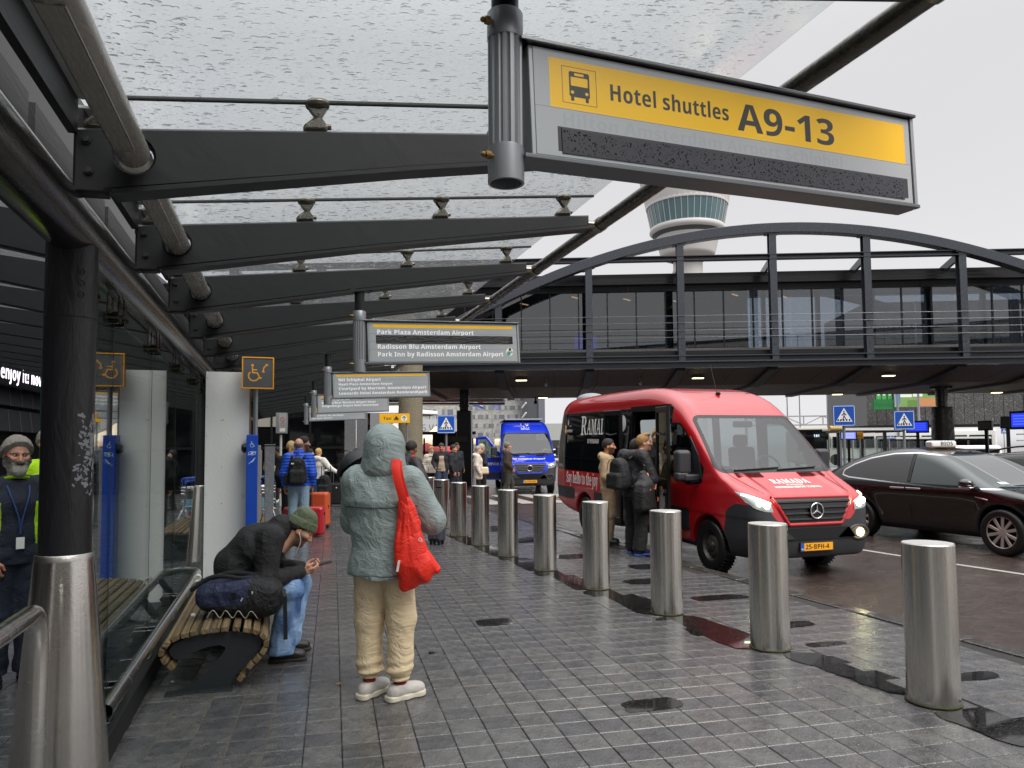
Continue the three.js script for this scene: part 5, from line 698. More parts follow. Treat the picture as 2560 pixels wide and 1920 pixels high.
function sdVan() {
  const prof = smoothPoly([[0.96, 0.27], [1.0, 0.34], [1.03, 0.5], [1.015, 0.75], [0.985, 1.0], [0.93, 1.09], [0.8, 1.16], [0.45, 1.29], [0.27, 1.37], [0.12, 1.5], [-0.45, 2.08], [-0.66, 2.29], [-0.9, 2.47], [-1.25, 2.61], [-1.8, 2.71], [-2.6, 2.735], [-5.2, 2.71], [-5.72, 2.64], [-5.88, 2.45], [-5.95, 1.9], [-5.98, 1.0], [-5.96, 0.55], [-5.7, 0.45], [-4.95, 0.34], [-4.3, 0.3], [0.3, 0.27]], 2);
  return (x, y, z) => {
    const a = Math.abs(z), d = sdPoly(prof, x, y);
    if (d > 0.5 || a > 1.5) return Math.max(d, a - 1.0);
    let w = 1.0 - 0.085 * Math.pow(Math.max(0, y - 1.15) / 1.5, 1.5) - 0.05 * sst(0.6, 0.25, y) - 0.05 * Math.pow(Math.max(0, x + 0.1), 2) - 0.07 * sst(-5.2, -6, x);
    w += 0.012 * sst(0.78, 0.84, y) * sst(1.25, 1.1, y);                        // waist
    const k = lerp(0.1, 0.3, sst(1.6, 2.5, y)) + 0.12 * sst(0.4, 1.0, x);
    let f = smax(d, a - w, k);
    f += 0.018 * sst(0.1, 0.0, Math.abs(a - 0.62)) * sst(0.1, 0.5, x) * sst(0.95, 0.85, x) * sst(1.0, 1.1, y) * -1 * sst(1.6, 1.4, y); // bonnet crease
    for (const wx of [0, -4.325]) { const r = Math.hypot(x - wx, y - 0.36), arch = Math.max(r - 0.43, 0.5 - a); f = smax(f, -arch, 0.03); f = Math.min(f, f + 0); }
    return f;
  };
}
function vanWheel(dark) {
  const g = new THREE.Group();
  const tyre = part(g, 'tyre', lathe([[0.21, -0.1], [0.25, -0.115], [0.32, -0.117], [0.345, -0.1], [0.352, -0.06], [0.352, 0.06], [0.345, 0.1], [0.32, 0.117], [0.25, 0.115], [0.21, 0.1]], 40).rotateX(PI / 2), M.rubberWet);
  const tread = []; for (let i = 0; i < 40; i++) { const a = i / 40 * 2 * PI; for (const z of [-0.075, -0.025, 0.025, 0.075]) tread.push(tr(bx(0.006, 0.045, 0.042), 0, 0.353, z).rotateZ(a + z)); } part(tyre, 'tread', tread, M.rubber);
  const rim = part(g, 'rim', lathe([[0.215, 0.085], [0.2, 0.08], [0.19, 0.03], [0.165, 0.035], [0.13, 0.07], [0.1, 0.075], [0.085, 0.06], [0.07, 0.09], [0.05, 0.1], [0, 0.1]], 40).rotateX(PI / 2), dark ? std(0x56554f, 0.45, 0.6) : M.steelDark);
  const hs = []; for (let i = 0; i < 16; i++) { const a = i / 16 * 2 * PI; hs.push(tr(cy(0.015, 0.015, 0.012, 0, 0, 0, 12, PI / 2), Math.cos(a) * 0.152, Math.sin(a) * 0.152, 0.052)); } part(rim, 'vent_hole', hs, M.blackSmooth);
  const nb = []; for (let i = 0; i < 6; i++) { const a = i / 6 * 2 * PI; nb.push(tr(cy(0.013, 0.011, 0.03, 0, 0, 0, 6, PI / 2), Math.cos(a) * 0.075, Math.sin(a) * 0.075, 0.085)); } nb.push(tr(cy(0.045, 0.04, 0.03, 0, 0, 0, 20, PI / 2), 0, 0, 0.1)); part(rim, 'wheel_nuts', nb, M.darkPlastic);
  return g;
}
function starBadge(r) { const g = [new THREE.TorusGeometry(r, r * 0.1, 8, 36)]; for (let i = 0; i < 3; i++) { const a = PI / 2 + i * 2 * PI / 3; g.push(tr(ext([[-r * 0.13, 0], [r * 0.13, 0], [0, r]], r * 0.12, r * 0.02), 0, 0, 0).rotateZ(a - PI / 2)); } return merge(g).rotateY(PI / 2); }
function plate(s, w = 0.52, h = 0.11) { return std(0xffffff, 0.4, 0, { map: ctex(512, 112, g => { g.fillStyle = '#f0a81a'; g.fillRect(0, 0, 512, 112); g.strokeStyle = '#1c1a16'; g.lineWidth = 5; g.strokeRect(3, 3, 506, 106); g.fillStyle = '#1f4fb4'; g.fillRect(6, 6, 48, 100); g.fillStyle = '#e8e8e8'; g.font = 'bold 30px sans-serif'; g.fillText('NL', 10, 94, 40); g.fillStyle = '#15130f'; g.font = 'bold 88px sans-serif'; g.fillText(s, 74, 88, 412); }) }); }
function makeVan(o, cfg, cellBody) {
  const f = sdVan(), paint = cfg.paint, dark = std(0x2d2f33, 0.5, 0, { bumpMap: rep(T.grain, 9, 9), bumpScale: 0.0005 }), glossBlk = phy(0x0b0c0e, 0.06, { clearcoat: 1, clearcoatRoughness: 0.03 });
  let body = cfg.shared ?? iso(f, [-6.05, 0.2, -1.08], [1.1, 2.8, 1.08], 0.034, { lip: 1.15 });
  cfg.shared = body;
  let rest = body, piece;
  const take = g => { [piece, rest] = splitGeo(rest, g); return piece; };
  const hwW = y => lerp(0.92, 0.82, (y - 1.4) / 0.75);
  const liner = splitGeo(iso((x, y, z) => f(x, y, z) + 0.06, [-6.0, 0.25, -1.0], [1.0, 2.75, 1.0], 0.07, { lip: 1.15 }), (x, y, z) => y - 0.48)[1];
  // wheel arches inside: dark
  take((x, y, z) => { let m = 1; for (const wx of [0, -4.325]) m = Math.min(m, Math.max(Math.hypot(x - wx, y - 0.36) - 0.428, 0.4 - Math.abs(z) * 0 - 0.5)); return m; }); part(o, 'wheel_arch', piece, M.rubber);
  const ws = (x, y, z) => Math.max(rrect(z / hwW(clamp(y, 1.3, 2.3)) * 0.8, y, -0.8, 1.43, 0.8, 2.17, 0.06), -(x + 0.95));
  const win = (x, y, z) => Math.max(sdPoly([[-0.12, 1.42], [-0.3, 1.6], [-0.62, 1.95], [-0.78, 2.06], [-1.22, 2.08], [-1.24, 1.36], [-0.75, 1.3], [-0.5, 1.22], [-0.16, 1.26]], x, y) - 0.015, 0.55 - Math.abs(z));
  const winL = (x, y, z) => Math.max(Math.min(rrect(x, y, -2.6, 1.35, -1.45, 2.25, 0.06), rrect(x, y, -4.1, 1.35, -2.75, 2.25, 0.06), rrect(x, y, -5.6, 1.35, -4.25, 2.25, 0.06)), 0.6 + z);
  const door = (x, y, z) => Math.max(rrect(x, y, -2.34, 0.42, -1.16, 2.34, 0.05), 0.5 - z);
  const band = (x, y, z) => Math.max(rrect(x, y, -5.86, 1.2, -1.0, 2.37, 0.03), 0.55 - z);
  let lin = liner; const drop = g => { lin = splitGeo(lin, g)[1]; };
  take(ws); part(o, 'windscreen', piece, phy(0xb9c4c4, 0.02, { transmission: 1, thickness: 0, ior: 1.7 })); drop(ws);
  take((x, y, z) => ws(x, y, z) - 0.05); part(o, 'windscreen_seal', piece, M.blackSmooth);
  take(win); part(o, 'door_window', piece, phy(0x8f9c9b, 0.02, { transmission: 1, thickness: 0, ior: 1.6 })); drop(win);
  take((x, y, z) => win(x, y, z) - 0.03); part(o, 'window_frame', piece, M.blackSmooth);
  take(winL); part(o, 'side_window', piece, phy(0xa9b0b0, 0.03, { transmission: 1, thickness: 0, ior: 1.5 })); drop(winL);
  if (cfg.doorway) { take(door); drop(door); take((x, y, z) => door(x, y, z) - 0.045); part(o, 'door_frame', piece, M.blackSmooth); }
  if (cfg.band) { take(band); part(o, 'window_band', piece, phy(0x0c0e10, 0.05, { clearcoat: 1, clearcoatRoughness: 0.02, ior: 1.6 })); }
  if (cfg.rearGlass) { take((x, y, z) => Math.max(rrect(x, y, -5.6, 1.35, -1.4, 2.2, 0.05), 0.55 - z)); part(o, 'window_band', piece, phy(0x14181c, 0.05, { ior: 1.6 })); }
  // bumper, mouldings
  take((x, y, z) => Math.max(Math.min(smax(y - 0.78 - 0.22 * sst(0.55, 0.8, Math.abs(z)) * sst(0.2, 0.7, x), 0.36 - x + 0.25 * (y - 0.5), 0.04)), -1)); part(o, 'bumper', piece, dark);
  take((x, y, z) => Math.max(Math.min(rrect(x, y, -5.93, 0.62, -4.8, 0.86, 0.03), rrect(x, y, -3.87, 0.62, -1.0, 0.84, 0.02), rrect(x, y, -0.98, 0.5, -0.46, 0.84, 0.02)), 0.5 - Math.abs(z))); part(o, 'side_moulding', piece, dark);
  take((x, y, z) => y - 0.36); part(o, 'sill', piece, dark);
  part(o, 'body', rest, paint);
  part(o, 'cabin_lining', lin, std(0x24262a, 0.8, 0, { side: THREE.DoubleSide }));
  // front: grille with slats, badge, lamps, plate
  const fx = (y, z) => onto(f, 'x', 1.6, y, z);
  const gr = part(o, 'grille', (() => { const P = [], I = []; const top = 1.075, bot = 0.74; for (let j = 0; j <= 10; j++) for (let i = 0; i <= 24; i++) { const y = lerp(bot, top, j / 10), hw = lerp(0.42, 0.62, Math.pow(j / 10, 0.7)), z = lerp(-hw, hw, i / 24); P.push(fx(y, z) + 0.012, y, z); if (i && j) { const k = j * 25 + i; I.push(k, k - 1, k - 25, k - 1, k - 26, k - 25); } } const q = new THREE.BufferGeometry(); q.setAttribute('position', new THREE.Float32BufferAttribute(P, 3)); q.setAttribute('uv', new THREE.Float32BufferAttribute(P.flatMap((_, i) => i % 3 ? [] : [0, 0]), 2)); q.setIndex(I); q.computeVertexNormals(); return q; })(), std(0x0d0e10, 0.5, 0, { side: THREE.DoubleSide }));
  for (let j = 0; j < 4; j++) { const y = 0.8 + j * 0.075, hw = lerp(0.44, 0.58, j / 3); const pts = []; for (let i = 0; i <= 12; i++) { const z = lerp(-hw, hw, i / 12); pts.push([fx(y, z) + 0.026, y, z]); } part(gr, 'slat', merge([hose(pts, 0.011, 6, 24), hose(pts.map(p => [p[0] + 0.006, p[1] + 0.014, p[2]]), 0.005, 5, 24)]), cfg.slat ?? dark); }
  const frame = []; for (const [ya, za, yb, zb] of [[1.08, -0.63, 1.085, 0.63], [0.735, -0.42, 0.735, 0.42], [1.08, -0.63, 0.735, -0.42], [1.08, 0.63, 0.735, 0.42]]) { const pts = []; for (let i = 0; i <= 8; i++) { const y = lerp(ya, yb, i / 8), z = lerp(za, zb, i / 8); pts.push([fx(y, z) + 0.006, y, z]); } frame.push(hose(pts, 0.026, 8, 20)); } part(gr, 'surround', frame, paint);
  part(gr, 'star_badge', starBadge(0.1).translate(fx(0.91, 0) + 0.055, 0.91, 0), M.chrome); part(gr, 'badge_plate', cy(0.1, 0.1, 0.02, fx(0.91, 0) + 0.035, 0.91, 0, 30, 0, 0, PI / 2), M.blackSmooth);
  const lampPoly = [[0.66, 0.9], [0.69, 1.02], [0.78, 1.075], [0.9, 1.14], [0.985, 1.155], [0.965, 1.07], [0.93, 0.97], [0.8, 0.92]];
  for (const s of [-1, 1]) {
    const q = part(o, 'headlight', (() => { const P = [], I = [], n = 10, bot = [[0.65, 0.905], [0.78, 0.915], [0.9, 0.955], [0.955, 1.03]], top = [[0.67, 1.02], [0.78, 1.07], [0.9, 1.135], [0.975, 1.16]]; const at_ = (L, t) => { const u = t * (L.length - 1), i = Math.min(L.length - 2, Math.floor(u)); return [lerp(L[i][0], L[i + 1][0], u - i), lerp(L[i][1], L[i + 1][1], u - i)]; }; for (let i = 0; i <= n; i++) for (let j = 0; j <= 5; j++) { const b = at_(bot, i / n), t = at_(top, i / n), z = lerp(b[0], t[0], j / 5), y = lerp(b[1], t[1], j / 5); P.push(Math.max(fx(y, s * z), 0.2) + 0.012, y, s * z); if (i && j) { const k = i * 6 + j; I.push(k, k - 6, k - 7, k, k - 7, k - 1); } } const g = new THREE.BufferGeometry(); g.setAttribute('position', new THREE.Float32BufferAttribute(P, 3)); g.setAttribute('uv', new THREE.Float32BufferAttribute(new Float32Array(P.length / 3 * 2), 2)); g.setIndex(I); g.computeVertexNormals(); return g; })(), phy(0x9aa1a2, 0.04, { metalness: 0.25, clearcoat: 1, clearcoatRoughness: 0.02, side: THREE.DoubleSide }));
    for (const [z, y, w, h] of [[0.74, 0.985, 0.05, 0.05], [0.83, 1.02, 0.06, 0.055]]) part(q, 'headlight_reflector', tr(new THREE.SphereGeometry(0.042, 14, 10).scale(0.5, 1, 1), fx(y, s * z) + 0.012, y, s * z), cfg.lit ? std(0xfffbe0, 0.2, 0, { emissive: 0xf4ffc4, emissiveIntensity: 12 }) : M.chrome);
    if (cfg.lit) part(q, 'headlight_strip', (() => { const pts = []; for (let i = 0; i <= 6; i++) { const z = lerp(0.68, 0.95, i / 6), y = 1.03 + 0.11 * i / 6; pts.push([fx(y - 0.015, s * z) + 0.016, y - 0.015, s * z]); } return hose(pts, 0.011, 6, 16); })(), std(0xfffbe0, 0.3, 0, { emissive: 0xf4ffd0, emissiveIntensity: 5 }));
    const fy = 0.6; part(o, 'fog_lamp', merge([cy(0.055, 0.055, 0.03, fx(fy, s * 0.72) + 0.004, fy, s * 0.72, 18, 0, 0, PI / 2)]), cfg.lit && s < 0 ? std(0xfff4d8, 0.3, 0, { emissive: 0xffd890, emissiveIntensity: 6 }) : M.steelDark);
    part(o, 'fog_recess', tr(new THREE.TorusGeometry(0.11, 0.03, 8, 24).scale(1.3, 0.8, 1).rotateY(PI / 2), fx(fy, s * 0.7) - 0.01, fy, s * 0.7), dark);
    // mirror
    part(o, 'mirror', merge([rb(0.16, 0.36, 0.24, 0.06, -0.28, 1.52, s * 1.22), rb(0.12, 0.1, 0.3, 0.03, -0.24, 1.3, s * 1.08), rb(0.14, 0.14, 0.22, 0.05, -0.27, 1.32, s * 1.24)]), dark);
    part(o, 'mirror_glass', rb(0.01, 0.28, 0.18, 0.004, -0.362, 1.53, s * 1.22), M.chrome);
    part(o, 'quarter_trim', ext([[-0.12, 1.28], [-0.2, 1.62], [-0.42, 1.9], [-0.34, 1.5], [-0.3, 1.27]], 0.012, 0.003).translate(0, 0, s * (Math.abs(onto(f, 'z', 1.5 * s, -0.28, 1.45)) + 0.004)), dark);
  }
  part(o, 'lower_intake', merge([bx(0.06, 0.15, 1.0, fx(0.62, 0) - 0.012, 0.61, 0)]), M.blackSmooth); for (const s of [-1, 1]) part(o, 'intake_blade', ext([[0.36, 0.55], [0.62, 0.55], [0.52, 0.68]], 0.04, 0.006).rotateY(-PI / 2).scale(1, 1, s).translate(fx(0.6, 0.45) + 0.02, 0, 0), dark);
  const px = fx(0.44, 0) + 0.016; part(o, 'number_plate', tr(new THREE.PlaneGeometry(0.52, 0.112), px + 0.008, 0.44, 0.0, 0, PI / 2), plate(cfg.plate)); part(o, 'plate_holder', rb(0.014, 0.13, 0.54, 0.004, px, 0.44, 0), M.blackSmooth);
  // bonnet vents, wipers, aerial
  for (const s of [-1, 1]) { const g = []; for (let i = 0; i < 4; i++) { const x = 0.28 + i * 0.028; g.push(bx(0.012, 0.008, 0.42, x, onto(f, 'y', 2.4, x, s * 0.52) + 0.008, s * 0.52)); } const b = part(o, 'bonnet_vent', g, M.blackSmooth); b.position.y = 0.0; }
  const wp = (z0, z1, y1) => { const pts = []; for (let i = 0; i <= 6; i++) { const z = lerp(z0, z1, i / 6), y = 1.42 + y1 * i / 6; pts.push([fx(y, z) + 0.02, y, z]); } return hose(pts, 0.011, 6, 20); }; part(o, 'wiper', wp(0.7, -0.06, 0.03), M.blackSmooth); part(o, 'wiper', wp(-0.02, -0.7, 0.03), M.blackSmooth);
  if (cfg.aerial) { const y = onto(f, 'y', 3.2, -1.15, 0.05); part(o, 'aerial', merge([tr(new THREE.SphereGeometry(0.05, 12, 8).scale(1.3, 0.7, 0.55), -1.12, y + 0.01, 0.05), bar([-1.15, y, 0.05], [-1.32, y + 0.5, 0.06], 0.005, 5)]), M.blackSmooth); }
  // seams
  const seam = pts => hose(pts.map(([x, y, s]) => [x, y, onto(f, 'z', 1.5 * s, x, y) + 0.0005 * s]), 0.004, 4, pts.length * 5); const sm = []; for (const s of [-1, 1]) { sm.push(seam([[-1.3, 0.45, s], [-1.3, 1.0, s], [-1.3, 1.6, s], [-1.3, 2.1, s]]), seam([[-0.42, 0.84, s], [-0.4, 1.0, s], [-0.22, 1.2, s], [-0.12, 1.4, s]])); } part(o, 'panel_seam', sm, M.blackSmooth);
  const hood = []; for (const s of [-1, 1]) { const pts = []; for (let i = 0; i <= 8; i++) { const x = lerp(0.16, 0.86, i / 8), z = s * lerp(0.86, 0.68, i / 8); pts.push([x, onto(f, 'y', 2.4, x, z) + 0.0005, z]); } hood.push(hose(pts, 0.004, 4, 30)); } part(o, 'bonnet_seam', hood, M.blackSmooth);
  // wheels
  const wheel = vanWheel(cfg.lit); for (const x of [0, -4.325]) for (const s of [-1, 1]) { const w = wheel.clone(); w.name = 'wheel'; w.position.set(x, 0.352, s * 0.86); if (s < 0) w.rotation.y = PI; o.add(w); }
  part(o, 'underbody', merge([bx(6.2, 0.2, 1.5, -2.4, 0.42, 0), bar([0, 0.35, -0.8], [0, 0.35, 0.8], 0.06), bar([-4.325, 0.35, -0.8], [-4.325, 0.35, 0.8], 0.08)]), M.rubber);
  // inside
  const seatG = merge([rb(0.5, 0.16, 0.48, 0.06, 0, 0.98, 0), rb(0.16, 0.72, 0.46, 0.06, -0.26, 1.36, 0, 0, 0, 0.14), rb(0.1, 0.2, 0.26, 0.05, -0.33, 1.82, 0)]);
  for (const [x, z] of [[-1.0, -0.5], [-1.0, 0.5], [-2.9, -0.55], [-3.7, -0.55], [-3.7, 0.5], [-4.5, 0.5], [-4.5, -0.5]]) part(o, 'seat', seatG, std(0x3a3d42, 0.8)).position.set(x, 0, z);
  part(o, 'dashboard', rb(0.5, 0.3, 1.7, 0.08, -0.2, 1.25, 0), std(0x4d5052, 0.7)); part(o, 'steering_wheel', tr(new THREE.TorusGeometry(0.2, 0.016, 8, 30).rotateY(PI / 2), 0, 0, 0, 0, 0, 0.5).translate(-0.52, 1.42, -0.45), M.blackSmooth);
  part(o, 'inside_mirror', rb(0.05, 0.1, 0.34, 0.03, -0.55, 2.08, 0), M.darkPlastic);
  part(o, 'floor', bx(4.6, 0.05, 1.7, -3.4, 0.74, 0), M.darkPlastic);
  return f;
}
{
  const redPaint = phy(0xb4121d, 0.3, { clearcoat: 1, clearcoatRoughness: 0.04 });
  const o = thing('red_minibus', 'red hotel minibus with open folding side door and number plate 25-BPH-4', 'minibus', [6.38, -0.15, -9.54], R(-87)); o.rotation.set(0, R(-87), -0.0185, 'YXZ');
  const cfg = { paint: redPaint, lit: true, doorway: true, band: true, plate: '25-BPH-4', aerial: true };
  const f = makeVan(o, cfg);
  const W = std(0xe9e7e2, 0.5, 0, { side: THREE.DoubleSide });
  const side = (font, s, size, w, x, y) => part(o, 'lettering', layOnSide(letters(font, s, size, w), f, x, y, 1), W);
  side('serif', 'R', 0.38, 0.28, -4.55, 1.92); side('serif', 'AMADA', 0.3, 1.02, -4.25, 1.93); side('sans', 'BY WYNDHAM', 0.085, 0.52, -4.2, 1.76);
  side('serif', 'Say hello to the joy', 0.22, 1.55, -5.2, 0.95); side('thin', 'MICCITY', 0.06, 0.28, -5.78, 1.25); side('sans', 'morenz', 0.07, 0.4, -5.4, 1.98); part(o, 'emblem', layOnSide(new THREE.CircleGeometry(0.15, 24), f, -2.72, 2.12, 1), W);
  part(o, 'emblem', layOnSide(merge([tr(new THREE.PlaneGeometry(0.34, 0.012), 0.17, 0.05), tr(new THREE.CircleGeometry(0.04, 12), 0.17, 0.11), tr(new THREE.PlaneGeometry(0.02, 0.06), 0.15, 0.16), tr(new THREE.PlaneGeometry(0.02, 0.06), 0.19, 0.16)]), f, -5.4, 2.06, 1), std(0xcfc4dc, 0.5, 0, { side: THREE.DoubleSide }));
  const onHood = (font, s, size, w, x, z0) => { const g = letters(font, s, size, w), p = g.attributes.position; for (let i = 0; i < p.count; i++) { const z = z0 + p.getX(i) * -1, xx = x - p.getY(i); p.setXYZ(i, xx, onto(f, 'y', 2.4, xx, z) + 0.004, z); } g.computeVertexNormals(); part(o, 'lettering', g, W); };
  onHood('serif', 'RAMADA', 0.13, 0.62, 0.58, 0.31); onHood('sans', 'BY WYNDHAM', 0.035, 0.26, 0.64, 0.13); onHood('sans', 'AMSTERDAM AIRPORT SCHIPHOL', 0.055, 0.76, 0.72, 0.38);
  // two folding door leaves swung out beside the opening
  const leaf = (x0, x1, z0, z1) => {
    const L = Math.hypot(x1 - x0, z1 - z0), g = new THREE.Group(); g.name = 'door_leaf'; o.add(g); g.position.set(x0, 0.4, z0); g.rotation.y = -Math.atan2(z1 - z0, x1 - x0);
    part(g, 'door_frame', ext([[0, 0], [L, 0], [L, 1.95], [0, 1.95]], 0.05, 0.008, [[[0.06, 0.86], [0.06, 1.86], [L - 0.06, 1.86], [L - 0.06, 0.86]], [[0.06, 0.1], [0.06, 0.8], [L - 0.06, 0.8], [L - 0.06, 0.1]]]), M.blackSmooth);
    part(g, 'door_window', merge([bx(L - 0.12, 1.0, 0.008, L / 2, 1.36, 0)]), phy(0x5c6968, 0.02, { transmission: 1, thickness: 0, ior: 1.6 })); part(g, 'door_panel', merge([bx(L - 0.12, 0.7, 0.01, L / 2, 0.45, 0)]), phy(0x3a2024, 0.1, { clearcoat: 1 }));
    part(g, 'grab_rail', hose([[0.1, 1.55, 0.03], [L / 2, 1.52, 0.05], [L - 0.1, 1.55, 0.03]], 0.01, 6), M.steelDark); part(g, 'lock', merge([tr(new THREE.TorusGeometry(0.03, 0.007, 6, 20), L * 0.6, 0.66, 0.02), bx(0.05, 0.12, 0.01, L * 0.6, 0.36, 0.012)]), M.greyAlu); part(g, 'brush_seal', bx(L, 0.05, 0.03, L / 2, -0.02, 0), M.rubber);
  };
  leaf(-2.92, -2.38, 1.22, 1.14); leaf(-1.12, -0.52, 1.16, 1.3);
  part(o, 'door_header', merge([bx(1.3, 0.09, 0.1, -1.75, 2.36, 0.9), bx(1.3, 0.06, 0.3, -1.75, 0.42, 0.98)]), M.blackSmooth);
  part(o, 'step', bx(1.1, 0.04, 0.34, -1.75, 0.48, 0.86), M.steelDark); for (const x of [-1.35, -2.1]) part(o, 'grab_pole', bar([x, 0.76, 0.55], [x, 2.4, 0.55], 0.017), std(0xb08d20, 0.4)); part(o, 'ceiling_light', bx(0.12, 0.02, 0.12, -1.3, 2.33, 0.6), std(0xffffff, 0.4, 0, { emissive: 0xffffff, emissiveIntensity: 3 }));
  part(o, 'marker_lamp', cy(0.03, 0.03, 0.02, -5.85, 0.58, onto(f, 'z', 1.5, -5.85, 0.58), 14, PI / 2), std(0xd98a2a, 0.4)); part(o, 'step_lamp', bx(0.3, 0.02, 0.05, -0.75, 0.33, 0.85), std(0xffe0a0, 0.4, 0, { emissive: 0xffc060, emissiveIntensity: 7 }));
  part(o, 'roof_unit', tr(new THREE.SphereGeometry(0.3, 16, 8, 0, 2 * PI, 0, PI / 2).scale(1.2, 0.45, 1), -5.3, 2.68, 0.4), M.greyPaint);
  // blue van
  const b = thing('blue_van', 'blue hotel shuttle van with its front passenger door open, plate X-470-HN', 'van', [7.67, -0.02, -26.5], R(-101));
  const bp = phy(0x1233c4, 0.3, { clearcoat: 1, clearcoatRoughness: 0.04 }), bc = { paint: bp, plate: 'X-470-HN', shared: cfg.shared, rearGlass: true, aerial: true, slat: M.steelDark }; const fb = makeVan(b, bc);
  const bHood = (s, size, w, x, z0) => { const g = letters('sans', s, size, w), p = g.attributes.position; for (let i = 0; i < p.count; i++) { const z = z0 - p.getX(i), xx = x - p.getY(i); p.setXYZ(i, xx, onto(fb, 'y', 2.4, xx, z) + 0.006, z); } g.computeVertexNormals(); part(b, 'lettering', g, W); }; bHood('NH Schiphol Airport', 0.13, 1.2, 0.66, 0.6);
  { const g = letters('sans', 'NH', 0.16, 0.32), p = g.attributes.position; for (let i = 0; i < p.count; i++) { const z = 0.16 - p.getX(i), y = 2.42 + p.getY(i); p.setXYZ(i, onto(fb, 'x', 1.6, y, z) + 0.006, y, z); } g.computeVertexNormals(); part(b, 'lettering', g, W); const q = letters('sans', 'HOTELS', 0.05, 0.32), pq = q.attributes.position; for (let i = 0; i < pq.count; i++) { const z = 0.16 - pq.getX(i), y = 2.34 + pq.getY(i); pq.setXYZ(i, onto(fb, 'x', 1.6, y, z) + 0.006, y, z); } q.computeVertexNormals(); part(b, 'lettering', q, W); }
  const dg = new THREE.Group(); dg.name = 'front_door'; b.add(dg); dg.position.set(-0.38, 0, 1.0); dg.rotation.y = R(62);
  part(dg, 'door_panel', ext([[0, 0.45], [-1.0, 0.45], [-1.0, 2.05], [-0.55, 2.1], [0.02, 1.45]], 0.06, 0.012, [[[-0.08, 1.38], [-0.55, 1.98], [-0.9, 1.98], [-0.9, 1.34], [-0.3, 1.28]]]), bp); part(dg, 'door_window', (() => { const g = new THREE.ShapeGeometry(shp([[-0.08, 1.38], [-0.55, 1.98], [-0.9, 1.98], [-0.9, 1.34], [-0.3, 1.28]])); return g; })(), phy(0x9aa7a6, 0.02, { transmission: 1, thickness: 0, ior: 1.6 })); part(dg, 'door_lining', ext([[-0.06, 0.55], [-0.94, 0.55], [-0.94, 1.25], [-0.06, 1.25]], 0.03, 0.01).translate(0, 0, -0.04), M.darkPlastic);
  { const g = letters('sans', 'shuttle service', 0.13, 0.95); part(dg, 'lettering', g.translate(-0.98, 1.0, 0.034), W); } part(dg, 'lower_trim', bx(1.0, 0.22, 0.07, -0.5, 0.62, 0), M.darkPlastic);
  part(b, 'roof_rack', rb(3.6, 0.06, 1.5, 0.02, -3.2, 2.76, 0), M.lightGrey);
}
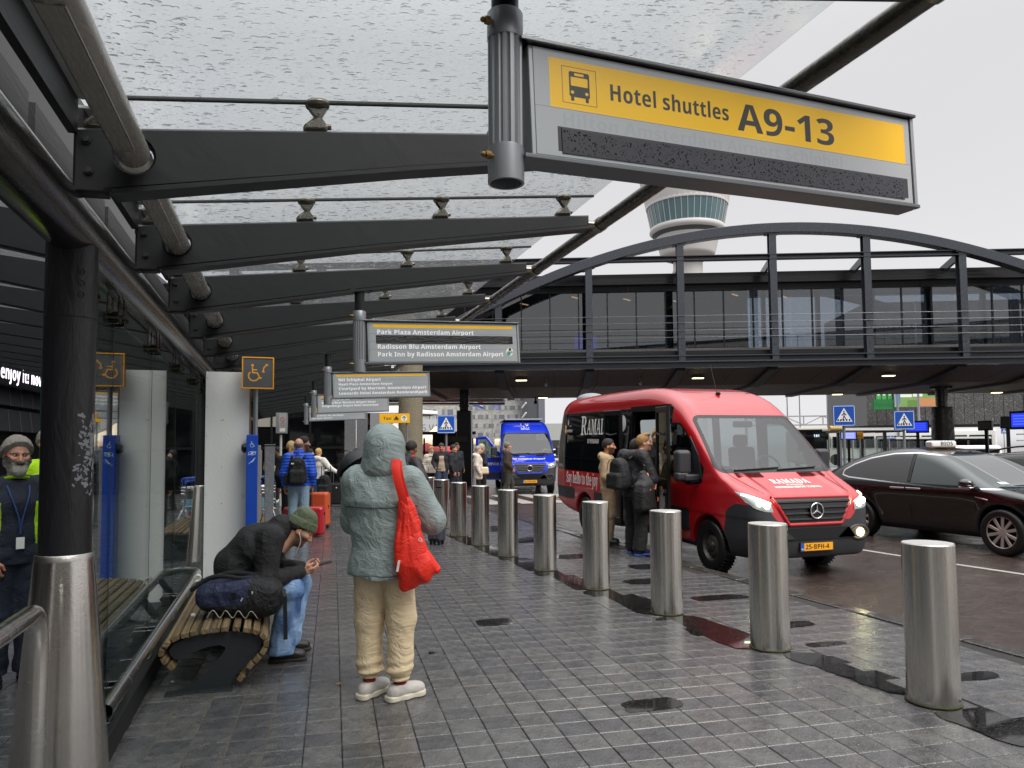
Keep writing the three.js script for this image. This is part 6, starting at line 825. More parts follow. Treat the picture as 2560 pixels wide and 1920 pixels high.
{ // black car
  const prof = smoothPoly([[0.93, 0.42], [0.96, 0.55], [0.92, 0.74], [0.72, 0.88], [0.2, 1.0], [-0.2, 1.07], [-0.5, 1.22], [-0.95, 1.46], [-1.35, 1.61], [-1.8, 1.69], [-2.2, 1.7], [-2.7, 1.63], [-3.2, 1.48], [-3.65, 1.28], [-3.95, 1.15], [-4.1, 1.1], [-4.14, 0.98], [-4.08, 0.6], [-3.95, 0.4], [-3.5, 0.3], [-2.9, 0.24], [0, 0.22], [0.7, 0.24]], 2);
  const WB = 2.85, f = (x, y, z) => { const a = Math.abs(z), d = sdPoly(prof, x, y); if (d > 0.4 || a > 1.4) return Math.max(d, a - 0.98); let w = 0.985 - 0.33 * Math.pow(Math.max(0, y - 0.98) / 0.7, 1.15) - 0.12 * sst(1.0, 0.3, y) - 0.04 * sst(0.45, 0.2, y) - 0.16 * Math.pow(Math.max(0, x - 0.1), 2) - 0.14 * Math.pow(Math.max(0, -3.2 - x), 1.6); w += 0.03 * Math.exp(-Math.pow((Math.hypot(x, y - 0.36) - 0.42) * 9, 2)) + 0.03 * Math.exp(-Math.pow((Math.hypot(x + WB, y - 0.36) - 0.42) * 9, 2)) - 0.02 * Math.exp(-Math.pow((y - 0.62) * 6, 2)) * sst(-0.3, -0.8, x) * sst(-2.6, -2.1, x); let q = smax(d, a - w, 0.16); for (const wx of [0, -WB]) q = smax(q, -Math.max(Math.hypot(x - wx, y - 0.37) - 0.425, 0.55 - a), 0.025); return q; };
  const o = thing('black_car', 'black electric taxi with fastback roof, chrome window line and white roof sign', 'car', [11.38, -0.15, -9.4], R(-84.6));
  let rest = iso(f, [-4.2, 0.18, -1.06], [1.02, 1.78, 1.06], 0.026, { lip: 1.2 }), piece; const take = g => { [piece, rest] = splitGeo(rest, g); return piece; };
  const sideW = [[0.02, 1.05], [-0.35, 1.22], [-0.8, 1.44], [-1.2, 1.555], [-1.7, 1.6], [-2.2, 1.585], [-2.7, 1.5], [-3.05, 1.38], [-3.25, 1.27], [-3.26, 1.19], [-3.1, 1.15], [-2.0, 1.08], [-0.9, 1.03]];
  const sw = (x, y, z) => Math.max(sdPoly(sideW, x, y), 0.45 - Math.abs(z)), wsx = (x, y, z) => Math.max(-0.15 - y * 0 + (-(x + 0.0)) * 0 + Math.max(x - 0.12 + Math.abs(z) * 0.25, -1.42 - x + Math.abs(z) * 0.1), Math.abs(z) - lerp(0.76, 0.58, clamp(-x / 1.3, 0, 1)), 1.02 - y);
  const paint = phy(0x08090b, 0.25, { clearcoat: 1, clearcoatRoughness: 0.03 });
  take((x, y, z) => Math.min(Math.hypot(x, y - 0.37), Math.hypot(x + WB, y - 0.37)) - 0.422); part(o, 'wheel_arch', piece, M.rubber);
  take(sw); let glass = piece; const [front, rear] = splitGeo(glass, (x) => -1.72 - x); part(o, 'front_window', front, phy(0x24302f, 0.03, { ior: 1.6, clearcoat: 0.6 })); part(o, 'rear_window', rear, phy(0x0f1113, 0.03, { ior: 1.6, clearcoat: 0.6 }));
  take((x, y, z) => sw(x, y, z) - 0.022); part(o, 'chrome_trim', piece, M.chrome);
  take(wsx); part(o, 'windscreen', piece, phy(0x2a3032, 0.03, { ior: 1.7, clearcoat: 1 }));
  take((x, y, z) => Math.max(x + 1.5, -2.55 - x, Math.abs(z) - 0.52, 1.4 - y)); part(o, 'glass_roof', piece, phy(0x5a4326, 0.04, { ior: 1.7, clearcoat: 1 }));
  take((x, y, z) => Math.max(Math.min(y - 0.33, Math.max(Math.min(Math.hypot(x, y - 0.37), Math.hypot(x + WB, y - 0.37)) - 0.49, y - 0.83)), 0.4 - Math.abs(z))); part(o, 'lower_cladding', piece, std(0x1b1c1e, 0.45));
  part(o, 'body', rest, paint);
  const pillar = hose([[-1.7, 1.1, 0], [-1.72, 1.35, 0], [-1.74, 1.58, 0]].map(([x, y]) => [x, y, onto(f, 'z', 1.5, x, y) + 0.002]), 0.03, 6); part(o, 'door_pillar', pillar, M.blackSmooth);
  const seam = pts => hose(pts.map(([x, y]) => [x, y, onto(f, 'z', 1.5, x, y) + 0.0004]), 0.0035, 4, pts.length * 5); part(o, 'panel_seam', merge([seam([[-1.72, 0.36], [-1.72, 0.7], [-1.72, 1.04]]), seam([[-0.42, 0.4], [-0.45, 0.7], [-0.3, 1.0]]), seam([[-2.55, 0.7], [-2.85, 0.95], [-2.95, 1.12]])]), M.rubber);
  for (const x of [-1.58, -1.92]) part(o, 'door_handle', rb(0.3, 0.035, 0.02, 0.008, x, 0.98, onto(f, 'z', 1.5, x, 0.98) + 0.006), M.chrome); part(o, 'wing_badge', rb(0.22, 0.025, 0.015, 0.006, -0.3, 0.88, onto(f, 'z', 1.5, -0.3, 0.88) + 0.004, 0, 0, -0.2), M.chrome);
  for (const s of [-1, 1]) { const q = part(o, 'mirror', merge([tr(new THREE.SphereGeometry(0.13, 18, 12).scale(0.9, 0.6, 0.9), -0.5, 1.12, s * 1.05), rb(0.08, 0.05, 0.16, 0.02, -0.44, 1.06, s * 0.92)]), paint); part(q, 'mirror_trim', rb(0.2, 0.02, 0.1, 0.006, -0.48, 1.055, s * 1.08), M.chrome); part(o, 'headlight', tr(new THREE.SphereGeometry(0.16, 16, 10).scale(1.2, 0.4, 0.7), 0.62, 0.79, s * 0.74), phy(0xc9d4d6, 0.05, { clearcoat: 1 })); }
  const wg = new THREE.Group(); part(wg, 'tyre', lathe([[0.25, -0.11], [0.3, -0.125], [0.35, -0.115], [0.368, -0.07], [0.368, 0.07], [0.35, 0.115], [0.3, 0.125], [0.25, 0.11]], 44).rotateX(PI / 2), M.rubberWet); part(wg, 'rim', lathe([[0.258, 0.1], [0.25, 0.105], [0.24, 0.09], [0.235, -0.05], [0, -0.05]], 44).rotateX(PI / 2), std(0x2a2826, 0.5, 0.6)); const sp = []; for (let i = 0; i < 10; i++) sp.push(tr(ext([[-0.02, 0.05], [0.02, 0.05], [0.042, 0.245], [-0.012, 0.25]], 0.02, 0.004), 0, 0, 0.085).rotateZ(i / 10 * 2 * PI)); sp.push(tr(new THREE.TorusGeometry(0.248, 0.01, 6, 44), 0, 0, 0.098)); sp.push(cy(0.06, 0.055, 0.03, 0, 0, 0.085, 20, PI / 2)); part(wg, 'spokes', sp, std(0xb9b2ad, 0.35, 0.6));
  for (const x of [0, -WB]) for (const s of [-1, 1]) { const w = wg.clone(); w.name = 'wheel'; w.position.set(x, 0.368, s * 0.86); if (s < 0) w.rotation.y = PI; o.add(w); }
  part(o, 'underbody', bx(3.9, 0.14, 1.5, -1.5, 0.3, 0), M.rubber);
  const rs = part(o, 'roof_sign', rb(0.16, 0.12, 0.62, 0.04, -1.72, 1.765, 0.1, 0, 0, 0), M.white); part(rs, 'sign_text', (() => letters('sans', 'BIOS', 0.075, 0.3).rotateY(0).translate(0, 0, 0))().rotateY(PI / 2).translate(-1.635, 1.74, 0.2), std(0x5d6e74, 0.5, 0, { side: THREE.DoubleSide })); part(rs, 'sign_text', letters('sans', 'BIOS', 0.06, 0.13).translate(-1.785, 1.74, 0.412), std(0x5d6e74, 0.5));
  part(o, 'sticker', (() => { const g = new THREE.PlaneGeometry(0.2, 0.08, 4, 2), p = g.attributes.position; for (let i = 0; i < p.count; i++) { const z = 0.5 - p.getX(i), x = -0.28 - p.getY(i); p.setXYZ(i, x, onto(f, 'y', 2.4, x, z) + 0.005, z); } g.computeVertexNormals(); return g; })(), std(0xb9d4cf, 0.5, 0, { side: THREE.DoubleSide }));
  // estate car behind
  const e = thing('black_estate_car', 'black estate car with roof rails half hidden behind the black taxi', 'car', [16.2, -0.15, -10.6], R(-84)); const pe = smoothPoly([[0.9, 0.4], [0.92, 0.7], [0.6, 0.92], [-0.1, 1.02], [-0.9, 1.42], [-1.4, 1.58], [-2.4, 1.62], [-3.6, 1.5], [-3.85, 1.1], [-3.9, 0.5], [-3.6, 0.25], [0.6, 0.22]], 2);
  const fe = (x, y, z) => smax(sdPoly(pe, x, y), Math.abs(z) - (0.92 - 0.3 * Math.pow(Math.max(0, y - 0.95) / 0.65, 1.2)), 0.14); let er = iso(fe, [-4, 0.18, -1], [1, 1.7, 1], 0.05, { lip: 1.2 }), eg; [eg, er] = splitGeo(er, (x, y, z) => Math.max(rrect(x, y, -3.4, 1.0, -0.5, 1.42, 0.05), 0.4 - Math.abs(z))); part(e, 'body', er, paint); part(e, 'side_window', eg, M.glassDark); part(e, 'roof_rail', merge([hose([[-0.9, 1.56, 0.62], [-1.1, 1.66, 0.62], [-2.6, 1.7, 0.62], [-3.3, 1.6, 0.62]], 0.02, 8), hose([[-0.9, 1.56, -0.62], [-1.1, 1.66, -0.62], [-2.6, 1.7, -0.62], [-3.3, 1.6, -0.62]], 0.02, 8)]), M.blackSmooth);
  for (const x of [0, -2.85]) for (const s of [-1, 1]) { const w = wg.clone(); w.name = 'wheel'; w.position.set(x, 0.368, s * 0.84); if (s < 0) w.rotation.y = PI; e.add(w); }
}
// ================================================================ people (own axes: y up, facing +z, left hand on +x)
const dot3 = (a, b) => a[0] * b[0] + a[1] * b[1] + a[2] * b[2], sub3 = (a, b) => [a[0] - b[0], a[1] - b[1], a[2] - b[2]], add3 = (a, b, k = 1) => [a[0] + b[0] * k, a[1] + b[1] * k, a[2] + b[2] * k];
const nrm3 = a => { const l = Math.hypot(...a) || 1; return [a[0] / l, a[1] / l, a[2] / l]; }, cross3 = (a, b) => [a[1] * b[2] - a[2] * b[1], a[2] * b[0] - a[0] * b[2], a[0] * b[1] - a[1] * b[0]];
const mid3 = (a, b, t = 0.5) => [lerp(a[0], b[0], t), lerp(a[1], b[1], t), lerp(a[2], b[2], t)];
function rc(x, y, z, a, b, ra, rb) { const bx_ = b[0] - a[0], by = b[1] - a[1], bz = b[2] - a[2], px = x - a[0], py = y - a[1], pz = z - a[2]; const t = clamp((px * bx_ + py * by + pz * bz) / (bx_ * bx_ + by * by + bz * bz + 1e-9), 0, 1); return Math.hypot(px - bx_ * t, py - by * t, pz - bz * t) - (ra + (rb - ra) * t); }
function ell(x, y, z, c, r) { const a = (x - c[0]) / r[0], b = (y - c[1]) / r[1], d = (z - c[2]) / r[2], k = Math.hypot(a, b, d); return (k - 1) * Math.min(r[0], r[1], r[2]) * (k > 1 ? 1 : 0.9); }
function boundsOf(pts, m) { const lo = [1e9, 1e9, 1e9], hi = [-1e9, -1e9, -1e9]; for (const p of pts) for (let q = 0; q < 3; q++) { lo[q] = Math.min(lo[q], p[q] - m); hi[q] = Math.max(hi[q], p[q] + m); } return [lo, hi]; }
const lin = h => { const c = new THREE.Color(h); return [c.r, c.g, c.b]; };
const fold = (x, y, z, s, k) => { const n = vn(x * s + 7 + y * s * 0.4, y * s * 0.75 + k, z * s + 3), m = vn(x * s * 2.3 + k, y * s * 1.7 - x * s, z * s * 2.3 + 11); return (1 - Math.abs(2 * n - 1)) * 0.7 + (1 - Math.abs(2 * m - 1)) * 0.3 - 0.5; };
const clothM = (c, r = 0.85, o = {}) => phy(c, r, { bumpMap: rep(T.wrink, 2.3, 2.3), bumpScale: 0.0035, sheen: o.sheen ?? 0.25, sheenRoughness: 0.6, ...o });
const headField = p => (x, y, z) => {
  const a = Math.abs(x);
  let d = smin(ell(x, y, z, [0, 0.035, -0.012], [0.077, 0.095, 0.098]), ell(x, y, z, [0, -0.052, 0.022], [0.056, 0.066, 0.066]), 0.05);
  d = smin(d, ell(a, y, z, [0.05, -0.012, 0.06], [0.022, 0.018, 0.022]), 0.03);
  d = smin(d, rc(x, y, z, [0, 0.02, 0.088], [0, -0.022, 0.11], 0.009, 0.0135), 0.018); d = smin(d, ell(a, y, z, [0.0125, -0.026, 0.096], [0.009, 0.008, 0.011]), 0.008);
  d = smin(d, rc(a, y, z, [0.014, 0.034, 0.088], [0.05, 0.033, 0.072], 0.009, 0.008), 0.015);
  d = smax(d, -ell(a, y, z, [0.032, 0.014, 0.1], [0.017, 0.011, 0.019]), 0.012);
  d = smin(d, rc(a, y, z, [0, -0.053, 0.0855], [0.021, -0.055, 0.077], 0.0075, 0.0045), 0.008); d = smax(d, -rc(a, y, z, [0, -0.0525, 0.0945], [0.022, -0.0535, 0.0835], 0.0022, 0.0018), 0.003);
  d = smin(d, ell(x, y, z, [0, -0.093, 0.066], [0.022, 0.018, 0.02]), 0.022);
  d = smin(d, ell(a, y, z, [0.079, 0.0, -0.012], [0.01, 0.032, 0.019]), 0.008); d = smax(d, -ell(a, y, z, [0.089, 0.002, -0.008], [0.006, 0.018, 0.009]), 0.006);
  return smin(d, rc(x, y, z, [0, -0.07, -0.025], [0, -0.19, -0.04], 0.052, 0.06), 0.03);
};
function person(label, pos, yaw, P) {
  const o = thing('person', label, 'person', pos, yaw, P.group), K = (P.H ?? 1.75) / 1.75, det = P.det ?? 0; // det 0 far, 1 middle, 2 near
  const C = [0.027, 0.0165, 0.01][det], CH = [0.011, 0.0065, 0.0042][det], CF = [0.0095, 0.0065, 0.0042][det];
  const J = { pel: [0, 0.95, 0], waist: [0, 1.08, 0.0], chest: [0, 1.29, -0.01], neckB: [0, 1.45, -0.03], head: [0, 1.64, 0.015], shL: [0.18, 1.42, -0.02], shR: [-0.18, 1.42, -0.02], elL: [0.24, 1.14, -0.05], elR: [-0.24, 1.14, -0.05], wrL: [0.24, 0.9, 0.05], wrR: [-0.24, 0.9, 0.05], hipL: [0.09, 0.92, 0], hipR: [-0.09, 0.92, 0], knL: [0.1, 0.5, 0.02], knR: [-0.1, 0.5, 0.02], anL: [0.1, 0.09, -0.02], anR: [-0.1, 0.09, -0.02], ...(P.J || {}) };
  const k = P.real ? 1 : K; for (const q in J) J[q] = J[q].map(v => v * k);
  const S = P.real ? (P.S ?? 1) : k;
  const hp = P.headPitch ?? 0, hyw = P.headYaw ?? 0, hr = P.headRoll ?? 0, HM = M4().makeRotationFromEuler(new THREE.Euler(hp, hyw, hr, 'YXZ')).scale(V(S, S, S)).setPosition(...J.head), HI = HM.clone().invert().elements;
  const toHead = (x, y, z) => [HI[0] * x + HI[4] * y + HI[8] * z + HI[12], HI[1] * x + HI[5] * y + HI[9] * z + HI[13], HI[2] * x + HI[6] * y + HI[10] * z + HI[14]];
  const skin = lin(P.skin ?? 0xc79a80), lip = lin(P.lip ?? 0xa8665a), hairC = lin(P.hair ?? 0x2a211b), stub = P.stubble ? lin(P.stubble) : null;
  const skinM = phy(0xffffff, 0.5, { vertexColors: true, sheen: 0.2 });
  // body: core, head and hands on grids of their own
  const body = [], coreC = () => skin;
  const nb = J.neckB, hb = add3(J.head, [0, -0.05 * S, -0.02 * S]);
  const core = (x, y, z) => { let d = rc(x, y, z, J.pel, J.chest, 0.08, 0.08); d = smin(d, rc(x, y, z, J.chest, nb, 0.08, 0.06), 0.05); d = smin(d, rc(x, y, z, nb, hb, 0.055 * S, 0.04), 0.03); d = smin(d, rc(x, y, z, J.shL, J.shR, 0.04, 0.04), 0.04); for (const s of 'LR') { d = Math.min(d, rc(x, y, z, J['sh' + s], J['el' + s], 0.034, 0.032), rc(x, y, z, J['el' + s], J['wr' + s], 0.032, 0.024), rc(x, y, z, J['hip' + s], J['kn' + s], 0.05, 0.04), rc(x, y, z, J['kn' + s], J['an' + s], 0.04, 0.032)); } return d; };
  { const [lo, hi] = boundsOf(Object.values(J), 0.1); body.push(iso(core, lo, hi, 0.03, { color: coreC, lip: 1.1 })); }
  const HF = headField(P);
  const browC = hairC.map(v => v * 0.8), faceColor = (x, y, z) => {
    const a = Math.abs(x); let c = skin.slice(); const blotch = 0.92 + 0.16 * vn(x * 60, y * 60, z * 60) + 0.1 * (vn(x * 190, y * 190, z * 190) - 0.5); c = c.map(v => v * blotch);
    const red = Math.exp(-(((a - 0.045) / 0.022) ** 2) - ((y + 0.012) / 0.022) ** 2) * 0.25 + Math.exp(-((x / 0.014) ** 2) - ((y + 0.02) / 0.015) ** 2) * 0.25 * (z > 0.08); c = [c[0] * (1 + red * 0.1), c[1] * (1 - red * 0.4), c[2] * (1 - red * 0.4)];
    if (z > 0.06 && Math.abs(y + 0.054) < 0.0085 && a < 0.026) c = lip; if (z > 0.05 && a > 0.01 && a < 0.055 && Math.abs(y - 0.042 - 0.06 * (a - 0.01) + (a > 0.042 ? (a - 0.042) * 0.6 : 0)) < 0.0055) c = browC;
    if (z > 0.055 && ((a - 0.032) / 0.0165) ** 2 + ((y - 0.013) / 0.0075) ** 2 < 1) c = det > 0 ? lin(0x5a3a30) : lin(0x3a2a24);
    if (stub) { const w = sst(0.0, -0.03, y) * sst(-0.03, 0.01, z) * (1 - sst(0.02, 0.012, a) * sst(-0.02, -0.036, y) * 0.0) * (a < 0.03 && y > -0.036 ? 0.2 : 1); if (Math.abs(y + 0.054) > 0.008 || a > 0.026) { const g = w * (0.55 + 0.4 * vn(x * 300, y * 300, z * 300)); c = c.map((v, i) => lerp(v, stub[i], g)); } }
    return c;
  };
  if (!P.noHead) { const g = iso(HF, [-0.095, -0.2, -0.125], [0.095, 0.14, 0.13], CH, { color: faceColor, lip: 1.3 }); g.applyMatrix4(HM); body.push(g); }
  for (const s of 'LR') { if (P.noHand && P.noHand.includes(s)) continue;
    const w = J['wr' + s], d = nrm3(P['hand' + s]?.dir ?? sub3(w, J['el' + s])), side = s === 'L' ? 1 : -1; let n = P['hand' + s]?.palm ?? [-side, 0, 0]; n = nrm3(sub3(n, d.map(v => v * dot3(n, d)))); const t = nrm3(cross3(n, d)).map(v => v * side * (P['hand' + s]?.flip ? -1 : 1)), curl = P['hand' + s]?.curl ?? 0.45; // t: towards the thumb
    const at3 = (l, u, v) => [0, 1, 2].map(q => w[q] + (d[q] * l + t[q] * u + n[q] * v) * S), segs = [];
    segs.push([at3(-0.02, 0, 0), at3(0.03, 0, 0), 0.024, 0.026]); for (let f = 0; f < 4; f++) { const u = 0.031 - f * 0.0205, L = [0.075, 0.083, 0.078, 0.062][f], b = at3(0.085 - Math.abs(f - 1.2) * 0.004, u, 0.002); segs.push([at3(0.02, u * 0.7, 0), b, 0.0125, 0.0105]); let ang = curl * 0.8, p = [0.085 - Math.abs(f - 1.2) * 0.004, 0.002]; let prev = b; [0.45, 0.3, 0.25].forEach((q, i) => { p = [p[0] + Math.cos(ang) * L * q, p[1] + Math.sin(ang) * L * q]; const nx = at3(p[0], u * 1.05, p[1]); segs.push([prev, nx, 0.0098 - i * 0.0009, 0.009 - i * 0.0009]); prev = nx; ang += curl * 0.95; }); }
    segs.push([at3(0.015, 0.02, 0.004), at3(0.045, 0.05, 0.016), 0.0145, 0.0115], [at3(0.045, 0.05, 0.016), at3(0.078, 0.056, 0.03), 0.011, 0.0085]);
    const fh = (x, y, z) => { let m = 1; for (let i = 0; i < segs.length; i++) { const q = segs[i]; const r = rc(x, y, z, q[0], q[1], q[2] * S, q[3] * S); m = i < 10 && i % 4 === 1 || i === 0 ? smin(m, r, 0.012) : smin(m, r, 0.004); } return m; };
    const [lo, hi] = boundsOf(segs.flatMap(q => [q[0], q[1]]), 0.02); body.push(iso(fh, lo, hi, CF, { color: (x, y, z) => { const b = 0.92 + 0.16 * vn(x * 90, y * 90, z * 90); return [skin[0] * b, skin[1] * b * 0.96, skin[2] * b * 0.95]; }, lip: 1.2 }));
  }
  part(o, 'body', body, skinM);
  if (det > 0 && !P.noHead) for (const s of [-1, 1]) { const c = V(0.0315 * s, 0.0125, 0.0755).applyMatrix4(HM), g = new THREE.SphereGeometry(0.0118 * S, 16, 12), dir = nrm3(P.gaze ?? [HM.elements[8], HM.elements[9], HM.elements[10]]), pp = g.attributes.position, col = new Float32Array(pp.count * 3); for (let i = 0; i < pp.count; i++) { const a = dot3(nrm3([pp.getX(i), pp.getY(i), pp.getZ(i)]), dir), cc = a > 0.92 ? [0.01, 0.01, 0.01] : a > 0.76 ? [0.05, 0.04, 0.03] : [0.34, 0.31, 0.28]; col.set(cc, i * 3); } g.setAttribute('color', new THREE.BufferAttribute(col, 3)); part(o, 'eye', g.translate(c.x, c.y, c.z), phy(0xffffff, 0.1, { vertexColors: true })); }
  // hair
  const hn = P.hairStyle ?? 'short';
  if (hn !== 'none') {
    const th = { short: 0.016, buzz: 0.006, crop: 0.011, long: 0.02, bun: 0.013, pony: 0.014, swept: 0.024, bald: 0.006, curly: 0.026 }[hn] ?? 0.014, lim = hn === 'bald' ? 0.07 : 9, amp = (P.hairAmp ?? 0.006);
    const hf = (x, y, z) => { const line = (hn === 'swept' ? -0.035 : -0.046) + (z + 0.1) * 0.64 - 0.012 * sst(0.045, 0.065, Math.abs(x)) + 0.004 * vn(x * 200, 1, 2); const sk = ell(x, y, z, [0, 0.037, -0.014], [0.079, 0.097, 0.1]); const tp = sst(-0.004, 0.03, y - line); let d = sk - th * tp - 0.002 - amp * tp * (hn === 'curly' ? fold(x, y, z, 55, 3) : 1.1 * (vn(x * 170, y * 70, z * 26) - 0.5) + 0.5 * fold(x, y * 0.5, z * 0.4, 30, 3));  d = smax(d, line - y, 0.008); if (hn === 'bald') d = smax(d, y - 0.045 + Math.max(0, z) * 0.4, 0.01); if (P.quiff) d = smin(d, ell(x, y, z, [0, 0.13, 0.04], [0.06, 0.028, 0.06]), 0.02); if (hn === 'long') { d = smin(d, Math.min(rc(Math.abs(x), y, z, [0.06, 0.02, -0.03], [0.07, -0.13, -0.03], 0.035, 0.03), rc(x, y, z, [0, 0.03, -0.07], [0, -0.14, -0.08], 0.06, 0.05)) - amp * fold(x * 2, y * 0.3, z * 2, 40, 1), 0.03); d = smax(d, -ell(x, y, z, [0, -0.03, 0.07], [0.058, 0.09, 0.09]), 0.01); } if (hn === 'bun') d = smin(d, ell(x, y, z, [0, 0.06, -0.12], [0.04, 0.04, 0.035]), 0.01); if (hn === 'pony') d = smin(d, rc(x, y, z, [0, 0.06, -0.11], [0, -0.1, -0.13], 0.028, 0.018), 0.015); if (hn === 'swept') d = smin(d, rc(x, y, z, [0, 0.02, -0.1], [0.01, -0.1, -0.1], 0.05, 0.035), 0.03); return smax(d, -(HF(x, y, z) + 0.004), 0.002); };
    part(o, 'hair', iso(hf, [-0.13, -0.2, -0.18], [0.13, 0.18, 0.13], CH, { lip: 1.5 }).applyMatrix4(HM), std(P.hair ?? 0x2a211b, 0.7, 0, { bumpMap: rep(T.brush, 30, 6), bumpScale: 0.004 }));
  }
  if (P.beard) { const bf = (x, y, z) => { let d = HF(x, y, z) - P.beard * (0.75 + 0.7 * fold(x, y * 0.5, z, 60, 9)) * sst(0.01, -0.05, y); d = smin(d, ell(x, y, z, [0, -0.095, 0.06], [0.045, 0.05, 0.045]) - 0.004 * fold(x, y, z, 70, 2), 0.02); d = smax(d, y + 0.018 - (Math.abs(x) > 0.05 ? (Math.abs(x) - 0.05) * 2.2 : 0), 0.008); d = smax(d, -0.005 - z, 0.01); d = smax(d, -ell(x, y, z, [0, -0.053, 0.1], [0.024, 0.007, 0.03]), 0.004); d = smax(d, -ell(x, y, z, [0, -0.012, 0.11], [0.03, 0.016, 0.05]), 0.006); return smax(d, -0.16 - y, 0.01); }; part(o, 'beard', iso(bf, [-0.1, -0.19, -0.03], [0.1, 0.03, 0.16], CH, { lip: 1.5, color: (x, y, z) => { const g = sst(-0.01, -0.07, y + 0.02 * (vn(x * 80, y * 80, z * 80) - 0.5)), a = lin(0x3c342e), b = lin(P.beardC ?? 0xa6a29a); return a.map((v, i) => lerp(v, b[i], g)); } }).applyMatrix4(HM), std(0xffffff, 0.75, 0, { vertexColors: true, bumpMap: rep(T.brush, 30, 8), bumpScale: 0.004 })); }
  // clothes
  const latv = nrm3(sub3(J.shL, J.shR));
  const torso = (x, y, z, a, b, ra, rb, fl) => { const ax = sub3(b, a), p = [x - a[0], y - a[1], z - a[2]], t = clamp(dot3(p, ax) / dot3(ax, ax), 0, 1), q = sub3(p, ax.map(v => v * t)), l = dot3(q, latv), r2 = dot3(q, q) - l * l; return (Math.sqrt(l * l + r2 / (fl * fl)) - (ra + (rb - ra) * t)) * (fl * 0.55 + 0.42); };
  if (P.top) { const t = P.top, fat = (t.fat ?? 0.02) * S, sl = (t.sleeve ?? 0.056) * S, am = t.fold ?? 0.01, hem = t.hem !== undefined ? (P.real ? t.hem : t.hem * k) : J.pel[1] - 0.06, w0 = t.w ?? 1;
    const hipC = add3(J.pel, sub3(J.pel, J.waist), t.drop ?? 0.6); const cuff = s => mid3(J['el' + s], J['wr' + s], t.cuff ?? 0.96);
    const f = (x, y, z) => {
      let d = torso(x, y, z, hipC, J.waist, (0.155 * w0) * S + fat + (t.flare ?? 0), (0.14 * w0) * S + fat, 0.72); d = smin(d, torso(x, y, z, J.waist, J.chest, 0.14 * w0 * S + fat, 0.165 * w0 * S + fat, 0.7), 0.08); d = smin(d, torso(x, y, z, J.chest, mid3(J.chest, nb, 0.8), 0.16 * w0 * S + fat, 0.1 * S + fat * 0.6, 0.68), 0.08); d = smin(d, rc(x, y, z, J.shL, J.shR, 0.062 * S + fat * 0.4, 0.062 * S + fat * 0.4), 0.07);
      for (const s of 'LR') { let a = smin(rc(x, y, z, J['sh' + s], J['el' + s], sl * 1.18 + fat * 0.5, sl + fat * 0.35), rc(x, y, z, J['el' + s], cuff(s), sl + fat * 0.3, sl * 0.72 + fat * 0.1), 0.035); d = smin(d, a, 0.035); }
      if (t.collar) d = smin(d, Math.abs(rc(x, y, z, add3(nb, [0, -0.03, 0]), add3(nb, [0, t.collar, 0.02]), 0.085 * S, 0.078 * S)) - 0.012, 0.02);
      if (t.hoodDown) d = smin(d, ell(x, y, z, add3(nb, [0, 0.03, -0.075]), [0.13, 0.07, 0.075]), 0.05);
      if (t.belly) d = smin(d, ell(x, y, z, add3(J.waist, [0, 0, 0.06]), [0.14, 0.15, 0.13]), 0.08);
      let fo = fold(x, y, z, t.fs ?? 9, 4) * am; if (t.puff) { const v = t.puffAxis ? x * t.puffAxis[0] + y * t.puffAxis[1] + z * t.puffAxis[2] : y; fo += 0.013 * Math.sqrt(Math.abs(Math.sin(v * PI / t.puff))) - 0.008; }
      d -= fo; if (t.rib) { const e = y - hem; if (e < 0.05) d -= -0.012 + 0.003 * Math.sin(Math.atan2(x - J.pel[0], z - J.pel[2]) * 60); }
      d = smax(d, hem - y + (t.hemWave ? 0.015 * Math.sin(x * 14 + z * 9) : 0), 0.012); return t.open ? t.open(d, x, y, z, J) : d;
    };
    const [lo, hi] = boundsOf([J.pel, J.chest, add3(nb, [0, 0.08, 0]), J.shL, J.shR, J.elL, J.elR, cuff('L'), cuff('R'), [J.pel[0], hem, J.pel[2]]], 0.13 + fat + (t.w > 1 ? 0.08 : 0.03));
    const m = clothM(t.c, t.r ?? 0.85, t.m ?? {}); const g = iso(f, lo, hi, C * (t.cell ?? 1), { lip: 1.25, uv: (x, y, z) => [x + z, y + z * 0.3] });
    let rest = g; if (t.panels) for (const pn_ of t.panels) { let p; [p, rest] = splitGeo(rest, (x, y, z) => pn_.g(x, y, z, J)); part(o, pn_.name ?? 'panel', p, clothM(pn_.c, 0.8)); }
    part(o, t.name ?? 'jacket', rest, m); o.userData.f = undefined; o._f = f;
  }
  if (P.legs) { const t = P.legs, lo_ = (t.loose ?? 0.01) * S, am = t.fold ?? 0.008, end = s => add3(J['an' + s], [0, t.end ?? 0, 0]);
    const f = (x, y, z) => { let d = torso(x, y, z, add3(J.pel, [0, 0.0, 0]), mid3(J.pel, J.waist, 0.8), 0.15 * S + lo_, 0.14 * S + lo_, 0.74); for (const s of 'LR') { const a = smin(rc(x, y, z, J['hip' + s], J['kn' + s], 0.088 * S + lo_, 0.063 * S + lo_), rc(x, y, z, J['kn' + s], end(s), 0.06 * S + lo_, (t.hemR ?? 0.052) * S + lo_), 0.04); d = smin(d, a, t.k ?? 0.05); } d -= fold(x, y * 1.3, z, t.fs ?? 10, 8) * am; if (t.stack) for (const s of 'LR') { const e = y - J['an' + s][1]; if (e < 0.22 && Math.hypot(x - J['an' + s][0], z - J['an' + s][2]) < 0.14) d -= 0.007 * Math.sin(e * 95 + x * 14) * sst(0.22, 0.04, e); } const e0 = Math.min(J.anL[1], J.anR[1]) + (t.end ?? 0) - 0.02; if (t.cuffIn) { d = d + 0.022 * sst(0.045, 0.02, y - e0); } return smax(d, e0 - y, 0.008); };
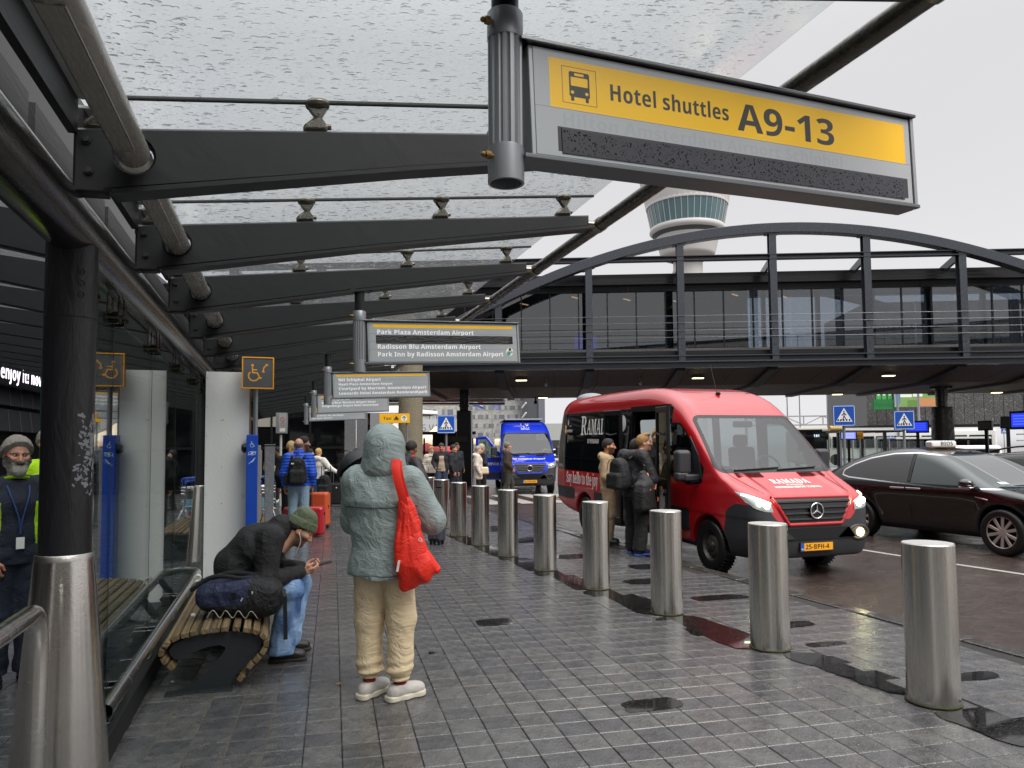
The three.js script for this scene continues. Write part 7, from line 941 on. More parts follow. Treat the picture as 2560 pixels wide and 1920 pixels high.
    const [lo, hi] = boundsOf([J.pel, J.waist, J.hipL, J.hipR, J.knL, J.knR, J.anL, J.anR], 0.2); part(o, t.name ?? 'trousers', iso(f, lo, hi, C, { lip: 1.25, uv: (x, y, z) => [x + z, y], ...(t.color ? { color: t.color } : {}) }), clothM(t.c, 0.88, t.color ? { vertexColors: true } : {}));
  }
  if (P.shoes) for (const s of 'LR') { const a = J['an' + s], q = P.shoes, fa = (P['foot' + s] ?? 0) + (s === 'L' ? 0.12 : -0.12), dx = Math.sin(fa), dz = Math.cos(fa), L = 0.2 * S, base = a[1] - 0.09 * S + (P['lift' + s] ?? 0); const loc = (x, y, z) => { const px = x - a[0], pz = z - a[2]; return [px * dz - pz * dx, y - base, px * dx + pz * dz]; };
    const f = (x, y, z) => { const [u, v, w] = loc(x, y, z); let d = rc(u, v, w, [0, 0.05, -0.045], [0.004, 0.042, L - 0.06], 0.043, 0.04); d = smin(d, rc(u, v, w, [0, 0.06, -0.02], [0, (q.high ?? 0.1), -0.015], 0.044, 0.043), 0.03); d = smin(d, rc(u, v, w, [0, 0.075, 0.02], [0, 0.05, 0.1], 0.034, 0.036), 0.03); d -= 0.003 * fold(u, v, w, 45, 2); return smax(smax(d, 0.02 - v, 0.006), v - (q.high ?? 0.1) - 0.012, 0.006); }, fs = (x, y, z) => { const [u, v, w] = loc(x, y, z); const e = rc(u, 0, w, [0, 0, -0.05], [0.004, 0, L - 0.055], 0.046, 0.044) - (q.chunky ? 0.005 * Math.sin(w * 60) + 0.004 : 0); return smax(e, Math.abs(v - 0.014) - (q.chunky ? 0.017 : 0.014), 0.008); };
    const [lo, hi] = [[a[0] - 0.24, base - 0.01, a[2] - 0.24], [a[0] + 0.24, base + 0.2, a[2] + 0.24]]; const sh = part(o, 'shoe', iso(f, lo, hi, det === 2 ? 0.0065 : det ? 0.009 : 0.016, { lip: 1.2 }), std(q.c, q.r ?? 0.5, 0, { bumpMap: rep(T.grain, 12, 12), bumpScale: 0.0006 })); part(sh, 'sole', iso(fs, lo, hi, det === 2 ? 0.0065 : det ? 0.009 : 0.016, { lip: 1.2 }), std(q.sole ?? 0x1a1918, 0.7));
    if (q.laces && det) { const g = []; for (let i = 0; i < 5; i++) { const w0 = 0.03 + i * 0.017, y0 = base + 0.094 - i * 0.007; const A = (u, w) => [a[0] + u * dz + w * dx, y0 + 0.006, a[2] - u * dx + w * dz]; g.push(hose([A(-0.024, w0), [A(0, w0 + 0.006)[0], y0 + 0.012, A(0, w0 + 0.006)[2]], A(0.024, w0 + 0.012)], 0.0028, 5)); } part(sh, 'laces', g, std(q.laces, 0.8)); }
  }
  o.J = J; o.HM = HM; o.S = S; return o;
}
function backpack(o, name, c, sz, at_, rotY = 0, o2 = {}) { // rounded pack with pockets, zips and straps; parts of one group
  const [w, h, d] = sz, g = new THREE.Group(); g.name = name; const m = clothM(c, 0.7), f = (x, y, z) => { const q = Math.hypot(Math.max(Math.abs(x) - w / 2 + 0.12 + 0.1 * Math.max(0, y / h) , 0), Math.max(Math.abs(y) - h / 2 + 0.13, 0), Math.max(Math.abs(z + 0.04 * (y / h)) - d / 2 + 0.09, 0)) - 0.1; let e = smin(q, Math.hypot(Math.max(Math.abs(x) - w * 0.36 + 0.04, 0), Math.max(Math.abs(y + h * 0.18) - h * 0.22 + 0.04, 0), Math.max(Math.abs(z + d * 0.5) - 0.035, 0)) - 0.035, 0.02); return e - 0.012 * fold(x, y, z, 14, 6); };
  const b = part(g, 'pack_body', iso(f, [-w / 2 - 0.06, -h / 2 - 0.06, -d / 2 - 0.13], [w / 2 + 0.06, h / 2 + 0.06, d / 2 + 0.06], o2.cell ?? 0.016, { lip: 1.3 }), m); part(g, 'zip', merge([hose([[-w * 0.4, h * 0.1, -d / 2 - 0.015], [-w * 0.3, h * 0.36, -d / 2 - 0.01], [0, h * 0.42, -d / 2 + 0.0], [w * 0.3, h * 0.36, -d / 2 - 0.01], [w * 0.4, h * 0.1, -d / 2 - 0.015]], 0.005, 5), hose([[-w * 0.34, -h * 0.02, -d / 2 - 0.045], [0, 0.01, -d / 2 - 0.06], [w * 0.34, -h * 0.02, -d / 2 - 0.045]], 0.004, 5)]), M.blackSmooth); part(g, 'handle', hose([[-0.04, h / 2 - 0.02, d * 0.2], [0, h / 2 + 0.035, d * 0.2], [0.04, h / 2 - 0.02, d * 0.2]], 0.009, 6), m);
  const st = []; for (const s of [-1, 1]) { st.push(hose([[s * w * 0.28, h * 0.42, d * 0.4], [s * w * 0.34, h * 0.5, d * 0.9], [s * w * 0.42, h * 0.3, d * 1.45], [s * w * 0.46, -h * 0.12, d * 1.2], [s * w * 0.4, -h * 0.36, d * 0.4]], 0.018, 6).scale(1, 1, 1)); } if (!o2.noStraps) part(g, 'strap', st, m); if (o2.logo) part(g, 'label', tr(new THREE.PlaneGeometry(0.05, 0.025), w * 0.2, h * 0.25, -d / 2 - 0.03, 0, PI), std(o2.logo, 0.6)); if (o2.mesh) part(g, 'side_bottle_pocket', rb(0.07, 0.2, 0.1, 0.03, w / 2 + 0.01, -h * 0.25, 0), m);
  g.position.set(...at_); g.rotation.y = rotY; o.add(g); return g;
}
// ================================================================ the people in the photograph
{ // woman in the grey-green hooded jacket
  const J = { head: [0, 1.585, 0.05], wrR: [-0.1, 1.32, 0.24], elR: [-0.305, 1.13, 0.06], shR: [-0.165, 1.385, 0], shL: [0.165, 1.385, 0], elL: [0.215, 1.12, 0.08], wrL: [0.07, 1.3, 0.26], anL: [0.095, 0.095, 0.02], anR: [-0.115, 0.095, -0.02], knL: [0.1, 0.5, 0.03], knR: [-0.12, 0.5, 0.0], hipL: [0.09, 0.9, 0], hipR: [-0.09, 0.9, 0], pel: [0, 0.93, 0], chest: [0, 1.27, 0], neckB: [0, 1.42, -0.01] };
  const o = person('woman in grey green hooded jacket and beige joggers with red shoulder bag', [0.44, 0, -4.9], R(160), { H: 1.75, det: 2, J, skin: 0xd0a58c, hairStyle: 'short', headYaw: 0.25 * -1, headPitch: 0.12, footL: -0.62, footR: -0.72,
    handR: { palm: [1, 0, 0.3], curl: 0.7, dir: [0.35, 0.9, 0.2] }, handL: { palm: [-1, 0, 0.2], curl: 0.7, dir: [-0.3, 0.9, 0.2] },
    top: { c: 0x8b9896, r: 0.6, fat: 0.044, flare: 0.03, sleeve: 0.07, fold: 0.02, fs: 8, hem: 0.78, drop: 1.1, w: 1.02, hemWave: 1, cuff: 0.93, m: { sheen: 0.35 }, name: 'jacket' },
    legs: { c: 0xd6c3a0, loose: 0.026, fold: 0.013, fs: 7, stack: 1, end: 0.05, hemR: 0.056, cuffIn: 1, k: 0.035 }, shoes: { c: 0xb7b4ad, sole: 0xcfc8b6, chunky: 1, laces: 0xd8d4cc, high: 0.085 } });
  const S = o.S, H = J.head.map(v => v * S);
  // hood: a padded shell open at the front
  const fw = [Math.sin(-0.35), -0.05, Math.cos(-0.35)];
  const hood = (x, y, z) => { const p = [x - H[0], y - H[1] - 0.015, z - H[2] + 0.01], fz = dot3(p, fw); let d = ell(p[0], p[1], p[2], [0, 0.0, -0.02], [0.135, 0.165, 0.155]); d = smin(d, ell(p[0], p[1], p[2], [0, -0.14, -0.02], [0.15, 0.09, 0.14]), 0.07); d -= 0.011 * fold(p[0] * 0.7, p[1] * 1.3, p[2] * 0.7, 10, 3); d = Math.abs(d + 0.014) - 0.014; d = smax(d, fz - 0.105, 0.02); return smax(d, -0.2 - p[1], 0.02); };
  part(o, 'hood', iso(hood, [-0.2, H[1] - 0.23, -0.22], [0.2, H[1] + 0.22, 0.26], 0.0115, { lip: 1.3 }), clothM(0x8b9896, 0.6, { sheen: 0.35 }));
  const f = o._f, seamPts = []; for (let i = 0; i <= 24; i++) { const x = lerp(-0.24, 0.24, i / 24), y = 1.235 - 0.01 * Math.cos(x * 6); let z = -0.4; for (let q = 0; q < 60; q++) { const d = f(x, y, z); if (d < 0.001) break; z += Math.max(d * 0.7, 0.001); if (z > 0.1) break; } if (z < 0.05) seamPts.push([x, y, z - 0.001]); } if (seamPts.length > 4) part(o, 'back_seam', hose(seamPts, 0.0035, 5), std(0x3f4a4d, 0.8));
  part(o, 'hem_cord', (() => { const pts = []; for (let i = 0; i <= 28; i++) { const a = i / 28 * 2 * PI; pts.push([Math.sin(a) * 0.225, 0.8 + 0.004 * Math.sin(a * 5), Math.cos(a) * 0.165]); } return hose(pts, 0.006, 6); })(), clothM(0x7c8886, 0.6));
  part(o, 'socks', merge([cy(0.04, 0.042, 0.08, 0.095 * S, 0.13, 0.02, 16), cy(0.04, 0.042, 0.08, -0.115 * S, 0.13, -0.02, 16)]), clothM(0x8a1f22));
  part(o, 'phone', rb(0.075, 0.15, 0.009, 0.004, -0.03, 1.4, 0.31, -0.2), M.blackSmooth);
}
{ // red shoulder bag
  const o = thing('shoulder_bag', 'bright red fabric shoulder bag hanging from the hooded woman', 'bag', [0.59, 0.055, -4.7], R(-15));
  const f = (x, y, z) => { const v = clamp((1.1 - y) / 0.42, 0, 1), w = lerp(0.05, 0.125, Math.pow(v, 0.8)), cx = lerp(-0.02, 0.035, v), dp = lerp(0.03, 0.085, Math.sin(Math.min(1, v * 1.05) * 2.2)); const px = (x - cx) / w, pz = z / dp, py = (y - 0.94) / 0.22; let d = (Math.pow(Math.abs(px) ** 3 + Math.abs(pz) ** 3 + Math.abs(py) ** 4, 1 / 3) - 1) * 0.055; d = smin(d, rc(x, y, z, [0.06, 0.78, 0.01], [-0.035, 0.685, 0.02], 0.05, 0.012), 0.06); d = smin(d, rc(x, y, z, [0.11, 0.82, 0.0], [0.17, 0.79, 0.0], 0.045, 0.016), 0.05); d = smin(d, rc(x, y, z, [0.0, 1.08, 0.0], [-0.035, 1.2, 0.01], 0.05, 0.03), 0.05); const rad = Math.atan2(x + 0.03, 1.25 - y); return d - 0.009 * (1 - Math.abs(2 * vn(rad * 11, z * 5 + 2, y * 1.5) - 1)) - 0.006 * fold(x, y, z, 9, 2); };
  const red = clothM(0xe62a16, 0.6, { sheen: 0.3 }); part(o, 'bag_body', iso(f, [-0.2, 0.62, -0.16], [0.28, 1.26, 0.16], 0.0085, { lip: 1.6, eps: 0.6 }), red);
  const strap = (pts, w) => { const P = [], I = []; pts.forEach((p, i) => { for (const s of [-1, 0, 1]) P.push(p[0] + s * w[0], p[1], p[2] + s * w[1] + (s ? 0 : 0.006)); if (i) for (const q of [0, 1]) { const k = i * 3 + q; I.push(k, k - 3, k - 2, k, k - 2, k + 1); } }); const g = new THREE.BufferGeometry(); g.setAttribute('position', new THREE.Float32BufferAttribute(P, 3)); g.setIndex(I); g.computeVertexNormals(); return g; };
  const red2 = clothM(0xe62a16, 0.6, { side: THREE.DoubleSide }); const A = []; for (let i = 0; i <= 20; i++) { const t = i / 20; A.push([lerp(-0.03, -0.095, sst(0, 1, t)), lerp(1.14, 1.475, t), lerp(0.03, -0.02, t * t) - 0.1 * Math.max(0, t - 0.82) + 0.02 * Math.sin(t * 3)]); } const B = A.map((p, i) => [p[0] + 0.012 - i * 0.0002, p[1] - 0.01, p[2] - 0.06]); part(o, 'strap', strap(A, [0.028, 0.004]), red2); part(o, 'strap', merge([strap(B, [0.026, 0.01])]), red2); part(o, 'tag', rb(0.014, 0.07, 0.004, 0.001, -0.062, 0.82, 0.092, 0, 0, -0.18), M.white); part(o, 'emblem', (() => { const g = new THREE.TorusGeometry(0.009, 0.002, 5, 14); return merge([g, tr(new THREE.TorusGeometry(0.006, 0.002, 5, 12), 0.012, -0.008, 0)]).translate(0.07, 0.98, 0.078); })(), M.white);
}
{ // seated man
  const J = { pel: [0, 0.61, -0.14], waist: [0, 0.72, -0.15], chest: [0, 0.87, 0.0], neckB: [0, 0.985, 0.17], head: [0, 0.965, 0.33], shL: [0.18, 0.93, 0.12], shR: [-0.18, 0.93, 0.12], elR: [-0.25, 0.63, 0.08], elL: [0.24, 0.65, 0.14], wrR: [-0.07, 0.655, 0.35], wrL: [0.05, 0.665, 0.36], hipL: [0.09, 0.58, -0.1], hipR: [-0.09, 0.58, -0.1], knR: [-0.12, 0.53, 0.27], knL: [0.13, 0.545, 0.33], anR: [-0.11, 0.09, 0.2], anL: [0.14, 0.09, 0.24] };
  const denim = lin(0x8fb0d6), denimD = lin(0x3f5f94);
  const o = person('seated man in black jacket and olive beanie looking at his phone', [-0.43, 0, -6.05], R(92), { real: true, S: 1.0, det: 2, J, skin: 0xc59479, hair: 0x231b16, hairStyle: 'crop', stubble: 0x3a2a20, headPitch: 0.62, gaze: [0, -0.75, 0.65], 
    handR: { palm: [0.6, 0.7, 0], curl: 0.75, dir: [0.12, 0.05, 1] }, handL: { palm: [-0.6, 0.7, 0], curl: 0.75, dir: [-0.1, 0.05, 1] },
    top: { c: 0x1d1d1f, r: 0.8, fat: 0.034, sleeve: 0.064, fold: 0.022, fs: 9, hem: 0.5, collar: 0.02, cuff: 0.9, w: 1.04 },
    legs: { c: 0xffffff, loose: 0.022, fold: 0.02, fs: 9, hemR: 0.075, end: -0.01, name: 'jeans', color: (x, y, z) => { const n = fbm(x * 9, y * 7, z * 9, 3), t = clamp(0.5 + 3.2 * (n - 0.5), 0, 1); return denimD.map((v, i) => lerp(v, denim[i], t)); } }, shoes: { c: 0x1c1a19, r: 0.35, sole: 0x2c2723, high: 0.14, laces: 0x111111 } });
  const bean = (x, y, z) => { const n = ell(x, y, z, [0, 0.045, -0.015], [0.089, 0.117, 0.113]); const rib = 0.0022 * Math.sin(Math.atan2(x, z + 0.01) * 70) * sst(0.16, 0.1, y); let d = n - rib - 0.004 * fold(x, y, z, 16, 2); d = smin(d, ell(x, y, z, [0, 0.145, -0.03], [0.055, 0.03, 0.06]), 0.05); const e = ell(x, y, z, [0, 0.045, -0.015], [0.097, 0.125, 0.121]) - rib; const band = smax(e, Math.abs(y - 0.062 + z * -0.14) - 0.032, 0.01); d = Math.min(smax(d, 0.045 + z * 0.14 - y, 0.006), band); return smax(d, -(n + 0.02), 0.004); };
  part(o, 'beanie', iso(bean, [-0.12, -0.02, -0.16], [0.12, 0.2, 0.13], 0.0045, { lip: 1.4 }).applyMatrix4(o.HM), clothM(0x5d6750, 0.9, { sheen: 0.5 }));
  const E = V(-0.083, -0.01, 0.0).applyMatrix4(o.HM); part(o, 'earphone_wire', merge([hose([[E.x, E.y, E.z], [E.x - 0.005, E.y - 0.06, E.z + 0.01], [E.x + 0.01, E.y - 0.14, E.z - 0.015], [E.x + 0.05, E.y - 0.2, E.z - 0.03]], 0.0022, 5), cy(0.005, 0.005, 0.02, E.x - 0.003, E.y - 0.005, E.z, 8)]), M.white);
  part(o, 'phone', rb(0.075, 0.01, 0.15, 0.004, -0.01, 0.7, 0.5, -0.18), M.blackSmooth, 'black smartphone held in both hands');
}
{ // backpack lying on the bench
  const o = thing('backpack', 'navy and black travel backpack lying on the near bench end', 'backpack', [-0.5, 0.55, -5.72], R(-4));
  const f = (x, y, z) => { const t = x / 0.3, h = 0.13 - 0.03 * t * t + 0.015 * Math.sin(x * 9); let d = Math.hypot(Math.max(Math.abs(x) - 0.2, 0) / 1.1, Math.max(Math.abs(y + 0.015 * t) - h + 0.085, 0), Math.max(Math.abs(z) - 0.06, 0)) - 0.085; d = smin(d, ell(x, y, z, [0.12, -0.02, 0.1], [0.13, 0.085, 0.06]), 0.02); d = smin(d, ell(x, y, z, [-0.1, 0.02, 0.11], [0.13, 0.07, 0.035]), 0.02); return d - 0.012 * fold(x, y, z, 13, 7) - 0.004 * fold(x, y, z, 34, 1); };
  let g = iso(f, [-0.36, -0.18, -0.2], [0.36, 0.2, 0.24], 0.0095, { lip: 1.4 }), nv; [nv, g] = splitGeo(g, (x, y, z) => Math.max(x - 0.055 - 0.25 * (y), -y - 0.035 + 0.05 * x, -0.3 - x)); part(o, 'navy_panel', nv, clothM(0x1c2340, 0.7)); part(o, 'black_panel', g, clothM(0x131416, 0.7));
  const W = std(0xc9c8c2, 0.6), zig = []; for (let i = 0; i <= 8; i++) zig.push([-0.2 + i * 0.042, -0.115 + (i % 2 ? 0.055 : 0) - i * 0.003, 0.145 + (i % 2 ? 0.015 : -0.01)]); part(o, 'elastic_cord', hose(zig, 0.0028, 5, 60), W);
  const bl = M.blackSmooth; part(o, 'strap', merge([hose([[-0.33, 0.06, 0.05], [-0.18, 0.15, 0.06], [0.0, 0.135, 0.07], [0.18, 0.1, 0.06], [0.31, 0.02, 0.04]], 0.016, 7)]), clothM(0x17181a, 0.8)); part(o, 'strap', merge([hose([[-0.28, 0.1, -0.06], [-0.05, 0.155, -0.05], [0.2, 0.1, -0.05]], 0.02, 7)]), clothM(0x17181a, 0.8)); part(o, 'hanging_strap', merge([beamBox([0.315, 0.0, 0.1], [0.325, -0.3, 0.12], 0.028, 0.006), beamBox([0.3, 0.05, 0.08], [0.315, 0.0, 0.1], 0.028, 0.006)]), bl); part(o, 'buckle', merge([rb(0.03, 0.045, 0.014, 0.004, -0.02, 0.03, 0.152), beamBox([-0.02, 0.12, 0.1], [-0.02, -0.06, 0.155], 0.022, 0.005)]), bl); part(o, 'zip', merge([hose([[-0.28, 0.045, 0.12], [-0.15, 0.06, 0.135], [0.0, 0.045, 0.14]], 0.004, 5), hose([[0.06, 0.06, 0.13], [0.16, 0.05, 0.155], [0.24, -0.02, 0.14]], 0.004, 5)]), bl); part(o, 'zip_pull', merge([rb(0.008, 0.02, 0.006, 0.002, 0.1, 0.045, 0.158), rb(0.008, 0.026, 0.006, 0.002, 0.03, 0.0, 0.152, 0, 0, -0.5)]), W); part(o, 'end_tab', rb(0.03, 0.02, 0.02, 0.005, -0.3, -0.1, 0.1), W);
}
{ // bearded man and colleague behind the column
  const lime = 0xa6d40c, navy = 0x1b2130;
  const o = person('bearded grey haired man in navy and lime work sweater holding a cigarette', [-2.02, 0, -5.95], R(28), { H: 1.665, det: 2, skin: 0xb98268, hair: 0x8e8880, hairStyle: 'swept', hairAmp: 0.004, beard: 0.013, beardC: 0xb5b0a8, gaze: [0.45, 0, 0.9], headYaw: 0.05, headPitch: 0.03,
    J: { elR: [-0.25, 1.13, -0.03], wrR: [-0.15, 0.9, 0.12], elL: [0.25, 1.13, -0.04] }, handR: { palm: [0.4, 0, -1], curl: 0.75, dir: [0.15, -1, 0.25] },
    top: { name: 'sweater', c: navy, fat: 0.02, sleeve: 0.06, fold: 0.012, hem: 0.86, drop: 0.5, cuff: 0.95, panels: [{ name: 'lime_panel', c: lime, g: (x, y, z) => Math.max(Math.abs(Math.abs(x) - 0.155) - 0.038 - 0.02 * Math.sin((y - 0.9) * 7), y - 1.25, 0.88 - y, Math.abs(z - 0.02) - 0.14, 0.0) - 0.001 }] },
    legs: { c: 0x1e2434, loose: 0.02, fold: 0.014, hemR: 0.06 }, shoes: { c: 0x151413, sole: 0x0f0f0f, high: 0.13 } });
  part(o, 'collar_ring', tr(new THREE.TorusGeometry(0.075, 0.013, 8, 28).rotateX(PI / 2 - 0.25).scale(1, 1, 0.95), 0, 1.405, -0.01), clothM(lime)); part(o, 'lanyard', merge([hose([[0.07, 1.4, 0.02], [0.06, 1.3, 0.12], [0.02, 1.13, 0.145], [0.01, 1.03, 0.14]], 0.006, 5), hose([[-0.07, 1.4, 0.02], [-0.05, 1.3, 0.12], [0.0, 1.13, 0.145], [0.01, 1.03, 0.14]], 0.006, 5)]), std(0x28407a, 0.6)); part(o, 'badge', rb(0.05, 0.08, 0.004, 0.002, 0.01, 0.97, 0.145), M.white); part(o, 'cigarette', bar([-0.13, 0.765, 0.165], [-0.115, 0.735, 0.185], 0.004, 8), M.white);
  person('colleague in lime yellow jacket mostly hidden behind the black column', at(122, 6.9), R(40), { H: 1.78, det: 0, skin: 0xc58f78, hair: 0x8d8880, top: { c: lime, fat: 0.03, hem: 0.85 }, legs: { c: 0x1e2434 }, shoes: { c: 0x151413 } });
}
// ---------------------------------------------------------------- travellers near the terminal
const P0 = (px, d, y = 0) => at(px, d, y);
{
  const o = person('man in bright blue quilted jacket with black backpack, seen from behind', P0(747, 13.55), R(176), { H: 1.79, det: 1, skin: 0xc08d74, hair: 0x6f6a66, hairStyle: 'bald', top: { c: 0x1450c8, r: 0.5, fat: 0.035, sleeve: 0.066, fold: 0.006, hem: 0.92, puff: 0.055, collar: 0.06, w: 1.05, cell: 0.8 }, legs: { name: 'jeans', c: 0x8aa4b8, loose: 0.014, fold: 0.012, hemR: 0.06 }, shoes: { c: 0xcfc9bf, sole: 0xded8c8 } });
  backpack(o, 'backpack', 0x121315, [0.36, 0.56, 0.2], [0, 1.22, -0.25], 0, { logo: 0xd0d0d0, mesh: 1 });
  person('blonde woman in dark clothes behind the man in the blue jacket', P0(728, 14.3), R(170), { H: 1.74, skin: 0xd0a088, hair: 0xa88c5c, hairStyle: 'pony', top: { c: 0x17181b, fat: 0.03, hem: 0.8 }, legs: { c: 0x131416 }, shoes: { c: 0x151515 } });
  person('dark haired man in black facing right behind the man in blue', P0(759, 15.2), R(100), { H: 1.84, skin: 0xb98a70, hair: 0x15110e, stubble: 0x2a201a, top: { c: 0x141416, fat: 0.03, hem: 0.8 }, legs: { c: 0x131416 }, shoes: { c: 0x151515 } });
  const w = person('woman in white hooded top reaching for the handle of a black suitcase', P0(796, 20.4), R(150), { H: 1.62, det: 0, skin: 0xd8ab92, hair: 0xc2a060, hairStyle: 'bun', J: { elR: [-0.38, 1.2, -0.02], wrR: [-0.6, 1.06, 0.05] }, handR: { curl: 0.9, palm: [0, -1, 0] }, top: { name: 'hooded_top', c: 0xdedbd2, fat: 0.035, sleeve: 0.064, fold: 0.014, hem: 0.88, hoodDown: 1 }, legs: { c: 0x2e4a6a }, shoes: { c: 0xe0d8c8 } }); part(w, 'crossbody_bag', rb(0.18, 0.14, 0.07, 0.03, 0.16, 0.98, -0.16), std(0xa0603a, 0.6)); part(w, 'bag_strap', hose([[0.16, 1.04, -0.16], [0.02, 1.25, -0.17], [-0.14, 1.42, -0.06]], 0.006, 5), std(0x8a5636, 0.6));
  person('dark haired woman facing the woman in the white top', P0(775, 21.2), R(95), { H: 1.6, skin: 0xd0a088, hair: 0x14110f, hairStyle: 'long', top: { c: 0x17171a, fat: 0.03, hem: 0.75 }, legs: { c: 0x15161a }, shoes: { c: 0x151515 } });
  person('white haired man in beige knit sweater standing by the luggage trolleys', P0(674, 21.6), R(80), { H: 1.66, skin: 0xc99c84, hair: 0xd8d6d0, hairStyle: 'crop', top: { name: 'sweater', c: 0xc9b9a0, fat: 0.03, belly: 1, fold: 0.012, hem: 0.9, rib: 1, collar: 0.04 }, legs: { name: 'jeans', c: 0x2c3a56 }, shoes: { c: 0x2a2622 } });
  person('person in black hidden in the dark beside the white haired man', P0(694, 23.4), R(-90), { H: 1.68, skin: 0x8c6450, hair: 0x15110e, top: { c: 0x101012, hem: 0.8 }, legs: { c: 0x101012 }, shoes: { c: 0x101010 } });
  const u = person('person in black jacket holding a large black umbrella beside the dark doors', P0(893, 17.5), R(-120), { H: 1.6, skin: 0xc08d74, J: { elR: [-0.28, 1.12, 0.1], wrR: [-0.16, 1.2, 0.3] }, handR: { curl: 1.1, dir: [0, 0.6, 1] }, top: { c: 0x121316, fat: 0.035, hem: 0.75 }, legs: { c: 0x131416 }, shoes: { c: 0x111111 } });
  const ub = thing('umbrella', 'open black umbrella left of the hooded woman', 'umbrella', P0(902, 17.1), 0); const ug = []; for (let i = 0; i <= 9; i++) { const a = i / 9 * 1.25; ug.push([Math.sin(a) * 0.56, Math.cos(a) * 0.5]); } const can = lathe(ug, 8); can.rotateX(-0.25).rotateZ(0.55).translate(0, 1.12, 0); part(ub, 'canopy', can, std(0x17181b, 0.5, 0, { side: THREE.DoubleSide })); part(ub, 'shaft', bar([-0.27, 1.54, -0.1], [0.1, 0.95, 0.1], 0.008, 8), M.steelDark); part(ub, 'handle', hose([[0.1, 0.95, 0.1], [0.13, 0.88, 0.12], [0.17, 0.87, 0.12], [0.18, 0.92, 0.12]], 0.014, 8), M.blackSmooth);
  const b = person('bending man in black jacket with red scarf pulling a navy suitcase', P0(1008, 12.6), R(140), { H: 1.78, det: 1, skin: 0x7a5340, hair: 0x1a1512, hairStyle: 'crop', headPitch: 0.2, J: { pel: [0, 0.93, -0.05], waist: [0, 1.05, 0.0], chest: [0, 1.24, 0.06], neckB: [-0.02, 1.4, 0.12], head: [-0.02, 1.57, 0.22], shL: [0.16, 1.38, 0.1], shR: [-0.2, 1.34, 0.06], elR: [-0.38, 1.1, -0.02], wrR: [-0.5, 0.9, 0.0], elL: [0.22, 1.1, 0.15], wrL: [0.16, 0.95, 0.3] }, handR: { curl: 1.1, palm: [1, 0, 0] }, top: { c: 0x141416, r: 0.6, fat: 0.045, sleeve: 0.07, fold: 0.02, hem: 0.78, collar: 0.03 }, legs: { c: 0x18191d }, shoes: { c: 0x121212 } }); part(b, 'scarf', tr(new THREE.TorusGeometry(0.085, 0.035, 8, 22).rotateX(PI / 2 - 0.3), -0.02, 1.46, 0.13), clothM(0xb3182c)); part(b, 'glove', tr(new THREE.SphereGeometry(0.055, 14, 10).scale(0.8, 1.1, 1), -0.53, 0.86, 0.0), clothM(0x121214));
}
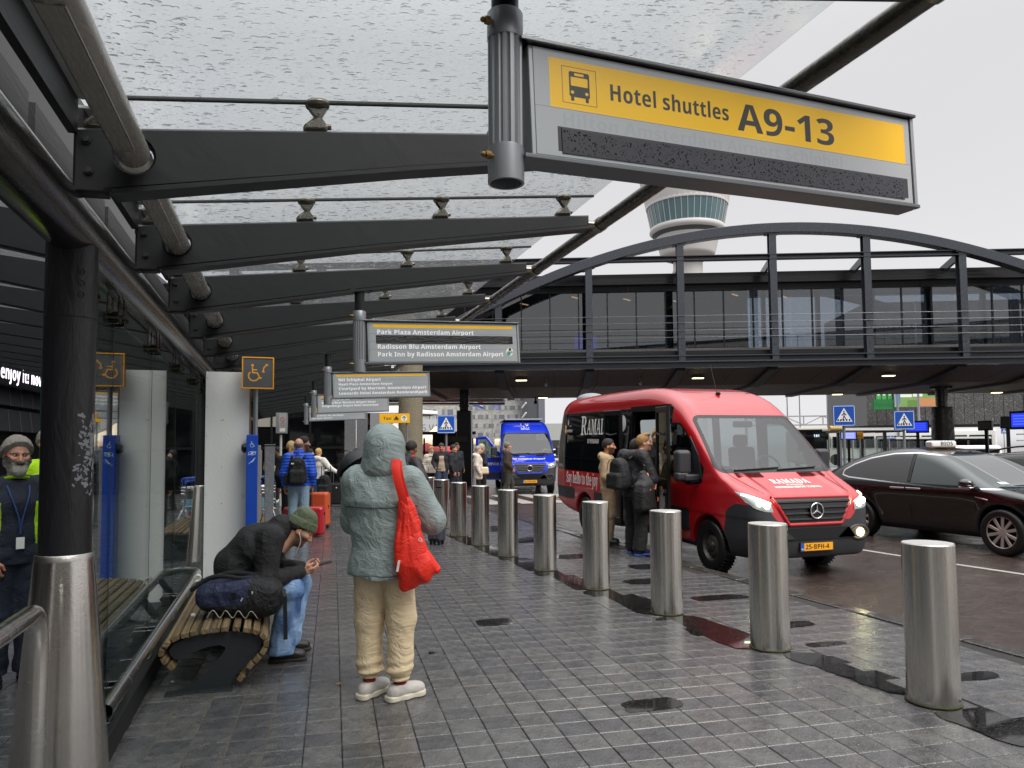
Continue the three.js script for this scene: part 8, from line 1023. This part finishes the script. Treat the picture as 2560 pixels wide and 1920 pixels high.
{ // people crossing by the blue van
  const a = person('blonde woman in cream quilted jacket walking left of the man in beige sweater', P0(1078, 25), R(8), { H: 1.66, skin: 0xd3a58c, hair: 0xb8935a, hairStyle: 'long', J: { knL: [0.1, 0.5, 0.12], anL: [0.1, 0.1, 0.1] }, top: { c: 0xcfc6b6, fat: 0.035, sleeve: 0.062, hem: 0.84, puff: 0.06, collar: 0.05, fold: 0.006 }, legs: { c: 0x131418 }, shoes: { c: 0x1a1a1a } }); part(a, 'scarf', tr(new THREE.TorusGeometry(0.09, 0.04, 8, 20).rotateX(PI / 2), 0, 1.38, 0.01), clothM(0xd8d4cc));
  person('man in open dark jacket and beige sweater pulling a small case', P0(1103, 24.4), R(-8), { H: 1.76, skin: 0xb9826a, hair: 0x3a2d24, headPitch: 0.25, J: { elR: [-0.26, 1.16, -0.04], wrR: [-0.2, 0.98, 0.16], knR: [-0.1, 0.5, 0.12] }, handR: { curl: 1 }, top: { c: 0x1c1a1e, fat: 0.04, sleeve: 0.064, hem: 0.86, panels: [{ name: 'sweater', c: 0xa79482, g: (x, y, z) => Math.max(Math.abs(x) - 0.075 - 0.05 * sst(1.3, 0.9, y), 0.05 - z, y - 1.38) }] }, legs: { name: 'jeans', c: 0x2c3c58 }, shoes: { c: 0x201c1a } });
  person('man in black zipped jacket walking right of the crossing sign pole', P0(1133, 23.2), R(62), { H: 1.7, skin: 0xc08c72, hair: 0x2a2019, J: { elR: [-0.25, 1.13, 0.0], wrR: [-0.22, 0.9, 0.08], knL: [0.1, 0.5, 0.12], anL: [0.1, 0.1, 0.12], anR: [-0.1, 0.12, -0.16] }, top: { c: 0x1a1b20, fat: 0.035, hem: 0.82, fold: 0.016, collar: 0.05 }, legs: { c: 0x151a2c }, shoes: { c: 0x161616 } });
  person('person behind the man in the black zipped jacket', P0(1141, 25.5), R(20), { H: 1.78, skin: 0x8e6048, hair: 0x1c1714, top: { c: 0x1a1d26, fat: 0.03, hem: 0.8 }, legs: { c: 0x14151a }, shoes: { c: 0x151515 } });
  const wc = person('grey haired woman in pale coat with cream bag beside the open blue door', P0(1194, 23.3), R(78), { H: 1.66, skin: 0xcfa28c, hair: 0x8a8680, hairStyle: 'crop', top: { name: 'coat', c: 0xcbc1b6, fat: 0.045, sleeve: 0.066, fold: 0.014, hem: 0.68, drop: 1.6, hoodDown: 1, w: 1.05 }, legs: { c: 0x131417 }, shoes: { c: 0x111111 } }); part(wc, 'shoulder_bag', rb(0.12, 0.22, 0.26, 0.05, -0.02, 0.92, 0.2), std(0xd6c9a8, 0.6));
  person('person with greying hair right behind the woman in the pale coat', P0(1203, 24.6), R(120), { H: 1.72, skin: 0xc79a84, hair: 0xa29882, hairStyle: 'curly', top: { c: 0x24262c, hem: 0.8 }, legs: { c: 0x15161a }, shoes: { c: 0x151515 } });
  person('man in dark brown jacket walking in front of the blue van', P0(1268, 23.6), R(82), { H: 1.77, skin: 0xbd8b74, hair: 0x6a645e, J: { elR: [-0.24, 1.14, -0.06], wrR: [-0.18, 0.95, 0.12], knL: [0.1, 0.5, 0.14], anL: [0.1, 0.1, 0.16], anR: [-0.1, 0.13, -0.2], knR: [-0.1, 0.5, -0.02] }, top: { c: 0x3a2f26, fat: 0.045, sleeve: 0.068, hem: 0.8, fold: 0.014, hoodDown: 1 }, legs: { c: 0x34322c, loose: 0.02 }, shoes: { c: 0x201c18 } });
}
{ // boarding the red minibus
  person('smiling bearded man in beige hooded tracksuit waiting at the red minibus', P0(1519, 12.35), R(62), { H: 1.72, det: 1, skin: 0xb47f60, hair: 0x1e1713, hairStyle: 'buzz', stubble: 0x241a14, J: { elR: [-0.26, 1.14, -0.02], wrR: [-0.14, 1.1, 0.24], elL: [0.25, 1.14, 0.0], wrL: [0.12, 1.1, 0.24] }, handR: { curl: 0.8 }, handL: { curl: 0.8 }, top: { name: 'hooded_top', c: 0xa68f70, fat: 0.036, sleeve: 0.068, fold: 0.018, hem: 0.86, hoodDown: 1, rib: 1 }, legs: { name: 'joggers', c: 0xa68f70, loose: 0.024, fold: 0.014 }, shoes: { c: 0x17181a } });
  const o = person('tall fair man in black jacket with backpack and shoulder bag boarding the minibus', P0(1584, 11.15), R(110), { H: 1.8, det: 1, skin: 0xd09a80, hair: 0x9a7648, hairStyle: 'buzz', quiff: 1, headYaw: -0.65, headPitch: -0.05, J: { head: [-0.01, 1.61, 0.2], neckB: [0, 1.42, 0.1], chest: [0, 1.27, 0.06], elR: [-0.27, 1.1, 0.08], wrR: [-0.1, 1.08, 0.3], elL: [0.26, 1.1, 0.08], wrL: [0.12, 1.08, 0.3], anL: [0.13, 0.095, 0.05], anR: [-0.13, 0.095, -0.05], knL: [0.13, 0.5, 0.06], knR: [-0.13, 0.5, 0.0] }, handR: { curl: 0.9 }, handL: { curl: 0.9 }, top: { c: 0x191a1e, r: 0.65, fat: 0.05, sleeve: 0.072, fold: 0.02, hem: 0.84, hoodDown: 1, w: 1.1, drop: 0.8 }, legs: { c: 0x17181b, loose: 0.03, fold: 0.018, hemR: 0.07 }, shoes: { c: 0x141c3a, sole: 0x3a58a8 } });
  backpack(o, 'backpack', 0x101114, [0.36, 0.54, 0.22], [0.04, 1.2, -0.26], 0, {});
  const sb = thing('holdall_bag', 'black shoulder bag with orange straps hanging on the tall fair man', 'bag', P0(1608, 10.85), R(38)); const ff = (x, y, z) => { const d = Math.hypot(Math.max(Math.abs(x) - 0.13 + 0.05 * (y - 0.9), 0), Math.max(Math.abs(y - 0.88) - 0.15, 0), Math.max(Math.abs(z) - 0.04, 0)) - 0.06; return smin(d, rc(x, y, z, [0, 1.08, 0], [0.0, 1.2, -0.02], 0.12, 0.06), 0.05) - 0.012 * fold(x, y, z, 12, 3); }; let bg = iso(ff, [-0.28, 0.62, -0.16], [0.28, 1.32, 0.16], 0.014, { lip: 1.4 }), lo2; [lo2, bg] = splitGeo(bg, (x, y) => y - 0.97 - 0.1 * x); part(sb, 'lower_bag', lo2, clothM(0x0e0f10, 0.8)); part(sb, 'upper_bag', bg, clothM(0x2d2c30, 0.8)); const or = std(0xc9703a, 0.6), sp = (a, b) => beamBox(a, b, 0.045, 0.012);
  part(sb, 'strap', merge([sp([-0.01, 1.2, 0.0], [0.03, 1.32, 0.0]), sp([0.03, 1.32, 0.0], [0.06, 1.44, -0.06]), sp([0.13, 1.05, 0.08], [0.22, 0.78, 0.08])]), M.blackSmooth); part(sb, 'orange_tab', merge([sp([0.045, 1.4, -0.02], [0.06, 1.5, -0.06]), sp([0.0, 1.16, 0.055], [0.02, 1.22, 0.03]), sp([-0.03, 0.97, 0.095], [-0.025, 1.03, 0.09]), sp([0.12, 0.98, 0.1], [0.17, 1.06, 0.09]), sp([0.21, 0.8, 0.09], [0.24, 0.86, 0.085])]), or);
  const h = person('person in cap and blue jeans hidden behind the tall fair man', P0(1590, 11.7), R(95), { H: 1.7, skin: 0xc08d74, hair: 0x2a211b, J: { elL: [0.28, 1.12, 0.12], wrL: [0.2, 1.12, 0.42], elR: [-0.26, 1.1, 0.14], wrR: [-0.2, 1.1, 0.42] }, top: { c: 0x6e5f34, fat: 0.03, hem: 0.85 }, legs: { name: 'jeans', c: 0x35507a }, shoes: { c: 0xd6d2c8, sole: 0xe2dfd6, chunky: 1 } }); part(h, 'cap', merge([tr(new THREE.SphereGeometry(0.105, 18, 10, 0, 2 * PI, 0, PI / 2), 0, 1.64, 0.0), tr(cy(0.07, 0.07, 0.008, 0, 0, 0, 18).scale(1, 1, 1.3), 0, 1.65, 0.12)]), clothM(0x24252a));
  person('blonde woman in black zipped jacket standing inside the minibus doorway', P0(1643, 12.0, 0.24), R(-24), { H: 1.62, det: 1, skin: 0xc79880, hair: 0xa98a58, hairStyle: 'long', top: { c: 0x121317, fat: 0.035, hem: 0.8, collar: 0.05, hoodDown: 1 }, legs: { c: 0x1c2c66 }, shoes: { c: 0x151515 } });
}
// ---------------------------------------------------------------- luggage
function suitcase(name, label, pos, turn, w, h, d, mat, o = {}) {
  const s = thing(name, label, 'suitcase', pos, turn), y0 = o.lying ? 0.03 : 0.055, rib = [];
  part(s, 'shell', rb(w, h, d, Math.min(w, h, d) * 0.22, 0, y0 + h / 2, 0, 0, 0, 0, 3), mat);
  if (o.ribs) for (let i = 0; i < o.ribs; i++) { const x = (i + 1) / (o.ribs + 1) * w - w / 2; rib.push(rb(0.012, h * 0.9, d + 0.008, 0.004, x, y0 + h / 2, 0, 0, 0, 0, 1)); } if (rib.length) part(s, 'rib', rib, mat);
  if (o.seam !== 0) part(s, 'zip_band', rb(w + 0.006, h * 0.985, 0.014, 0.006, 0, y0 + h / 2, 0), o.zip ?? M.blackSmooth);
  if (o.pocket) part(s, 'front_pocket', merge([rb(w * 0.78, h * 0.36, 0.03, 0.014, 0, y0 + h * 0.27, d / 2), rb(w * 0.78, h * 0.34, 0.03, 0.014, 0, y0 + h * 0.68, d / 2)]), mat);
  if (o.piping) part(s, 'piping', merge([hose([[-w / 2 + 0.03, y0 + 0.03, d / 2 - 0.02], [-w / 2 + 0.01, y0 + h / 2, d / 2 - 0.02], [-w / 2 + 0.03, y0 + h - 0.02, d / 2 - 0.02], [w / 2 - 0.03, y0 + h - 0.02, d / 2 - 0.02], [w / 2 - 0.01, y0 + h / 2, d / 2 - 0.02], [w / 2 - 0.03, y0 + 0.03, d / 2 - 0.02]], 0.008, 6, 60)]), o.piping);
  for (const x of [-w / 2 + 0.05, w / 2 - 0.05]) for (const z of [-d / 2 + 0.05, d / 2 - 0.05]) { if (o.lying) continue; part(s, 'wheel', merge([cy(0.026, 0.026, 0.03, x, 0.027, z, 14, 0, 0, PI / 2), rb(0.05, 0.03, 0.05, 0.01, x, 0.055, z)]), M.blackSmooth); }
  part(s, 'grip', hose([[-0.06, y0 + h, 0], [-0.04, y0 + h + 0.03, 0], [0.04, y0 + h + 0.03, 0], [0.06, y0 + h, 0]], 0.01, 7), M.blackSmooth);
  if (o.handle) part(s, 'pull_handle', merge([bar([-w * 0.22, y0 + h, -d * 0.3], [-w * 0.22, y0 + h + o.handle, -d * 0.3], 0.009), bar([w * 0.22, y0 + h, -d * 0.3], [w * 0.22, y0 + h + o.handle, -d * 0.3], 0.009)]), M.chrome), part(s, 'pull_grip', rb(w * 0.5, 0.03, 0.03, 0.01, 0, y0 + h + o.handle, -d * 0.3), M.blackSmooth);
  if (o.badge) part(s, 'badge', rb(0.03, 0.035, 0.006, 0.002, w * 0.1, y0 + h * 0.8, d / 2 + 0.003), M.white); return s;
}
{
  const red = phy(0xb11c28, 0.35, { clearcoat: 0.5 }); const r = suitcase('red_suitcase', 'large red hard suitcase standing on its long side behind the seated man', [-0.16, 0, -14.35], R(-15), 0.74, 0.52, 0.28, red, { lying: 1, ribs: 0, zip: red }); part(r, 'foot', merge([rb(0.06, 0.06, 0.2, 0.015, 0.2, 0.03, 0), rb(0.06, 0.06, 0.2, 0.015, -0.2, 0.03, 0)]), red); part(r, 'lock', rb(0.012, 0.06, 0.04, 0.004, 0.374, 0.42, 0), M.blackSmooth);
  const or = std(0xc9552c, 0.5); const s = suitcase('orange_suitcase', 'tall orange hard suitcase behind the large red one', [0.14, 0, -15.75], R(-20), 0.36, 0.68, 0.27, or, { ribs: 4, zip: or, handle: 0.0 }); part(s, 'lock', rb(0.012, 0.05, 0.05, 0.004, 0.182, 0.45, 0.03), M.blackSmooth);
  suitcase('black_suitcase', 'black soft suitcase with raised handle by the woman in white', [0.62, 0, -21.7], R(-16), 0.44, 0.6, 0.27, clothM(0x141517), { handle: 0.34, badge: 1 });
  suitcase('navy_suitcase', 'grey and navy wheeled cabin suitcase pulled by the man in black', [2.0, 0, -12.4], R(-38), 0.25, 0.5, 0.22, clothM(0x34353f, 0.7), { handle: 0.4, pocket: 1, piping: std(0x23264f, 0.6), zip: std(0x23264f, 0.6) });
  suitcase('small_black_case', 'small black cabin case below the man in the beige sweater', P0(1095, 24), R(-10), 0.36, 0.45, 0.22, clothM(0x16171a), { handle: 0.45 });
  const b = thing('small_backpack', 'small dark grey backpack resting against the orange suitcase', 'backpack', [-0.04, 0.44, -15.3], R(-15)); backpack(b, 'pack', 0x2b2d31, [0.26, 0.34, 0.16], [0, 0, 0], PI, { noStraps: 1 }); b.position.y = 0.2;
  const bk = thing('black_holdall', 'black backpack leaning beside the woman in the white top', 'backpack', [0.27, 0.3, -19.3], R(160)); backpack(bk, 'pack', 0x121315, [0.36, 0.6, 0.24], [0, 0.4, 0], 0, { noStraps: 1 }); part(bk, 'trolley_frame', merge([bar([-0.12, -0.3, 0.1], [-0.12, 0.9, 0.1], 0.01), bar([0.12, -0.3, 0.1], [0.12, 0.9, 0.1], 0.01), rb(0.34, 0.06, 0.24, 0.02, 0, -0.25, 0)]), M.steelDark);
}
// litter on the paving
{
  solo('cigarette_butt', bar([0.16, 0.006, -5.25], [0.19, 0.006, -5.26], 0.004, 8), std(0xc08a5a, 0.8), 'orange cigarette butt on the paving left of the white trainers', 'litter');
  solo('dark_leaf', (() => { const g = new THREE.SphereGeometry(0.022, 9, 6), p = g.attributes.position; for (let i = 0; i < p.count; i++) p.setXYZ(i, p.getX(i) * (0.7 + vn(i, 2, 3)), p.getY(i) * 0.3, p.getZ(i) * (0.6 + vn(i, 5, 1))); g.computeVertexNormals(); return g.translate(0.9, 0.006, -5.85); })(), M.rubber, 'small dark wet scrap on the paving right of the beige joggers', 'litter');
  solo('chewing_gum', tr(new THREE.SphereGeometry(0.012, 8, 6).scale(1, 0.5, 1), -0.93, 0.01, -5.62), M.white, 'pale crumb on the dark paving below the bench end', 'litter');
}
renderer.render(scene, camera);
